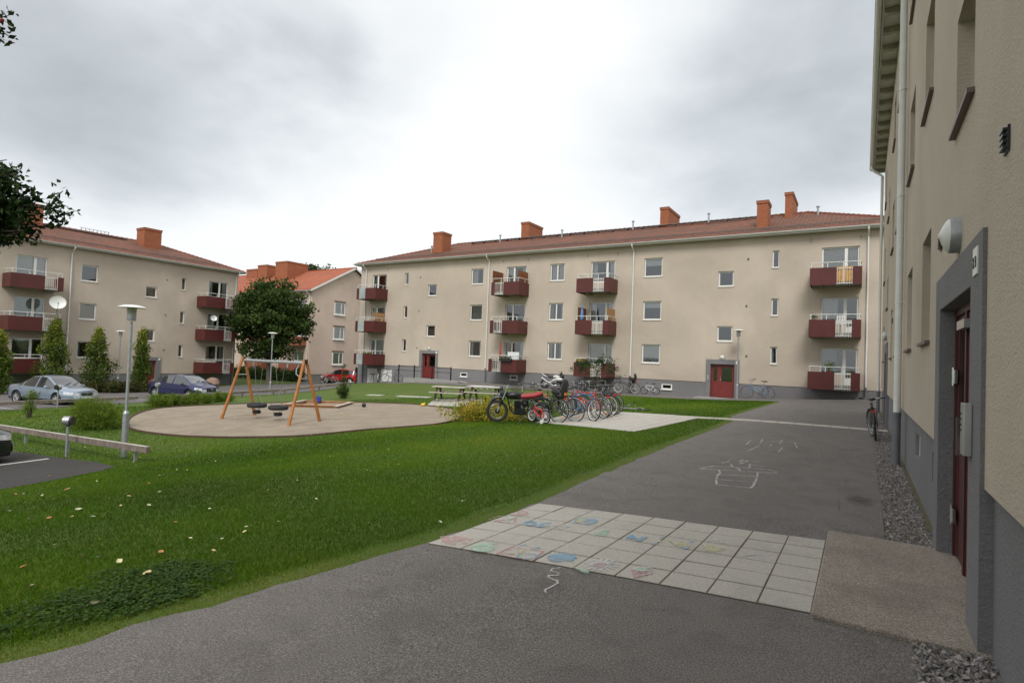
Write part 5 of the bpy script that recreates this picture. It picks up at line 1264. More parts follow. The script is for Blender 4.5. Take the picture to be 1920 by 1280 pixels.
# ---- sandbox and toys
a = (-23.7,19.9); sb = thing('sandbox_frame', 'square timber sandbox frame at the far edge of the sand', 'sandbox', (*a, T(*a)), R(31))
for k in range(4):
    q = MB(); T4 = Matrix.Rotation(k*PI/2, 4, 'Z'); q.box(-1.3,-1.3,-.05,1.2,-1.2,.13, 0, T4); q.build('side_board', M['wood_sand'], sb)
    q = MB(); q.box(-1.38,-1.38,.132,1.12,-1.16,.16, 0, T4); q.build('seat_board', M['wood_top'] if k % 2 else M['wood_sand'], sb)
def toy(name, px, py, r_, c, label, shape='bucket', zo=0):
    p = G(px, py); mb = MB()
    if shape == 'bucket': mb.lathe([(0,0),(r_*.75,0),(r_,r_*1.7),(r_*.93,r_*1.7),(r_*.7,.03),(0,.03)], 16); mb.tube([(r_*math.cos(a), 0, r_*1.7+r_*.7*math.sin(a)) for a in [PI*k/8 for k in range(9)]], .008, 5)
    elif shape == 'ball': mb.ell((0,0,r_), (r_,r_,r_), 18, 12)
    else:
        mb.ell((0,0,r_*.6), (r_,r_*.8,r_*.6), 14, 8); mb.ell((r_*.7,0,r_*1.1), (r_*.4,r_*.4,r_*.35), 10, 6)
    tag(mb.build(name, plain('toy_'+name, c, .4), smooth=True, loc=(p[0],p[1],T(p[0],p[1])+.02+zo)), label, 'toy')
toy('toy_bucket', 597, 757, .15, (.05,.06,.42), 'blue toy bucket inside the timber sandbox', zo=.1)
toy('toy_ball', 682, 764, .11, (.02,.015,.03), 'small dark ball lying on the sand right of the sandbox', 'ball')
toy('sand_toy', 793, 762, .13, (.75,.50,.04), 'bright yellow toy lying on the sand near the picnic tables', 'x')
toy('sand_toy', 641, 777, .05, (.55,.45,.12), 'tiny faded yellow toy half buried in the middle of the sand', 'x')
# ---- picnic tables
def picnic(loc, rz, label, first=None):
    t = thing('picnic_table', label, 'picnic table', loc, rz, group='picnic tables by the sand'); L = .95
    for k in range(4):
        q = MB(); y = -.33+k*.22; q.box(-L, y-.095, .70, L, y+.095, .745); q.build('top_plank', M['wood_top'], t)
    for s_ in (-1, 1):
        for k in (0, 1): q = MB(); y = s_*(.66+k*.14); q.box(-L, y-.06, .41, L, y+.06, .45); q.build('seat_plank', M['wood_top'], t)
    for x in (-.68, .68):
        for s_ in (-1, 1): q = MB(); q.beam((x, s_*.62, 0), (x, s_*.22, .70), .10, .06); q.build('leg', M['wood_dark'], t)
        q = MB(); q.box(x+.05, -.76, .34, x+.10, .76, .41); q.build('cross_beam', M['wood_dark'], t); q = MB(); q.box(x+.05,-.38,.63,x+.10,.38,.70); q.build('cross_beam', M['wood_dark'], t)
    return t
p1 = (-19.55, 25.35); p2 = (-17.6, 25.95)
picnic((*p1, T(*p1)+.03), R(20), 'weathered picnic table, the left one of two at the sand edge')
picnic((*p2, T(*p2)+.03), R(16), 'weathered picnic table, the right one of two, partly behind the yellow shrub')
mb = MB(); rr = random.Random(8)
for i in range(14):
    for j in range(6):
        def z(a, b): return .752+.018*math.sin(a*2.3+b*1.7)*math.cos(b*2.9)
        x0, y0 = -.85+i*.1, -.36+j*.12; mb.quad((x0,y0,z(i,j)),(x0+.1,y0,z(i+1,j)),(x0+.1,y0+.12,z(i+1,j+1)),(x0,y0+.12,z(i,j+1)))
for i in range(14):
    x0 = -.85+i*.1; h0 = .10+.05*math.sin(i*1.9); h1 = .10+.05*math.sin((i+1)*1.9); mb.quad((x0,-.372,.752-h0),(x0+.1,-.372,.752-h1),(x0+.1,-.36,.765),(x0,-.36,.765))
tag(mb.build('tablecloth', M['curtain'], loc=(p2[0],p2[1],T(*p2)+.035), rz=R(16)), 'crumpled white cloth draped over the right picnic table', 'tablecloth')
# ---- ramp and railing at the left entrance of the main building
mb = MB(); mb.box(-31.0,34.3,-1.3,-27.6,35.72,-.27); mb.box(-31.1,34.22,-1.3,-25.7,34.32,-.25)
mb.quad((-27.6,34.3,-.27),(-25.0,34.3,T(-25,34.3)+.02),(-25.0,35.72,T(-25,34.3)+.02),(-27.6,35.72,-.27))
tag(mb.build('entrance_ramp', plain('ramp_concrete', (.30,.29,.27), .9, bump=.2)), 'pale concrete ramp and landing below the left red door of the main building', 'ramp')
rl_ = thing('ramp_railing', 'black metal railing on the concrete ramp of the left entrance', 'railing', (-31.7,34.27,-.7))
XP = (-31.68,-30.05,-28.25,-26.43)
for x in XP: q = MB(); q.box(x+31.7-.035,-.035,-.1,x+31.7+.035,.035,1.46); q.build('post', M['black'], rl_)
for z in (1.38, 1.02): q = MB(); q.tube([(0.02,0,z),(XP[-1]+31.7,0,z)], .02, 8); q.build('rail', M['black'], rl_)
q = MB(); q.box(-8.5,34.4,-.6,-5.9,35.75,-.27); tag(q.build('doorstep', plain('ramp_concrete', (.30,.29,.27), .9), bevel=.01), 'pale concrete doorstep below the red double door by the street lamp', 'doorstep')
# ---- balcony clutter
def screen(loc, w, h, col, label, name='privacy_screen', rz=0, cat='screen', slat=.09, vertical=True):
    mb = MB(); n = max(2, int((w if vertical else h)/slat))
    for k in range(n):
        if vertical: mb.box(k*w/n+.003, 0, 0, (k+1)*w/n-.003, .02+.006*(k % 2), h)
        else: mb.box(0, 0, k*h/n+.003, w, .02+.006*(k % 2), (k+1)*h/n-.003)
    mb.box(0, .02, h*.15, w, .035, h*.15+.03); mb.box(0, .02, h*.8, w, .035, h*.8+.03)
    o = mb.build(name, col, loc=loc, rz=rz); tag(o, label, cat, 'things on the balconies'); return o
bw = plain('screen_brown', (.22,.075,.03), .7, var=.3, scale=5); rw2 = plain('screen_reed', (.42,.24,.11), .8, var=.3, scale=9)
screen((-23.05,35.76,6.3), 1.4, 1.62, bw, 'brown wooden screen at the left end of the top balcony beside the second downspout', rz=R(-90))
screen((-20.90,35.76,6.3), 1.4, 1.55, bw, 'brown wooden screen at the right end of the top balcony beside the second downspout', rz=R(-90))
screen((-34.95,35.76,3.55), 1.35, 1.45, rw2, 'pale reed screen on the middle balcony at the far left corner of the main building', rz=R(-90), vertical=False, slat=.05)
screen((-16.2,35.76,3.55), 1.3, 1.6, bw, 'brown wooden screen at the left end of the middle balcony of the third column', rz=R(-90))
screen((-14.12,35.76,3.55), 1.35, 1.55, rw2, 'reed screen at the right end of the middle balcony of the third column', rz=R(-90), vertical=False, slat=.05)
gold = plain('golden_cloth', (.55,.27,.035), .9, var=.3, scale=7)
screen((-1.27,34.40,6.28), .75, .8, gold, 'golden yellow cloth behind the bars of the top right balcony', name='hanging_cloth', cat='cloth', slat=.05)
screen((-21.75,34.75,.95), .95, 1.1, M['blind'], 'white board standing on the lowest balcony beside the second downspout', name='white_board', cat='board', slat=.5)
def parasol(loc, label, c, h, flare=.09):
    t = thing('folded_parasol', label, 'parasol', loc, group='things on the balconies')
    q = MB(); q.tube([(0,0,0),(0,0,h)], .015, 8); q.build('pole', M['white_old'], t)
    q = MB(); q.lathe([(.02,h),(.05,h*.85),(flare,h*.5),(flare*.8,h*.42),(.02,h*.42)], 10); q.build('canopy', c, t, smooth=True)
parasol((-22.55,35.0,.8), 'folded red parasol on the lowest balcony beside the second downspout', plain('cloth_red', (.42,.08,.07), .8), 2.1)
parasol((-15.95,34.6,3.6), 'folded blue and white parasol on the middle balcony of the third column', plain('cloth_blue', (.12,.28,.55), .8, var=.8, scale=9), 1.75, .14)
def planter(loc, w, label, c=(.02,.02,.02), lm='leaf_oak', tall=.18):
    t = thing('flower_box', label, 'flower box', loc, group='things on the balconies'); q = MB(); q.box(0,-.09,0,w,.09,.17); q.build('box', plain('planter_dark', c, .6), t)
    n = 260; P = np.stack([rs.uniform(0,w,n), rs.uniform(-.12,.12,n), .15+rs.uniform(0,tall,n)], -1); leafmesh('plant', P, .08, lm, rs, t, aspect=.6)
planter((-22.1,34.24,1.38), 1.0, 'dark flower box on the rail of the lowest balcony beside the second downspout')
planter((-16.1,34.28,1.4), .8, 'green flower box on the rail of the lowest balcony behind the apple tree', lm='leaf_yel')
planter((-36.0,34.5,1.35), .9, 'flower box with pale plants, lowest balcony at the left corner of the main building', (.4,.4,.38), 'leaf_fine', .1)
def pot(loc, label, c, lm='leaf_near', r_=.12, h=.35):
    t = thing('potted_plant', label, 'potted plant', loc, group='things on the balconies'); q = MB(); q.lathe([(0,0),(r_*.7,0),(r_,.22),(0,.22)], 14); q.build('pot', plain('pot_'+lm, c, .6), t, smooth=True)
    n = 150; d = rs.normal(size=(n,3)); d /= np.linalg.norm(d,axis=1,keepdims=True); P = d*np.array([h*.5,h*.5,h*.5])*rs.uniform(.3,1,(n,1))+np.array([0,0,.25+h*.5]); leafmesh('plant', P, .07, lm, rs, t, aspect=.6)
pot((-1.55,34.7,1.35), 'potted plant on the lowest balcony at the right end of the main building', (.28,.06,.04), 'leaf_fine', .13, .5)
pot((-22.75,34.9,6.5), 'bushy plant on the top balcony beside the second downspout', (.1,.1,.1), 'leaf_fine', .14, .6)
pot((-2.3,34.6,4.0), 'dark plant at the left end of the middle balcony at the right end', (.02,.02,.02), 'leaf_oak', .1, .4)
# white plastic chair on the middle right balcony
t = thing('balcony_chair', 'white plastic chair behind the bars of the middle right balcony', 'chair', (-.95,34.95,3.60), R(160), group='things on the balconies')
for sx in (-.2,.2):
    for sy in (-.2,.2): q = MB(); q.beam((sx,sy,0),(sx*.9,sy*.9,.43), .04,.04); q.build('leg', M['white'], t)
q = MB(); q.box(-.23,-.23,.43,.23,.23,.46); q.build('seat', M['white'], t)
q = MB()
for k in range(4): q.box(-.2+k*.115,.2,.46,-.13+k*.115,.225,.88)
q.box(-.22,.195,.86,.22,.23,.92); q.build('backrest', M['white'], t)
# satellite dishes
def dish(loc, r_, rz, label, drop):
    t = thing('satellite_dish', label, 'satellite dish', loc, rz, group='satellite dishes on the left building')
    T4 = Matrix.Rotation(R(75), 4, 'X')
    q = MB(); q.lathe([(0,-.0),(r_*.5,.03),(r_*.85,.10),(r_,.15),(r_*1.01,.145),(r_*.85,.085),(r_*.5,.012),(0,-.02)], 32, M4=T4); q.build('dish', M['gutter'], t, smooth=True)
    q = MB(); q.tube([tuple(T4 @ Vector((0,-r_,.14))), tuple(T4 @ Vector((0,-r_*.35,r_*.9)))], .012, 6); q.tube([tuple(T4 @ Vector((0,-r_*.4,r_*.86))), tuple(T4 @ Vector((0,-r_*.25,r_*.95)))], .035, 8); q.build('arm', M['black'], t)
    q = MB(); q.tube([(0,.06,0),(0,.10,-r_*.6),(0,.10,-drop)], .022, 8); q.build('mast', M['grey_metal'], t)
a = atx(108,568,-46.9); dish(a, .46, R(75), 'large white satellite dish above the left balcony of the left building', 1.2)
a = atx(400,597,-46.9); dish(a, .26, R(75), 'small white satellite dish on the right balcony of the left building', .75)
# small black table by the cellar doors
t = thing('garden_table', 'small black table beside the white cellar door', 'table', (-35.45,35.2,T(-35.45,35.2)))
q = MB(); q.lathe([(0,.70),(.28,.70),(.30,.73),(.28,.75),(0,.75)], 18); q.build('top', M['black'], t)
for k in range(3): a = k*2*PI/3; q = MB(); q.tube([(.22*math.cos(a),.22*math.sin(a),0),(.05*math.cos(a),.05*math.sin(a),.7)], .014, 6); q.build('leg', M['black'], t)
# ------------------------------------------------------------------ cars
def lerpf(pts):
    xs = [p[0] for p in pts]; ys = [p[1] for p in pts]
    def f(x):
        if x <= xs[0]: return ys[0]
        if x >= xs[-1]: return ys[-1]
        i = max(k for k in range(len(xs)) if xs[k] <= x); i = min(i, len(xs)-2)
        t = (x-xs[i])/(xs[i+1]-xs[i]); t2 = t*t*(3-2*t)*.35+t*.65
        return ys[i]+(ys[i+1]-ys[i])*t2
    return f
M['lamp_clear'] = plain('headlamp_clear', (.62,.65,.67), .08, .3, coat=1.0, var=.25, scale=9)
M['lamp_red'] = plain('tail_lamp', (.28,.01,.01), .15, coat=1.0)
M['trim'] = plain('car_trim_black', (.018,.018,.02), .5)
def make_car(label, loc, rz, paint, L, Wd, top, belt, roofw, cabin, pillars, wb, rim='alu', grille=True, rw=.31, lowtrim=True, badge=True):
    """cabin = (rear glass start, roof rear, roof front, cowl)"""
    t = thing('parked_car', label, 'car', loc, rz, group='parked cars')
    ft, fb, fr = lerpf(top), lerpf(belt), lerpf(roofw)
    xw = (-wb/2-.02, wb/2)
    xs = sorted(set([round(-L/2+L*i/64, 4) for i in range(65)]+[round(v, 4) for v in cabin]+[round(p+s, 4) for p in pillars for s in (-.045,.045)]))
    hw = Wd/2
    def width(x):
        a = (L/2-abs(x)); e = .62
        return hw if a > e else hw*(1-.24*(1-a/e)**2.2)
    Ra = rw+.065; rows = []
    for x in xs:
        w = width(x); zt = ft(x); zb = .21
        for q in xw:
            if abs(x-q) < Ra: zb = max(zb, math.sqrt(max(0, Ra*Ra-(x-q)**2))+rw-.01)
        be = min(fb(x), zt-.015); wr = min(fr(x), w*.93)
        z1 = max(.33, zb+.015); z2 = max(.52, zb+.03); z3 = max(be-.13, z2+.02)
        rows.append([(w*.93, zb), (w*.985, z1), (w, z2), (w*.99, z3), (w*.945, be), (wr, max(zt-.055, be+.004)), (wr-.07, zt-.015), (wr*.5, zt+.012), (0, zt+.018)])
    K = 9; body = MB(); gl = MB(); hl = MB(); tl = MB(); tr = MB()
    def cls(i, k, side):
        x = (xs[i]+xs[i+1])/2; a = rows[i]; b = rows[i+1]
        if k == 4 and min(a[5][1]-a[4][1], b[5][1]-b[4][1]) > .05 and cabin[0]-.02 < x < cabin[3] and not any(abs(x-p) < .044 for p in pillars): return gl
        if k in (6, 7) and (cabin[2] < x < cabin[3] or cabin[0] < x < cabin[1]): return gl
        if k in (2, 3) and x > L/2-.40 and a[k+1][1] < a[4][1]+.01 and k == 3: return hl
        if k == 3 and x < -L/2+.28: return tl
        if k == 0 and lowtrim and a[0][1] < .24 and b[0][1] < .24: return tr
        return body
    for i in range(len(xs)-1):
        for k in range(K-1):
            for s_ in (1, -1):
                a0, a1 = rows[i][k], rows[i][k+1]; b0, b1 = rows[i+1][k], rows[i+1][k+1]
                q = [(xs[i], s_*a0[0], a0[1]), (xs[i+1], s_*b0[0], b0[1]), (xs[i+1], s_*b1[0], b1[1]), (xs[i], s_*a1[0], a1[1])]
                if s_ > 0: q = q[::-1]
                cls(i, k, s_).quad(*q)
    # end caps
    for end in (-1, 1):
        x0 = xs[-1] if end > 0 else xs[0]; rw_ = rows[-1] if end > 0 else rows[0]
        zmin = rw_[0][1]; zmax = rw_[6][1]; nz = 10; ny = 18
        def P(u, v):
            z = zmin+(zmax-zmin)*v; w = np.interp(z, [r_[1] for r_ in rw_[:7]], [r_[0] for r_ in rw_[:7]]); y = w*(2*u-1)
            return (x0+end*(.13*(1-(2*u-1)**2)*(1-.35*v)+.04*math.sin(PI*min(1, v*1.6))*(1 if v < .62 else 0)), y, z)
        for a in range(ny):
            for b in range(nz):
                q = [P(a/ny, b/nz), P((a+1)/ny, b/nz), P((a+1)/ny, (b+1)/nz), P(a/ny, (b+1)/nz)]
                cy = abs((a+.5)/ny*2-1); cz = (b+.5)/nz
                if end < 0: q = q[::-1]
                dst = body
                if end > 0:
                    if cy > .60 and .60 < cz < .93: dst = hl
                    elif grille and cy < .42 and .62 < cz < .88: dst = tr
                    elif cy < .55 and .12 < cz < .30: dst = tr
                    elif .47 < cz < .53 and grille == 'strip': dst = tr
                else:
                    if cy > .66 and .60 < cz < .9: dst = tl
                dst.quad(*q)
        # close top of the cap
        for a in range(ny):
            u0, u1 = a/ny, (a+1)/ny; z = zmax
            p0, p1 = P(u0,1), P(u1,1)
            body.quad(p0, p1, (x0, rw_[6][0]*(2*u1-1), zmax+.02*(1-abs(2*u1-1))), (x0, rw_[6][0]*(2*u0-1), zmax+.02*(1-abs(2*u0-1))))
    bo = body.build('body', paint, t)
    me = bo.data; bm = bmesh.new(); bm.from_mesh(me); bmesh.ops.remove_doubles(bm, verts=bm.verts, dist=.0008); bmesh.ops.recalc_face_normals(bm, faces=bm.faces); bm.to_mesh(me); bm.free()
    me.polygons.foreach_set('use_smooth', [True]*len(me.polygons)); me.set_sharp_from_angle(angle=R(32))
    for mb_, nm, mt in ((gl, 'window', M['car_glass']), (hl, 'headlight', M['lamp_clear']), (tl, 'tail_light', M['lamp_red']), (tr, 'trim', M['trim'])):
        if mb_.f:
            o = mb_.build(nm, mt, t); bm = bmesh.new(); bm.from_mesh(o.data); bmesh.ops.remove_doubles(bm, verts=bm.verts, dist=.0008); bm.to_mesh(o.data); bm.free()
            o.data.polygons.foreach_set('use_smooth', [True]*len(o.data.polygons))
    ub = MB(); ub.box(-L/2+.25, -hw+.22, .19, L/2-.25, hw-.22, .62); ub.build('underbody', M['dark'], t)
    for q in xw:
        for s_ in (-1, 1):
            T4 = Matrix.Translation((q, s_*(hw-.115), rw)) @ Matrix.Rotation(R(90)*(-s_), 4, 'X')
            w_ = MB(); w_.lathe([(rw-.11,-.09),(rw-.02,-.09),(rw,-.06),(rw,.07),(rw-.02,.095),(rw-.11,.10)], 30, M4=T4); wo = w_.build('wheel', M['rubber'], t, smooth=True)
            r_ = MB(); r_.lathe([(rw-.11,.10),(rw-.12,.085),(rw-.13,.05),(.06,.075),(.0,.08)], 30, M4=T4)
            for k in range(7):
                a = 2*PI*k/7; r_.tube([tuple(T4 @ Vector((.04*math.cos(a),.04*math.sin(a),.085))), tuple(T4 @ Vector(((rw-.12)*math.cos(a),(rw-.12)*math.sin(a),.085)))], .022, 6)
            r_.build('rim', M[rim], wo, smooth=True)
            ar = MB(); T5 = Matrix.Translation((q, s_*(hw-.2), rw)) @ Matrix.Rotation(R(90)*(-s_), 4, 'X'); ar.lathe([(0,-.12),(Ra+.03,-.12),(Ra+.02,.13)], 24, M4=T5); ar.build('wheel_arch', M['dark'], t)
    mz = fb(cabin[3]-.25)
    for s_ in (-1, 1):
        q = MB(); q.ell((cabin[3]-.42, s_*(hw+.07), mz+.07), (.06,.11,.07), 12, 8); q.build('mirror', paint, t, smooth=True)
        for px in pillars[:2]: q = MB(); q.tube([(px+.12 if px > 0 else px-.15, s_*(hw+.004), fb(px)-.12), (px+.28 if px > 0 else px+.02, s_*(hw+.004), fb(px)-.12)], .014, 6); q.build('door_handle', paint, t)
    q = MB(); q.box(L/2+.145, -.26, .36, L/2+.16, .26, .47); q.build('number_plate', M['white'], t)
    if badge: q = MB(); q.tube([(L/2+.10,0,.66),(L/2+.135,0,.66)], .065, 18); q.build('badge', M['chrome'], t)
    for dy in (-.35,.05): q = MB(); q.beam((cabin[3]+.02,dy,ft(cabin[3])+.035),(cabin[3]-.22,dy+.5,ft(cabin[3]-.22)+.03), .02,.015); q.build('wiper', M['trim'], t)
    return t
sil = carpaint('car_paint_silver_blue', (.27,.34,.43), .55)
make_car('silver blue sedan parked behind the low rail at the left edge', (-35.9,12.9,T(-35.9,12.9)), R(16), sil, 4.45, 1.74,
    [(-2.22,.92),(-1.75,.98),(-1.45,1.02),(-.62,1.42),(0,1.47),(.35,1.44),(1.22,.98),(1.8,.88),(2.22,.74)], [(-2.2,.86),(-1,.92),(.9,.86),(2.2,.70)],
    [(-2.2,.75),(-1.45,.68),(-.7,.58),(.3,.58),(1.2,.70),(2.2,.70)], (-1.42,-.68,.33,1.2), (-.1,-1.02), 2.70, badge=True)
blu = carpaint('car_paint_dark_blue', (.022,.027,.10), .4)
make_car('dark blue hatchback with sloping tail parked behind the row of low shrubs', (-35.9,19.6,T(-35.9,19.6)), R(13), blu, 4.3, 1.74,
    [(-2.15,1.02),(-1.9,1.15),(-.5,1.46),(.1,1.49),(.5,1.42),(1.35,1.04),(1.85,.90),(2.15,.74)], [(-2.15,.98),(-1,.98),(1.0,.90),(2.15,.72)],
    [(-2.15,.62),(-1.2,.60),(-.5,.58),(.5,.58),(1.3,.72),(2.15,.70)], (-1.95,-.85,.42,1.35), (.0,-1.0), 2.70, badge=True)
red = carpaint('car_paint_red', (.50,.012,.012), .1)
d = ray(640,718); tt_ = 58.5; rp = (d[0]*tt_, d[1]*tt_)
make_car('bright red three door hatchback parked beyond the lawn beside the gabled building', (*rp, T(*rp)), R(203), red, 3.9, 1.68,
    [(-1.95,.98),(-1.75,1.15),(-1.55,1.38),(-.6,1.46),(.0,1.46),(.3,1.40),(1.05,1.0),(1.55,.90),(1.95,.72)], [(-1.95,.95),(-1,.95),(.8,.88),(1.95,.70)],
    [(-1.95,.60),(-1.5,.57),(.2,.57),(1.0,.68),(1.95,.68)], (-1.75,-1.42,.28,1.03), (-.35,), 2.45, badge=False)
drk = carpaint('car_paint_dark_teal', (.012,.018,.022), .3)
make_car('nose of a dark car entering at the left edge by the near rail', (-19.1,3.65,T(-19.1,3.65)), R(86), drk, 4.3, 1.76,
    [(-2.15,.95),(-1.6,1.2),(-1.2,1.42),(0,1.47),(.35,1.42),(1.15,1.02),(1.7,.94),(2.15,.78)], [(-2.1,.9),(-1,.94),(.9,.90),(2.15,.74)],
    [(-2.1,.62),(-1.2,.60),(.3,.58),(1.2,.70),(2.15,.70)], (-1.7,-1.2,.33,1.13), (-.1,-.95), 2.6, badge=False)

# ------------------------------------------------------------------ bicycles
BM = {}
def bcol(c, metal=.1): return plain('bike_paint_%d_%d_%d' % tuple(int(x*255) for x in c), c, .3, metal, var=.05, coat=.6)
def make_bike(label, loc, rz, col, style='mtb', r=.33, lean=0.0, rim='alu', guards=False, rack=False, basket=False, child=False, saddle_z=None, bar='flat', steer=0.0, chainguard=False, group='parked bicycles', flat=False, kids=False, reflect=False, pitch=0.0, white_tyre=False, spokes=20):
    k = r/.33
    t = thing('bicycle', label, 'bicycle', loc, group=group)
    if flat: t.rotation_euler = (R(86), 0, rz)
    else: t.rotation_euler = (Matrix.Rotation(rz, 4, 'Z') @ Matrix.Rotation(lean, 4, 'X')).to_euler()
    wb = 1.06*k if not kids else 1.0*k*.95
    fx, rx = wb*.54, -wb*.46; bb = (rx+.43*k, 0, r-.05*k); st = (rx+.25*k, 0, r+.42*k if not kids else r+.3*k); hd = (fx-.17*k, 0, r+.42*k); hl = (fx-.12*k, 0, r+.28*k)
    f = MB(); rt = .017 if style != 'mtb' else .02
    if style == 'mtb': f.tube([hd, st], rt*.85, 8); f.tube([hl, bb], rt*1.15, 8)
    else: f.tube([hl, (bb[0]+.14*k,0,bb[2]+.12*k), (bb[0]+.03*k,0,bb[2]+.05*k)], rt*1.1, 8); f.tube([hd, ((hd[0]+bb[0])/2+.03*k,0,(hd[2]+bb[2])/2+.10*k), (bb[0]-.06*k,0,bb[2]+.20*k)], rt*.8, 8)
    f.tube([bb, st, (st[0]-.02*k,0,st[2]+.06*k)], rt*.85, 8); f.tube([hl, hd, (hd[0]-.02*k,0,hd[2]+.06*k)], rt*1.1, 8)
    for s_ in (-1, 1):
        y = .05*s_; f.tube([(bb[0],y*.6,bb[2]), (rx,y*1.2,r)], rt*.55, 6); f.tube([(st[0],y*.3,st[2]-.02), (rx,y*1.2,r)], rt*.5, 6)
    fr = f.build('frame', col, t, smooth=True)
    fk = MB()
    Ms = Matrix.Translation((hl[0],0,0)) @ Matrix.Rotation(steer, 4, 'Z') @ Matrix.Translation((-hl[0],0,0))
    fork_col = col if style != 'mtb' else M['galv']
    for s_ in (-1, 1): fk.tube([tuple(Ms @ Vector((hl[0]+.01,.05*s_,hl[2]-.04))), tuple(Ms @ Vector((fx-.03*k,.052*s_,r+.08*k))), tuple(Ms @ Vector((fx,.052*s_,r)))], .013, 6)
    fk.tube([tuple(Ms @ Vector((hl[0]+.01,-.05,hl[2]-.03))), tuple(Ms @ Vector((hl[0]+.01,.05,hl[2]-.03)))], .016, 6); fk.build('fork', fork_col, t, smooth=True)
    for nm, xx, mt in (('front', fx, Ms), ('rear', rx, Matrix.Identity(4))):
        T4 = mt @ Matrix.Translation((xx,0,r)) @ Matrix.Rotation(R(90), 4, 'X')
        ty = MB(); n = 36; tw = .022 if style == 'mtb' else .016
        ty.tube([tuple(T4 @ Vector(((r-tw)*math.cos(2*PI*i/n),(r-tw)*math.sin(2*PI*i/n),0))) for i in range(n)], tw, 8, closed=True)
        wo = ty.build('wheel', M['rubber'], t, smooth=True)
        rm = MB(); rr_ = r-2*tw-.008
        for rad, wd in ((rr_+.006, .0115),): rm.tube([tuple(T4 @ Vector((rad*math.cos(2*PI*i/n),rad*math.sin(2*PI*i/n),0))) for i in range(n)], wd, 6, closed=True)
        for i in range(spokes):
            a = 2*PI*i/spokes; b = a+(.35 if i % 2 else -.35); z = .02*(1 if (i//2) % 2 else -1); rm.tube([tuple(T4 @ Vector((.02*math.cos(b),.02*math.sin(b),z))), tuple(T4 @ Vector((rr_*math.cos(a),rr_*math.sin(a),0)))], .0016 if not kids else .002, 3, cap=False)
        rm.tube([tuple(T4 @ Vector((0,0,-.045))), tuple(T4 @ Vector((0,0,.045)))], .016 if nm == 'front' else .026, 10); rm.build('rim', M[rim], wo, smooth=True)
        if reflect:
            q = MB()
            for a in (.9, 4.0): c = T4 @ Vector((rr_*.72*math.cos(a), rr_*.72*math.sin(a), .006)); q.ell(tuple(c), (.035,.012,.02), 8, 5)
            q.build('reflector', plain('reflector_orange', (.75,.22,.01), .25), wo)
        if guards:
            q = MB(); a0, a1 = ((35, 165) if nm == 'rear' else (20, 135)); pts = []
            if nm == 'front': a0, a1 = 15, 140
            n2 = 14; rad = r+.022
            for i in range(n2):
                a = R(a0+(a1-a0)*i/(n2-1)); b = R(a0+(a1-a0)*(i+1)/(n2-1)) if i < n2-1 else None
                if b is None: break
                for z0_, z1_, dr0, dr1 in ((-.026,0,-.008,0),(0,.026,0,-.008)):
                    q.quad(*[tuple(T4 @ Vector(((rad+dr)*math.cos(x_), (rad+dr)*math.sin(x_), z_))) for x_, z_, dr in ((a,z0_,dr0),(b,z0_,dr0),(b,z1_,dr1),(a,z1_,dr1))])
            q.build('mudguard', guards if not isinstance(guards, bool) else M['galv'], t)
    c = MB(); T4 = Matrix.Translation(bb) @ Matrix.Rotation(R(90), 4, 'X')
    c.lathe([(.0,-.052),(.085*k,-.052),(.09*k,-.046),(.0,-.046)], 20, M4=T4)
    for s_ in (-1, 1):
        a = .6+(PI if s_ > 0 else 0); e_ = (bb[0]+.17*k*math.cos(a), -.075*s_, bb[2]+.17*k*math.sin(a)); c.tube([(bb[0],-.06*s_,bb[2]), e_], .011, 6); c.box(e_[0]-.045,min(-.08*s_,-.17*s_),e_[2]-.012,e_[0]+.045,max(-.08*s_,-.17*s_),e_[2]+.012)
    c.build('crank', M['grey_metal'], t)
    ch = MB(); ch.beam((bb[0],-.05,bb[2]+.085*k),(rx,-.05,r+.035), .006,.009); ch.beam((bb[0],-.05,bb[2]-.085*k),(rx,-.05,r-.035), .006,.009)
    if chainguard: ch.beam((bb[0]+.08,-.062,bb[2]+.03),(rx+.05,-.062,r+.02), .01,.12)
    ch.build('chain', M['black'], t)
    sz = saddle_z or (st[2]+.19*k); sx = st[0]-.06*k
    q = MB(); q.tube([(st[0]-.01*k,0,st[2]), (sx,0,sz-.03)], .012, 8); so = q.build('seat_post', M['chrome'], t)
    q = MB(); q.ell((sx-.07*k,0,sz), (.10*k,.085*k,.035), 12, 8); q.ell((sx+.06*k,0,sz+.004), (.12*k,.032*k,.026), 12, 8); q.build('saddle', M['black'], t, smooth=True)
    hz = hd[2]+(.17 if bar == 'flat' else .26)*k; hx = hd[0]-.03*k
    q = MB(); q.tube([hd, (hx-.01,0,hz-.04*k)], .013, 8)
    T4 = Ms
    if bar == 'flat': path_ = [(hx-.03,-.29*k,hz+.02),(hx+.03,-.12*k,hz+.0),(hx+.06*k,0,hz-.02),(hx+.03,.12*k,hz),(hx-.03,.29*k,hz+.02)]
    else: path_ = [(hx-.22*k,-.27*k,hz+.0),(hx-.06*k,-.27*k,hz+.03),(hx+.05*k,-.12*k,hz+.02),(hx+.05*k,0,hz-.04*k),(hx+.05*k,.12*k,hz+.02),(hx-.06*k,.27*k,hz+.03),(hx-.22*k,.27*k,hz)]
    q.tube([tuple(T4 @ Vector(p)) for p in path_], .0115, 8)
    hb = q.build('handlebar', M['chrome'] if bar != 'flat' else M['alu'], t, smooth=True)
    g = MB()
    for s_ in (0, -1):
        a_ = Vector(path_[s_]); b_ = Vector(path_[1 if s_ == 0 else -2]); d_ = (b_-a_).normalized(); g.tube([tuple(T4 @ a_), tuple(T4 @ (a_+d_*.12*k))], .018, 8); g.tube([tuple(T4 @ (a_+d_*.13*k+Vector((.03,0,-.005)))), tuple(T4 @ (a_+d_*.04*k+Vector((.05,0,-.02))))], .006, 5)
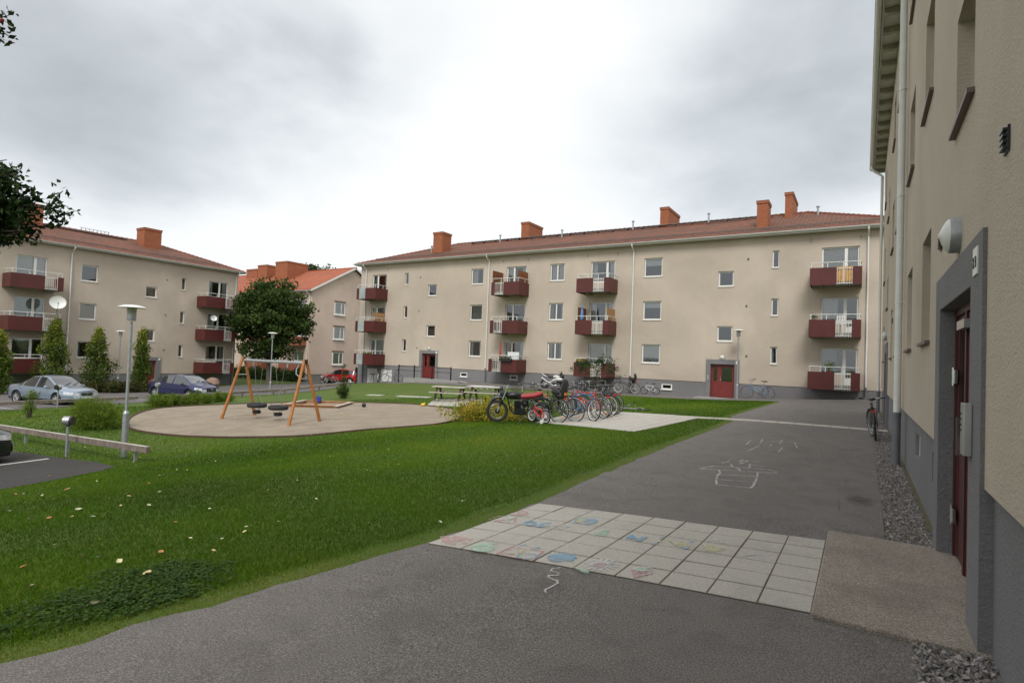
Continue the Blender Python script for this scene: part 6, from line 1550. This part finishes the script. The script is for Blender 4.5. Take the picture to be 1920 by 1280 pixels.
    g.build('grip', M['black'], hb)
    if rack:
        q = MB(); zr = r*2+.07
        q.tube([(st[0]-.02,0,zr+.02),(st[0]-.08,.05,zr),(rx-.16,.06,zr),(rx-.18,0,zr),(rx-.16,-.06,zr),(st[0]-.08,-.05,zr),(st[0]-.02,0,zr+.02)], .006, 6)
        for s_ in (-1,1): q.tube([(rx-.08,.06*s_,zr),(rx,.07*s_,r)], .006, 5); q.tube([(rx+.08,.06*s_,zr),(rx,.07*s_,r)], .006, 5)
        q.tube([(rx,-.055,zr),(rx,.055,zr)], .005, 5); q.build('rack', M['black'], t)
        q = MB(); q.box(rx-.21,-.035,r*2-.01,rx-.185,.035,r*2+.05); q.build('tail_light', plain('bike_tail_red', (.5,.01,.01), .25), t)
    if basket:
        q = MB(); bx0, bx1, z0, z1, w_ = hx+.10, hx+.38, hz-.20, hz+.02, .17
        for z in [z0+(z1-z0)*i/4 for i in range(5)]:
            e_ = .02*(z-z0)/(z1-z0); q.tube([(bx0,-w_-e_,z),(bx1+e_,-w_-e_,z),(bx1+e_,w_+e_,z),(bx0,w_+e_,z)], .003 if z < z1-.01 else .007, 4, closed=True)
        for i in range(9):
            y = -w_+2*w_*i/8; q.tube([(bx1,y,z0),(bx1+.02,y*1.1,z1)], .0025, 3); q.tube([(bx0,y,z0),(bx0,y,z1)], .0025, 3); q.tube([(bx0,y,z0),(bx1,y,z0)], .0025, 3)
        for i in range(7):
            x = bx0+(bx1-bx0)*i/6
            for s_ in (-1,1): q.tube([(x,s_*w_,z0),(x,s_*(w_+.02),z1)], .0025, 3)
        q.build('basket', M['black'], t)
    if child:
        q = MB(); x0 = st[0]-.20; zz_ = r*2+.10
        q.ell((x0-.05,0,zz_), (.17,.16,.10), 14, 8); q.ell((x0-.20,0,zz_+.22), (.055,.145,.25), 14, 10); q.ell((x0-.17,0,zz_+.40), (.06,.12,.09), 12, 8)
        for s_ in (-1,1): q.ell((x0+.0,.15*s_,zz_+.10), (.16,.035,.10), 10, 6); q.ell((x0+.10,.17*s_,zz_-.24), (.06,.03,.20), 10, 6)
        o = q.build('child_seat', plain('child_seat_shell', (.02,.02,.022), .55), t, smooth=True)
        p = MB(); p.ell((x0-.155,0,zz_+.22), (.045,.085,.20), 12, 8); p.build('cushion', plain('seat_cushion', (.22,.21,.18), .9), o, smooth=True)
        p = MB(); p.box(x0-.27,-.05,zz_+.02,x0-.245,.05,zz_+.10); p.build('reflector', plain('reflector_orange', (.75,.22,.01), .25), o)
    if kids:
        for s_ in (-1,1):
            q = MB(); T5 = Matrix.Translation((rx-.02,.17*s_,.065)) @ Matrix.Rotation(R(90), 4, 'X'); q.lathe([(0,-.02),(.06,-.02),(.065,0),(.06,.02),(0,.02)], 14, M4=T5); q.tube([(rx,.04*s_,r),(rx-.02,.15*s_,.065)], .008, 5); q.build('training_wheel', M['white_old'], t)
    return t
K1 = M['black']; WHT = bcol((.6,.6,.6)); BLUE = bcol((.03,.13,.33)); REDB = bcol((.42,.02,.015)); LBL = bcol((.18,.33,.5)); GRN = bcol((.03,.06,.05)); DGR = bcol((.05,.05,.055)); SILB = bcol((.4,.4,.42), .6)
def gz(x, y): return (x, y, T(x, y)+.024)
GB = 'bicycles parked on the paved pad'
make_bike('black city bicycle with wire basket and black child seat, nearest the trail motorcycle', gz(-8.05,15.05), R(170), K1, 'step', .35, R(4), guards=M['black'], rack=True, basket=True, child=True, bar='city', group=GB, reflect=True)
make_bike('blue mountain bicycle with white rims turned towards us at the front of the rack', gz(-7.35,16.0), R(-18), BLUE, 'mtb', .34, R(-5), rim='white', steer=R(-14), group=GB)
make_bike('dark ladies bicycle wedged between the child seat bicycle and the blue one', gz(-7.75,15.5), R(174), DGR, 'step', .35, R(-6), guards=M['galv'], rack=True, bar='city', group=GB, reflect=True)
make_bike('red bicycle with silver mudguards directly behind the blue bicycle', gz(-7.42,16.5), R(182), REDB, 'step', .35, R(5), guards=M['chrome'], rack=True, bar='city', group=GB, reflect=True)
make_bike('red framed bicycle with pale rims, second behind the blue bicycle', gz(-7.48,17.0), R(178), bcol((.5,.03,.02)), 'mtb', .34, R(-4), rim='white', group=GB, bar='flat', reflect=True, rack=True)
make_bike('dark grey bicycle with pale rear rim in the middle of the rack', gz(-7.55,17.45), R(181), DGR, 'step', .35, R(6), rim='white', guards=M['black'], rack=True, bar='city', group=GB)
make_bike('black bicycle with black mudguards, second from the far end of the rack', gz(-7.62,17.9), R(179), K1, 'step', .35, R(-3), guards=M['black'], rack=True, bar='city', group=GB)
make_bike('black bicycle at the far end of the rack on the paving', gz(-7.7,18.35), R(183), GRN, 'step', .35, R(4), guards=M['black'], rack=True, bar='city', group=GB, reflect=True)
make_bike('dark bicycle whose handlebar rises behind the red seat of the trail motorcycle', gz(-9.3,16.2), R(165), bcol((.03,.05,.12)), 'step', .34, R(8), guards=M['chrome'], basket=True, bar='city', group=GB)
make_bike('red childrens bicycle with training wheels beside the motorcycle rear wheel', gz(-7.95,14.55), R(165), bcol((.6,.015,.015)), 'mtb', .19, 0, rim='white', kids=True, group=GB, saddle_z=.50)
a = G(1178,768); make_bike('bicycle lying flat on the lawn edge behind the rack', (a[0],a[1],T(a[0],a[1])+.06), R(10), SILB, 'step', .34, flat=True, rim='white', group=GB)
make_bike('black bicycle with child seat leaning on the main wall beside the third downspout', gz(-12.9,35.2), R(172), K1, 'step', .35, R(-7), rim='white', guards=M['black'], rack=True, child=True, basket=True, bar='city', group='bicycles along the main facade', reflect=True)
make_bike('silver grey bicycle in front of the black one beside the third downspout', gz(-12.7,34.75), R(184), bcol((.3,.3,.3), .5), 'mtb', .34, R(-6), rim='white', group='bicycles along the main facade')
make_bike('small white childrens bicycle leaning on the main wall near a cellar window', gz(-11.3,35.1), R(178), bcol((.7,.7,.68)), 'mtb', .24, R(-8), rim='galv', group='bicycles along the main facade')
make_bike('light blue bicycle leaning on the main wall right of the red double door', gz(-5.05,35.2), R(178), LBL, 'step', .35, R(-7), rim='galv', guards=bcol((.18,.33,.5)), rack=True, bar='city', group='bicycles along the main facade')
make_bike('grey bicycle standing side on below the black ramp railing', (-32.0,33.9,T(-32.0,33.9)), R(208), DGR, 'mtb', .35, R(3), rim='galv', group='bicycles along the main facade')
make_bike('white and black bicycle seen nearly end on before the white cellar door', (-34.0,34.3,T(-34.0,34.3)), R(140), WHT, 'mtb', .30, R(3), rim='galv', group='bicycles along the main facade')
a = (-43.0,37.2); make_bike('pale bicycle standing in front of the red car', (*a, T(*a)), R(255), bcol((.45,.42,.4)), 'step', .34, R(5), rim='white', guards=M['chrome'], bar='city', group='bicycles along the main facade')
make_bike('black bicycle with red tail light leaning by the gravel along the right wall', (.27,16.4,T(.27,16.4)+.014), R(91), K1, 'mtb', .34, R(-5), rim='galv', guards=M['black'], rack=True, bar='flat', steer=R(12), group='bicycle at the right wall')

# ------------------------------------------------------------------ motorcycles
def mwheel(t, x, r, tw, rim, n=24):
    T4 = Matrix.Translation((x,0,r)) @ Matrix.Rotation(R(90), 4, 'X'); q = MB(); m_ = 40
    q.tube([tuple(T4 @ Vector(((r-tw)*math.cos(2*PI*i/m_),(r-tw)*math.sin(2*PI*i/m_),0))) for i in range(m_)], tw, 10, closed=True)
    for i in range(m_):
        for s_ in (-1,0,1): a = 2*PI*(i+.5*(s_==0))/m_; p = T4 @ Vector(((r-.004)*math.cos(a),(r-.004)*math.sin(a),s_*tw*.5)); q.ell(tuple(p), (.012,.014,.012), 4, 3)
    wo = q.build('wheel', M['rubber'], t, smooth=True)
    g = MB(); rr_ = r-2*tw-.01; g.lathe([(rr_-.012,-.035),(rr_+.015,-.028),(rr_+.005,0),(rr_+.015,.028),(rr_-.012,.035),(rr_-.012,-.035)], 36, M4=T4)
    for i in range(n):
        a = 2*PI*i/n; b = a+(.4 if i % 2 else -.4); z = .04*(1 if (i//2) % 2 else -1); g.tube([tuple(T4 @ Vector((.05*math.cos(b),.05*math.sin(b),z))), tuple(T4 @ Vector((rr_*math.cos(a),rr_*math.sin(a),0)))], .0028, 3, cap=False)
    g.build('rim', M[rim], wo, smooth=True)
    h = MB(); h.lathe([(0,-.06),(.075,-.06),(.085,0),(.075,.06),(0,.06)], 18, M4=T4); h.build('hub', M['black'], wo, smooth=True)
mp = G(958,792); mp = (-8.75, 14.75)
t = thing('motorcycle', 'black trail motorcycle with a long red seat parked at the edge of the lawn', 'motorcycle', (*mp, T(*mp)+.02)); t.rotation_euler = (Matrix.Rotation(R(31.6+180+4), 4, 'Z') @ Matrix.Rotation(R(-7), 4, 'X')).to_euler()
mwheel(t, .70, .345, .042, 'chrome'); mwheel(t, -.68, .335, .055, 'chrome'); t.scale = (.94, .94, .94)
def part(nm, mat, fn, smooth=True):
    q = MB(); fn(q); return q.build(nm, mat, t, smooth=smooth)
part('fork', M['galv'], lambda q: [q.tube([(.70,.09*s_,.345),(.60,.09*s_,.62),(.44,.09*s_,1.02)], .024, 10) for s_ in (-1,1)])
part('fork_gaiter', M['black'], lambda q: [q.tube([(.64,.09*s_,.53),(.56,.09*s_,.74)], .034, 10) for s_ in (-1,1)])
part('front_mudguard', plain('motor_grey', (.045,.048,.055), .4), lambda q: q.tube([(.93,0,.60),(.88,0,.70),(.76,0,.78),(.62,0,.80),(.48,0,.76)], [.03,.05,.062,.062,.045], 10, sq=1.2))
part('headlight_cowl', plain('motor_grey', (.045,.048,.055), .4), lambda q: (q.ell((.58,0,.93), (.09,.11,.12), 14, 10), q.ell((.60,0,1.06), (.06,.11,.10), 12, 8), q.ell((.52,0,.90), (.08,.10,.12), 12, 8)))
part('headlight', M['lamp_clear'], lambda q: q.ell((.655,0,.885), (.03,.055,.05), 14, 8))
part('handlebar', M['chrome'], lambda q: q.tube([(.28,-.40,1.13),(.38,-.22,1.14),(.43,-.10,1.06),(.43,.10,1.06),(.38,.22,1.14),(.28,.40,1.13)], .012, 8))
part('grip', M['black'], lambda q: [q.tube([(.27,.41*s_,1.13),(.33,.30*s_,1.135)], .02, 8) for s_ in (-1,1)])
part('mirror', M['black'], lambda q: [(q.tube([(.36,.25*s_,1.13),(.40,.30*s_,1.24)], .006, 5), q.ell((.40,.31*s_,1.27), (.012,.06,.035), 10, 6)) for s_ in (-1,1)])
part('fuel_tank', M['black'], lambda q: (q.ell((.20,0,.86), (.27,.135,.13), 18, 12), q.ell((.05,0,.84), (.16,.11,.11), 14, 8)))
part('seat', plain('seat_red_vinyl', (.32,.03,.035), .5, var=.1), lambda q: (q.tube([(.06,0,.84),(-.05,0,.835),(-.25,0,.85),(-.45,0,.88),(-.62,0,.93),(-.72,0,.965)], [.055,.085,.095,.095,.085,.05], 12, sq=1.25)))
part('frame', M['black'], lambda q: (q.tube([(.43,0,1.0),(.40,0,.82),(.30,0,.42),(.16,0,.26),(-.2,0,.26),(-.28,0,.50),(-.25,0,.76)], .022, 8), [q.tube([(.3,.06*s_,.80),(-.28,.10*s_,.74),(-.76,.09*s_,.88)], .015, 8) for s_ in (-1,1)], [q.tube([(-.26,.08*s_,.40),(-.68,.09*s_,.335)], .022, 8) for s_ in (-1,1)]))
part('shock_absorber', M['grey_metal'], lambda q: [q.tube([(-.58,.10*s_,.37),(-.42,.10*s_,.74)], .028, 10) for s_ in (-1,1)])
part('engine', plain('engine_black', (.02,.02,.021), .5, .3, var=.4, scale=12), lambda q: (q.box(-.18,-.13,.27,.16,.13,.47), q.tube([(-.06,-.17,.36),(-.06,.17,.36)], .10, 16), q.tube([(.10,-.15,.37),(.10,.15,.37)], .07, 14), [q.box(-.04+.0,-.10,.47+i*.028,.17,.10,.485+i*.028) for i in range(8)], q.box(-.01,-.07,.47,.14,.07,.70), q.ell((-.17,0,.60), (.10,.09,.12), 12, 8)), False)
part('exhaust', M['chrome'], lambda q: (q.tube([(.16,-.03,.60),(.26,-.08,.50),(.22,-.12,.30),(.0,-.14,.25),(-.25,-.15,.30),(-.42,-.16,.42)], .018, 8), q.tube([(-.40,-.16,.42),(-.82,-.16,.60)], .042, 12)))
part('rear_mudguard', plain('motor_grey', (.045,.048,.055), .4), lambda q: q.tube([(-.45,0,.72),(-.65,0,.80),(-.85,0,.80),(-.98,0,.70)], [.05,.06,.055,.035], 10, sq=1.2))
part('tail_light', M['lamp_red'], lambda q: q.ell((-.86,0,.90), (.05,.05,.04), 12, 8))
part('indicator', plain('reflector_orange', (.75,.22,.01), .25), lambda q: [q.ell((-.82,.15*s_,.86), (.03,.03,.025), 8, 6) for s_ in (-1,1)])
part('side_stand', M['black'], lambda q: q.tube([(-.05,.10,.28),(.02,.30,.01)], .012, 6))
part('foot_peg', M['black'], lambda q: [q.tube([(-.12,.10*s_,.30),(-.12,.26*s_,.30)], .016, 8) for s_ in (-1,1)])
sp_ = (-17.95, 34.85)
t = thing('motorcycle', 'white and black sports motorcycle parked on the path before the main facade', 'motorcycle', (*sp_, T(*sp_)+.012)); t.rotation_euler = (Matrix.Rotation(R(14), 4, 'Z') @ Matrix.Rotation(R(5), 4, 'X')).to_euler()
mwheel(t, .70, .30, .055, 'alu', 10); mwheel(t, -.68, .31, .07, 'alu', 10)
part('fork', M['galv'], lambda q: [q.tube([(.70,.09*s_,.30),(.52,.09*s_,.82)], .026, 10) for s_ in (-1,1)])
part('front_mudguard', M['black'], lambda q: q.tube([(.95,0,.48),(.85,0,.60),(.70,0,.64),(.55,0,.58)], [.03,.06,.065,.04], 10))
part('fairing', M['black'], lambda q: (q.ell((.52,0,.85), (.17,.15,.14), 14, 10), q.ell((.30,0,.50), (.33,.16,.17), 16, 10), q.ell((.46,0,.98), (.10,.10,.10), 12, 8)))
part('side_panel', M['white'], lambda q: [(q.ell((.34,.13*s_,.68), (.27,.05,.11), 14, 8), q.ell((.05,.12*s_,.60), (.16,.04,.07), 10, 6)) for s_ in (-1,1)])
part('fuel_tank', plain('tank_white', (.6,.6,.6), .3, coat=1), lambda q: q.ell((.14,0,.83), (.25,.14,.11), 16, 10))
part('seat', M['black'], lambda q: q.tube([(-.08,0,.80),(-.30,0,.80),(-.52,0,.90),(-.74,0,.98)], [.07,.10,.09,.05], 12, sq=1.2))
part('tail_fairing', plain('tail_silver', (.35,.36,.38), .3, .4), lambda q: q.tube([(-.40,0,.78),(-.62,0,.86),(-.90,0,.98)], [.08,.08,.03], 10, sq=1.2))
part('engine', plain('engine_black', (.02,.02,.021), .5, .3), lambda q: (q.ell((.02,0,.42), (.26,.17,.17), 14, 8), q.box(-.2,-.12,.26,.25,.12,.5)))
part('frame', M['white'], lambda q: [q.tube([(.42,.10*s_,.88),(.1,.16*s_,.66),(-.2,.14*s_,.48),(-.68,.11*s_,.31)], .032, 8) for s_ in (-1,1)])
part('exhaust', M['chrome'], lambda q: (q.tube([(.28,-.08,.30),(-.05,-.14,.24),(-.35,-.17,.42)], .024, 8), q.tube([(-.35,-.17,.42),(-.86,-.18,.74)], .055, 14)))
part('windscreen', M['black'], lambda q: q.ell((.50,0,1.07), (.06,.10,.09), 12, 8))
part('handlebar', M['black'], lambda q: q.tube([(.30,-.32,.98),(.42,-.12,.98),(.42,.12,.98),(.30,.32,.98)], .014, 8))
part('mirror', M['black'], lambda q: [(q.tube([(.46,.12*s_,1.08),(.44,.26*s_,1.20)], .007, 5), q.ell((.43,.29*s_,1.22), (.015,.06,.035), 10, 6)) for s_ in (-1,1)])
part('side_stand', M['black'], lambda q: q.tube([(-.1,.10,.28),(-.05,.30,.01)], .012, 6))

# ------------------------------------------------------------------ person by the red car
d = ray(671,719); tt_ = 52.0; pp = (d[0]*tt_, d[1]*tt_)
pr_ = thing('person', 'person in dark jacket and trousers standing at the building corner beside the red car', 'person', (*pp, T(*pp)), R(25))
def skin(name, pts, edges, rad, mat, parent, sub=2, root=0):
    me = bpy.data.meshes.new(name); me.from_pydata(pts, edges, []); o = bpy.data.objects.new(name, me); COL.objects.link(o); o.parent = parent; me.materials.append(mat)
    sk = o.modifiers.new('skin', 'SKIN'); sk.use_smooth_shade = True
    bpy.context.view_layer.objects.active = o
    for i, v in enumerate(me.skin_vertices[0].data): v.radius = rad[i] if isinstance(rad[i], tuple) else (rad[i], rad[i]); v.use_root = (i == root)
    sb_ = o.modifiers.new('sub', 'SUBSURF'); sb_.levels = sub; sb_.render_levels = sub; return o
sk_m = plain('skin', (.45,.28,.2), .6, var=.05); jk = plain('jacket_black', (.012,.013,.016), .85); trs = plain('trousers_dark', (.018,.019,.024), .9)
# whole body as one skinned surface (legs, trunk, arms, neck, head)
pts = [(0,0,.95),(0,.0,1.12),(0,0,1.32),(0,0,1.46),(0,.01,1.55),(0,.02,1.64),(0,.02,1.74),
       (-.10,0,.90),(-.12,.01,.50),(-.13,-.01,.10),(-.13,.10,.04), (.10,0,.90),(.12,.02,.50),(.14,-.02,.10),(.15,.09,.04),
       (-.19,0,1.42),(-.25,-.02,1.14),(-.24,.08,.90),(-.23,.11,.82), (.19,0,1.42),(.25,-.02,1.14),(.24,.08,.90),(.23,.11,.82)]
ed = [(0,1),(1,2),(2,3),(3,4),(4,5),(5,6),(0,7),(7,8),(8,9),(9,10),(0,11),(11,12),(12,13),(13,14),(3,15),(15,16),(16,17),(17,18),(3,19),(19,20),(20,21),(21,22)]
rd_ = [.15,.14,.16,.10,.055,.085,.08,.09,.065,.045,.04,.09,.065,.045,.04,.065,.048,.036,.03,.065,.048,.036,.03]
skin('body', pts, ed, rd_, sk_m, pr_)
def inflate(idx, extra, name, mat):
    mp_ = {v: i for i, v in enumerate(idx)}; skin(name, [pts[i] for i in idx], [(mp_[a], mp_[b]) for a, b in ed if a in mp_ and b in mp_], [rd_[i]+extra for i in idx], mat, pr_)
inflate([0,1,2,3,15,16,17,19,20,21], .035, 'jacket', jk)
inflate([0,7,8,9,11,12,13], .018, 'trousers', trs)
q = MB(); q.ell((-.13,.05,.045), (.055,.14,.05), 10, 6); q.ell((.145,.04,.045), (.055,.14,.05), 10, 6); q.build('shoes', M['black'], pr_, smooth=True)
q = MB(); q.ell((0,.005,1.735), (.088,.10,.075), 12, 8); q.ell((0,-.03,1.68), (.085,.075,.08), 12, 8); q.build('hair', plain('hair_grey', (.16,.13,.11), .9), pr_, smooth=True)
q = MB(); q.ell((0,.115,1.665), (.014,.022,.022), 8, 5)
for s_ in (-1,1): q.ell((.088*s_,.02,1.665), (.012,.022,.032), 8, 5)
q.build('nose_and_ears', sk_m, pr_, smooth=True)
for s_ in (-1,1): q = MB(); q.ell((.032*s_,.098,1.69), (.012,.01,.007), 8, 5); q.build('eye', M['black'], pr_)
q = MB(); q.ell((0,.10,1.625), (.028,.01,.007), 8, 5); q.build('mouth', plain('lips', (.3,.1,.09), .6), pr_)
for s_ in (-1,1):
    q = MB(); hx_ = .23*s_; q.ell((hx_,.12,.80), (.022,.045,.05), 8, 6)
    for k, l in enumerate((.06,.075,.08,.07)): y = .085+k*.021; q.tube([(hx_,y,.78),(hx_-s_*.006,y+.008,.78-l*.55),(hx_-s_*.018,y+.010,.78-l)], [.010,.009,.007], 6)
    q.tube([(hx_-s_*.01,.145,.80),(hx_-s_*.02,.175,.775),(hx_-s_*.02,.18,.75)], [.011,.010,.008], 6); q.build('hand', sk_m, pr_, smooth=True)

# ------------------------------------------------------------------ chalk drawings
def chalk_mat(name, c, dens=.5):
    if name in MATS: return MATS[name]
    m = N(name); m.col(c); m.rough(1.0); v = m.coord(1)
    a = m.math('ADD', m.noise(v, 230, 2, .8), m.math('MULTIPLY', m.math('SUBTRACT', m.noise(v, 11, 4, .65), .5), 1.5))
    al = m.ramp(a, [(max(.02,.52-dens*.45), (0,0,0)), (.80-dens*.45, (1,1,1))]); m.l(m.math('MULTIPLY', al, .72), m.b.inputs['Alpha']); MATS[name] = m.m; return m.m
CW = chalk_mat('chalk_white', (.62,.62,.60), .62); CP_ = chalk_mat('chalk_pink', (.58,.38,.37), .40); CB = chalk_mat('chalk_blue', (.27,.44,.58), .5); CG = chalk_mat('chalk_mint', (.46,.62,.50), .55); CY = chalk_mat('chalk_yellow', (.60,.57,.36), .5)
r1_ = lambda x, y: (780+x/4.8, 930+y/4.8)
r2_ = lambda x, y: (1160+x/4.571, 950+y/4.571)
r3_ = lambda x, y: (1280+x/4.571, 740+y/4.571)
def onz(p, z):
    g = G(p[0], p[1], z); return Vector((g[0], g[1], T(g[0], g[1])+z))
def chalk(label, items, fn, z=.0285, w=.017):
    """items: (material, 'line'|'fill', points)"""
    mats = []; mb = MB()
    for i, (mt, kind, pts_) in enumerate(items):
        if mt not in mats: mats.append(mt)
        m_ = mats.index(mt); P_ = [onz(fn(*p), z+i*.0004) for p in pts_]
        if kind == 'fill': mb.quad(*[tuple(p) for p in P_], m=m_)
        else:
            Q = [P_[0]]
            for a, b in zip(P_, P_[1:]):
                n = max(1, int((b-a).length/.05))
                for k in range(1, n+1): Q.append(a.lerp(b, k/n))
            for a, b in zip(Q, Q[1:]):
                d = b-a
                if d.length < 1e-5: continue
                nn = Vector((-d.y, d.x, 0)).normalized()*w*.65; e_ = d.normalized()*w*.3; mb.quad(tuple(a-nn-e_), tuple(b-nn+e_), tuple(b+nn+e_), tuple(a+nn-e_), m=m_)
    o = mb.build('chalk_drawing', mats); tag(o, label, 'chalk drawing', 'chalk drawings on the ground'); return o
def oval(cx, cy, a, b, n=18, ph=0): return [(cx+a*math.cos(2*PI*i/n+ph), cy+b*math.sin(2*PI*i/n+ph)) for i in range(n)]
chalk('faint pink chalk patch on the nearest left slab', [(CP_, 'fill', [(215,360),(340,345),(520,385),(470,425),(330,440),(230,415)])], r1_)
chalk('mint green chalk pear shape on the second slab of the near row', [(CG, 'fill', [(490,468),(560,425),(640,415),(690,412),(745,412),(690,440),(705,475),(650,492),(560,492)]), (CG, 'line', oval(600,462,105,32)+[(705,462)])], r1_)
chalk('pink and orange chalk butterfly on the third slab of the near row', [(CP_, 'line', [(725,515),(850,455),(985,470),(1150,490),(1040,575),(880,545),(725,515)]), (CY, 'fill', [(875,540),(960,465),(1000,475),(940,550)]), (CB, 'line', oval(1000,535,90,22)), (CB, 'line', [(935,440),(985,430),(1000,445)]), (CB, 'line', [(1060,465),(1110,455)]), (CP_, 'line', oval(850,495,80,20))], r1_)
chalk('solid blue chalk circle on the fourth slab of the near row', [(CB, 'fill', oval(1312,547,122,33)), (CB, 'line', oval(1312,547,126,36)+[(1438,547)])], r1_)
fl_ = []
for k in range(16):
    a = 2*PI*k/16; fl_.append((CW, 'line', [(1665+60*math.cos(a), 612+18*math.sin(a)), (1665+165*math.cos(a), 612+52*math.sin(a))]))
chalk('white chalk flower with pink centre crossing onto the asphalt edge', fl_+[(CP_, 'fill', oval(1650,612,60,18))], r1_)
chalk('small mint chalk patch at the edge beneath the white flower', [(CG, 'fill', [(1435,632),(1560,670),(1548,702),(1440,655)])], r1_, .0285)
chalk('pink and white chalk ice cream on the sixth slab of the near row', [(CP_, 'line', [(115,530),(140,600),(300,560),(260,520)]), (CP_, 'line', [(130,565),(270,545)]), (CP_, 'line', [(150,535),(175,590)]), (CP_, 'line', [(200,530),(230,575)]), (CG, 'fill', oval(200,530,50,14)), (CW, 'line', oval(205,528,75,16))], r2_)
chalk('pink and pale chalk scribble on the left slabs, second row from the path', [(CP_, 'fill', [(830,160),(960,120),(1010,140),(1000,170),(900,172)]), (CP_, 'line', [(660,205),(760,175),(900,185),(880,235),(760,225),(660,205)]), (CG, 'fill', [(800,215),(840,180),(900,180),(850,215)]), (CP_, 'line', [(700,215),(880,200)])], r1_)
chalk('blue chalk squiggle on a left slab of the middle rows', [(CB, 'line', [(985,235),(1030,222),(1070,235),(1075,262),(1100,272),(1140,240),(1210,235)]), (CB, 'line', oval(1030,240,45,18)), (CB, 'line', [(1100,272),(1200,262)])], r1_, w=.024)
chalk('yellow and blue chalk fish shape in the row farthest left', [(CY, 'fill', oval(1480,215,50,20)), (CB, 'fill', oval(1565,222,55,20)), (CB, 'line', oval(1530,220,100,26)+[(1630,220)])], r1_)
chalk('thin white chalk scribble like crossed lines on the third left column', [(CW, 'line', [(1250,250),(1310,295),(1380,260),(1395,300)]), (CW, 'line', [(1260,290),(1330,250),(1400,285)]), (CW, 'line', [(1240,262),(1420,268)])], r1_, w=.01)
chalk('mint green chalk triangle with scribble on the fourth column', [(CG, 'fill', [(1600,345),(1700,298),(1740,305),(1715,340)]), (CG, 'line', [(1590,340),(1730,300),(1710,350),(1600,348)])], r1_)
chalk('blue chalk bow tie on the fifth column', [(CB, 'fill', [(70,265),(115,232),(150,262),(215,250),(240,262),(180,292),(140,275)]), (CB, 'line', [(65,262),(110,235),(160,270),(240,255),(180,290),(130,270),(65,262)])], r2_)
chalk('yellow chalk bow with blue corner marks on the sixth column', [(CY, 'line', [(430,285),(490,325),(545,290),(600,340),(500,335),(430,285)]), (CY, 'fill', [(500,330),(545,292),(590,335)]), (CB, 'fill', oval(375,258,28,7)), (CB, 'fill', oval(310,313,28,8)), (CB, 'fill', oval(618,295,28,7)), (CB, 'fill', oval(572,350,28,8)), (CY, 'fill', oval(355,292,25,7))], r2_)
chalk('small white chalk bow drawing above the yellow fish', [(CW, 'line', [(765,290),(800,258),(835,285),(905,270),(905,310),(835,285),(765,290)]), (CW, 'line', [(850,280),(880,305)]), (CW, 'line', [(870,275),(900,300)])], r2_, w=.011)
chalk('pale yellow chalk fish on the seventh column', [(CY, 'fill', [(715,325),(800,328),(825,350),(890,345),(930,358),(830,370),(775,385)]), (CY, 'line', [(712,325),(800,325),(830,352),(925,358),(770,388),(712,325)])], r2_)
chalk('white crossed chalk lines on the eighth column', [(CW, 'line', [(1045,375),(1120,405),(1160,395),(1240,450)]), (CW, 'line', [(1050,420),(1170,385)]), (CW, 'line', [(1100,410),(1230,405)])], r2_, w=.01)
chalk('tiny blue chalk dash on the eighth column', [(CB, 'fill', oval(876,573,16,9))], r2_)
chalk('thin wavy pinkish chalk line running onto the near asphalt', [(CW, 'line', [(1300,640),(1225,650),(1215,668),(1285,690),(1275,710),(1195,708),(1190,725),(1240,748),(1270,755),(1275,780),(1230,805),(1160,840),(1170,862)])], r1_, .0175, .012)
AZ = .0175
chalk('large white chalk outline of a T shirted figure on the far asphalt', [(CW, 'line', p) for p in (
    [(150,630),(260,608),(440,618),(720,635)], [(150,632),(310,640),(480,650),(815,672)], [(735,638),(780,650),(820,674)], [(310,642),(322,665),(300,690),(288,725),(290,765)], [(645,668),(635,710),(622,745),(600,785),(580,795)], [(290,768),(580,796)], [(300,722),(625,748)], [(325,680),(630,700)],
    [(410,588),(425,612),(480,630),(495,652)], [(575,600),(572,625)], [(490,590),(560,565)], [(340,582),(400,568)], [(400,550),(500,556),(660,574)], [(480,575),(530,555)], [(560,592),(700,612)])], r3_, AZ, .022)
chalk('faint white chalk scribbles on the asphalt beyond the figure drawing', [(CW, 'line', p) for p in (
    [(540,488),(655,434)], [(545,425),(585,385)], [(665,415),(685,378)], [(745,440),(768,420)], [(760,402),(855,395),(960,402)], [(820,488),(855,450)], [(850,385),(850,402)], [(835,420),(838,405)], [(960,408),(982,452)])], r3_, AZ, .02)
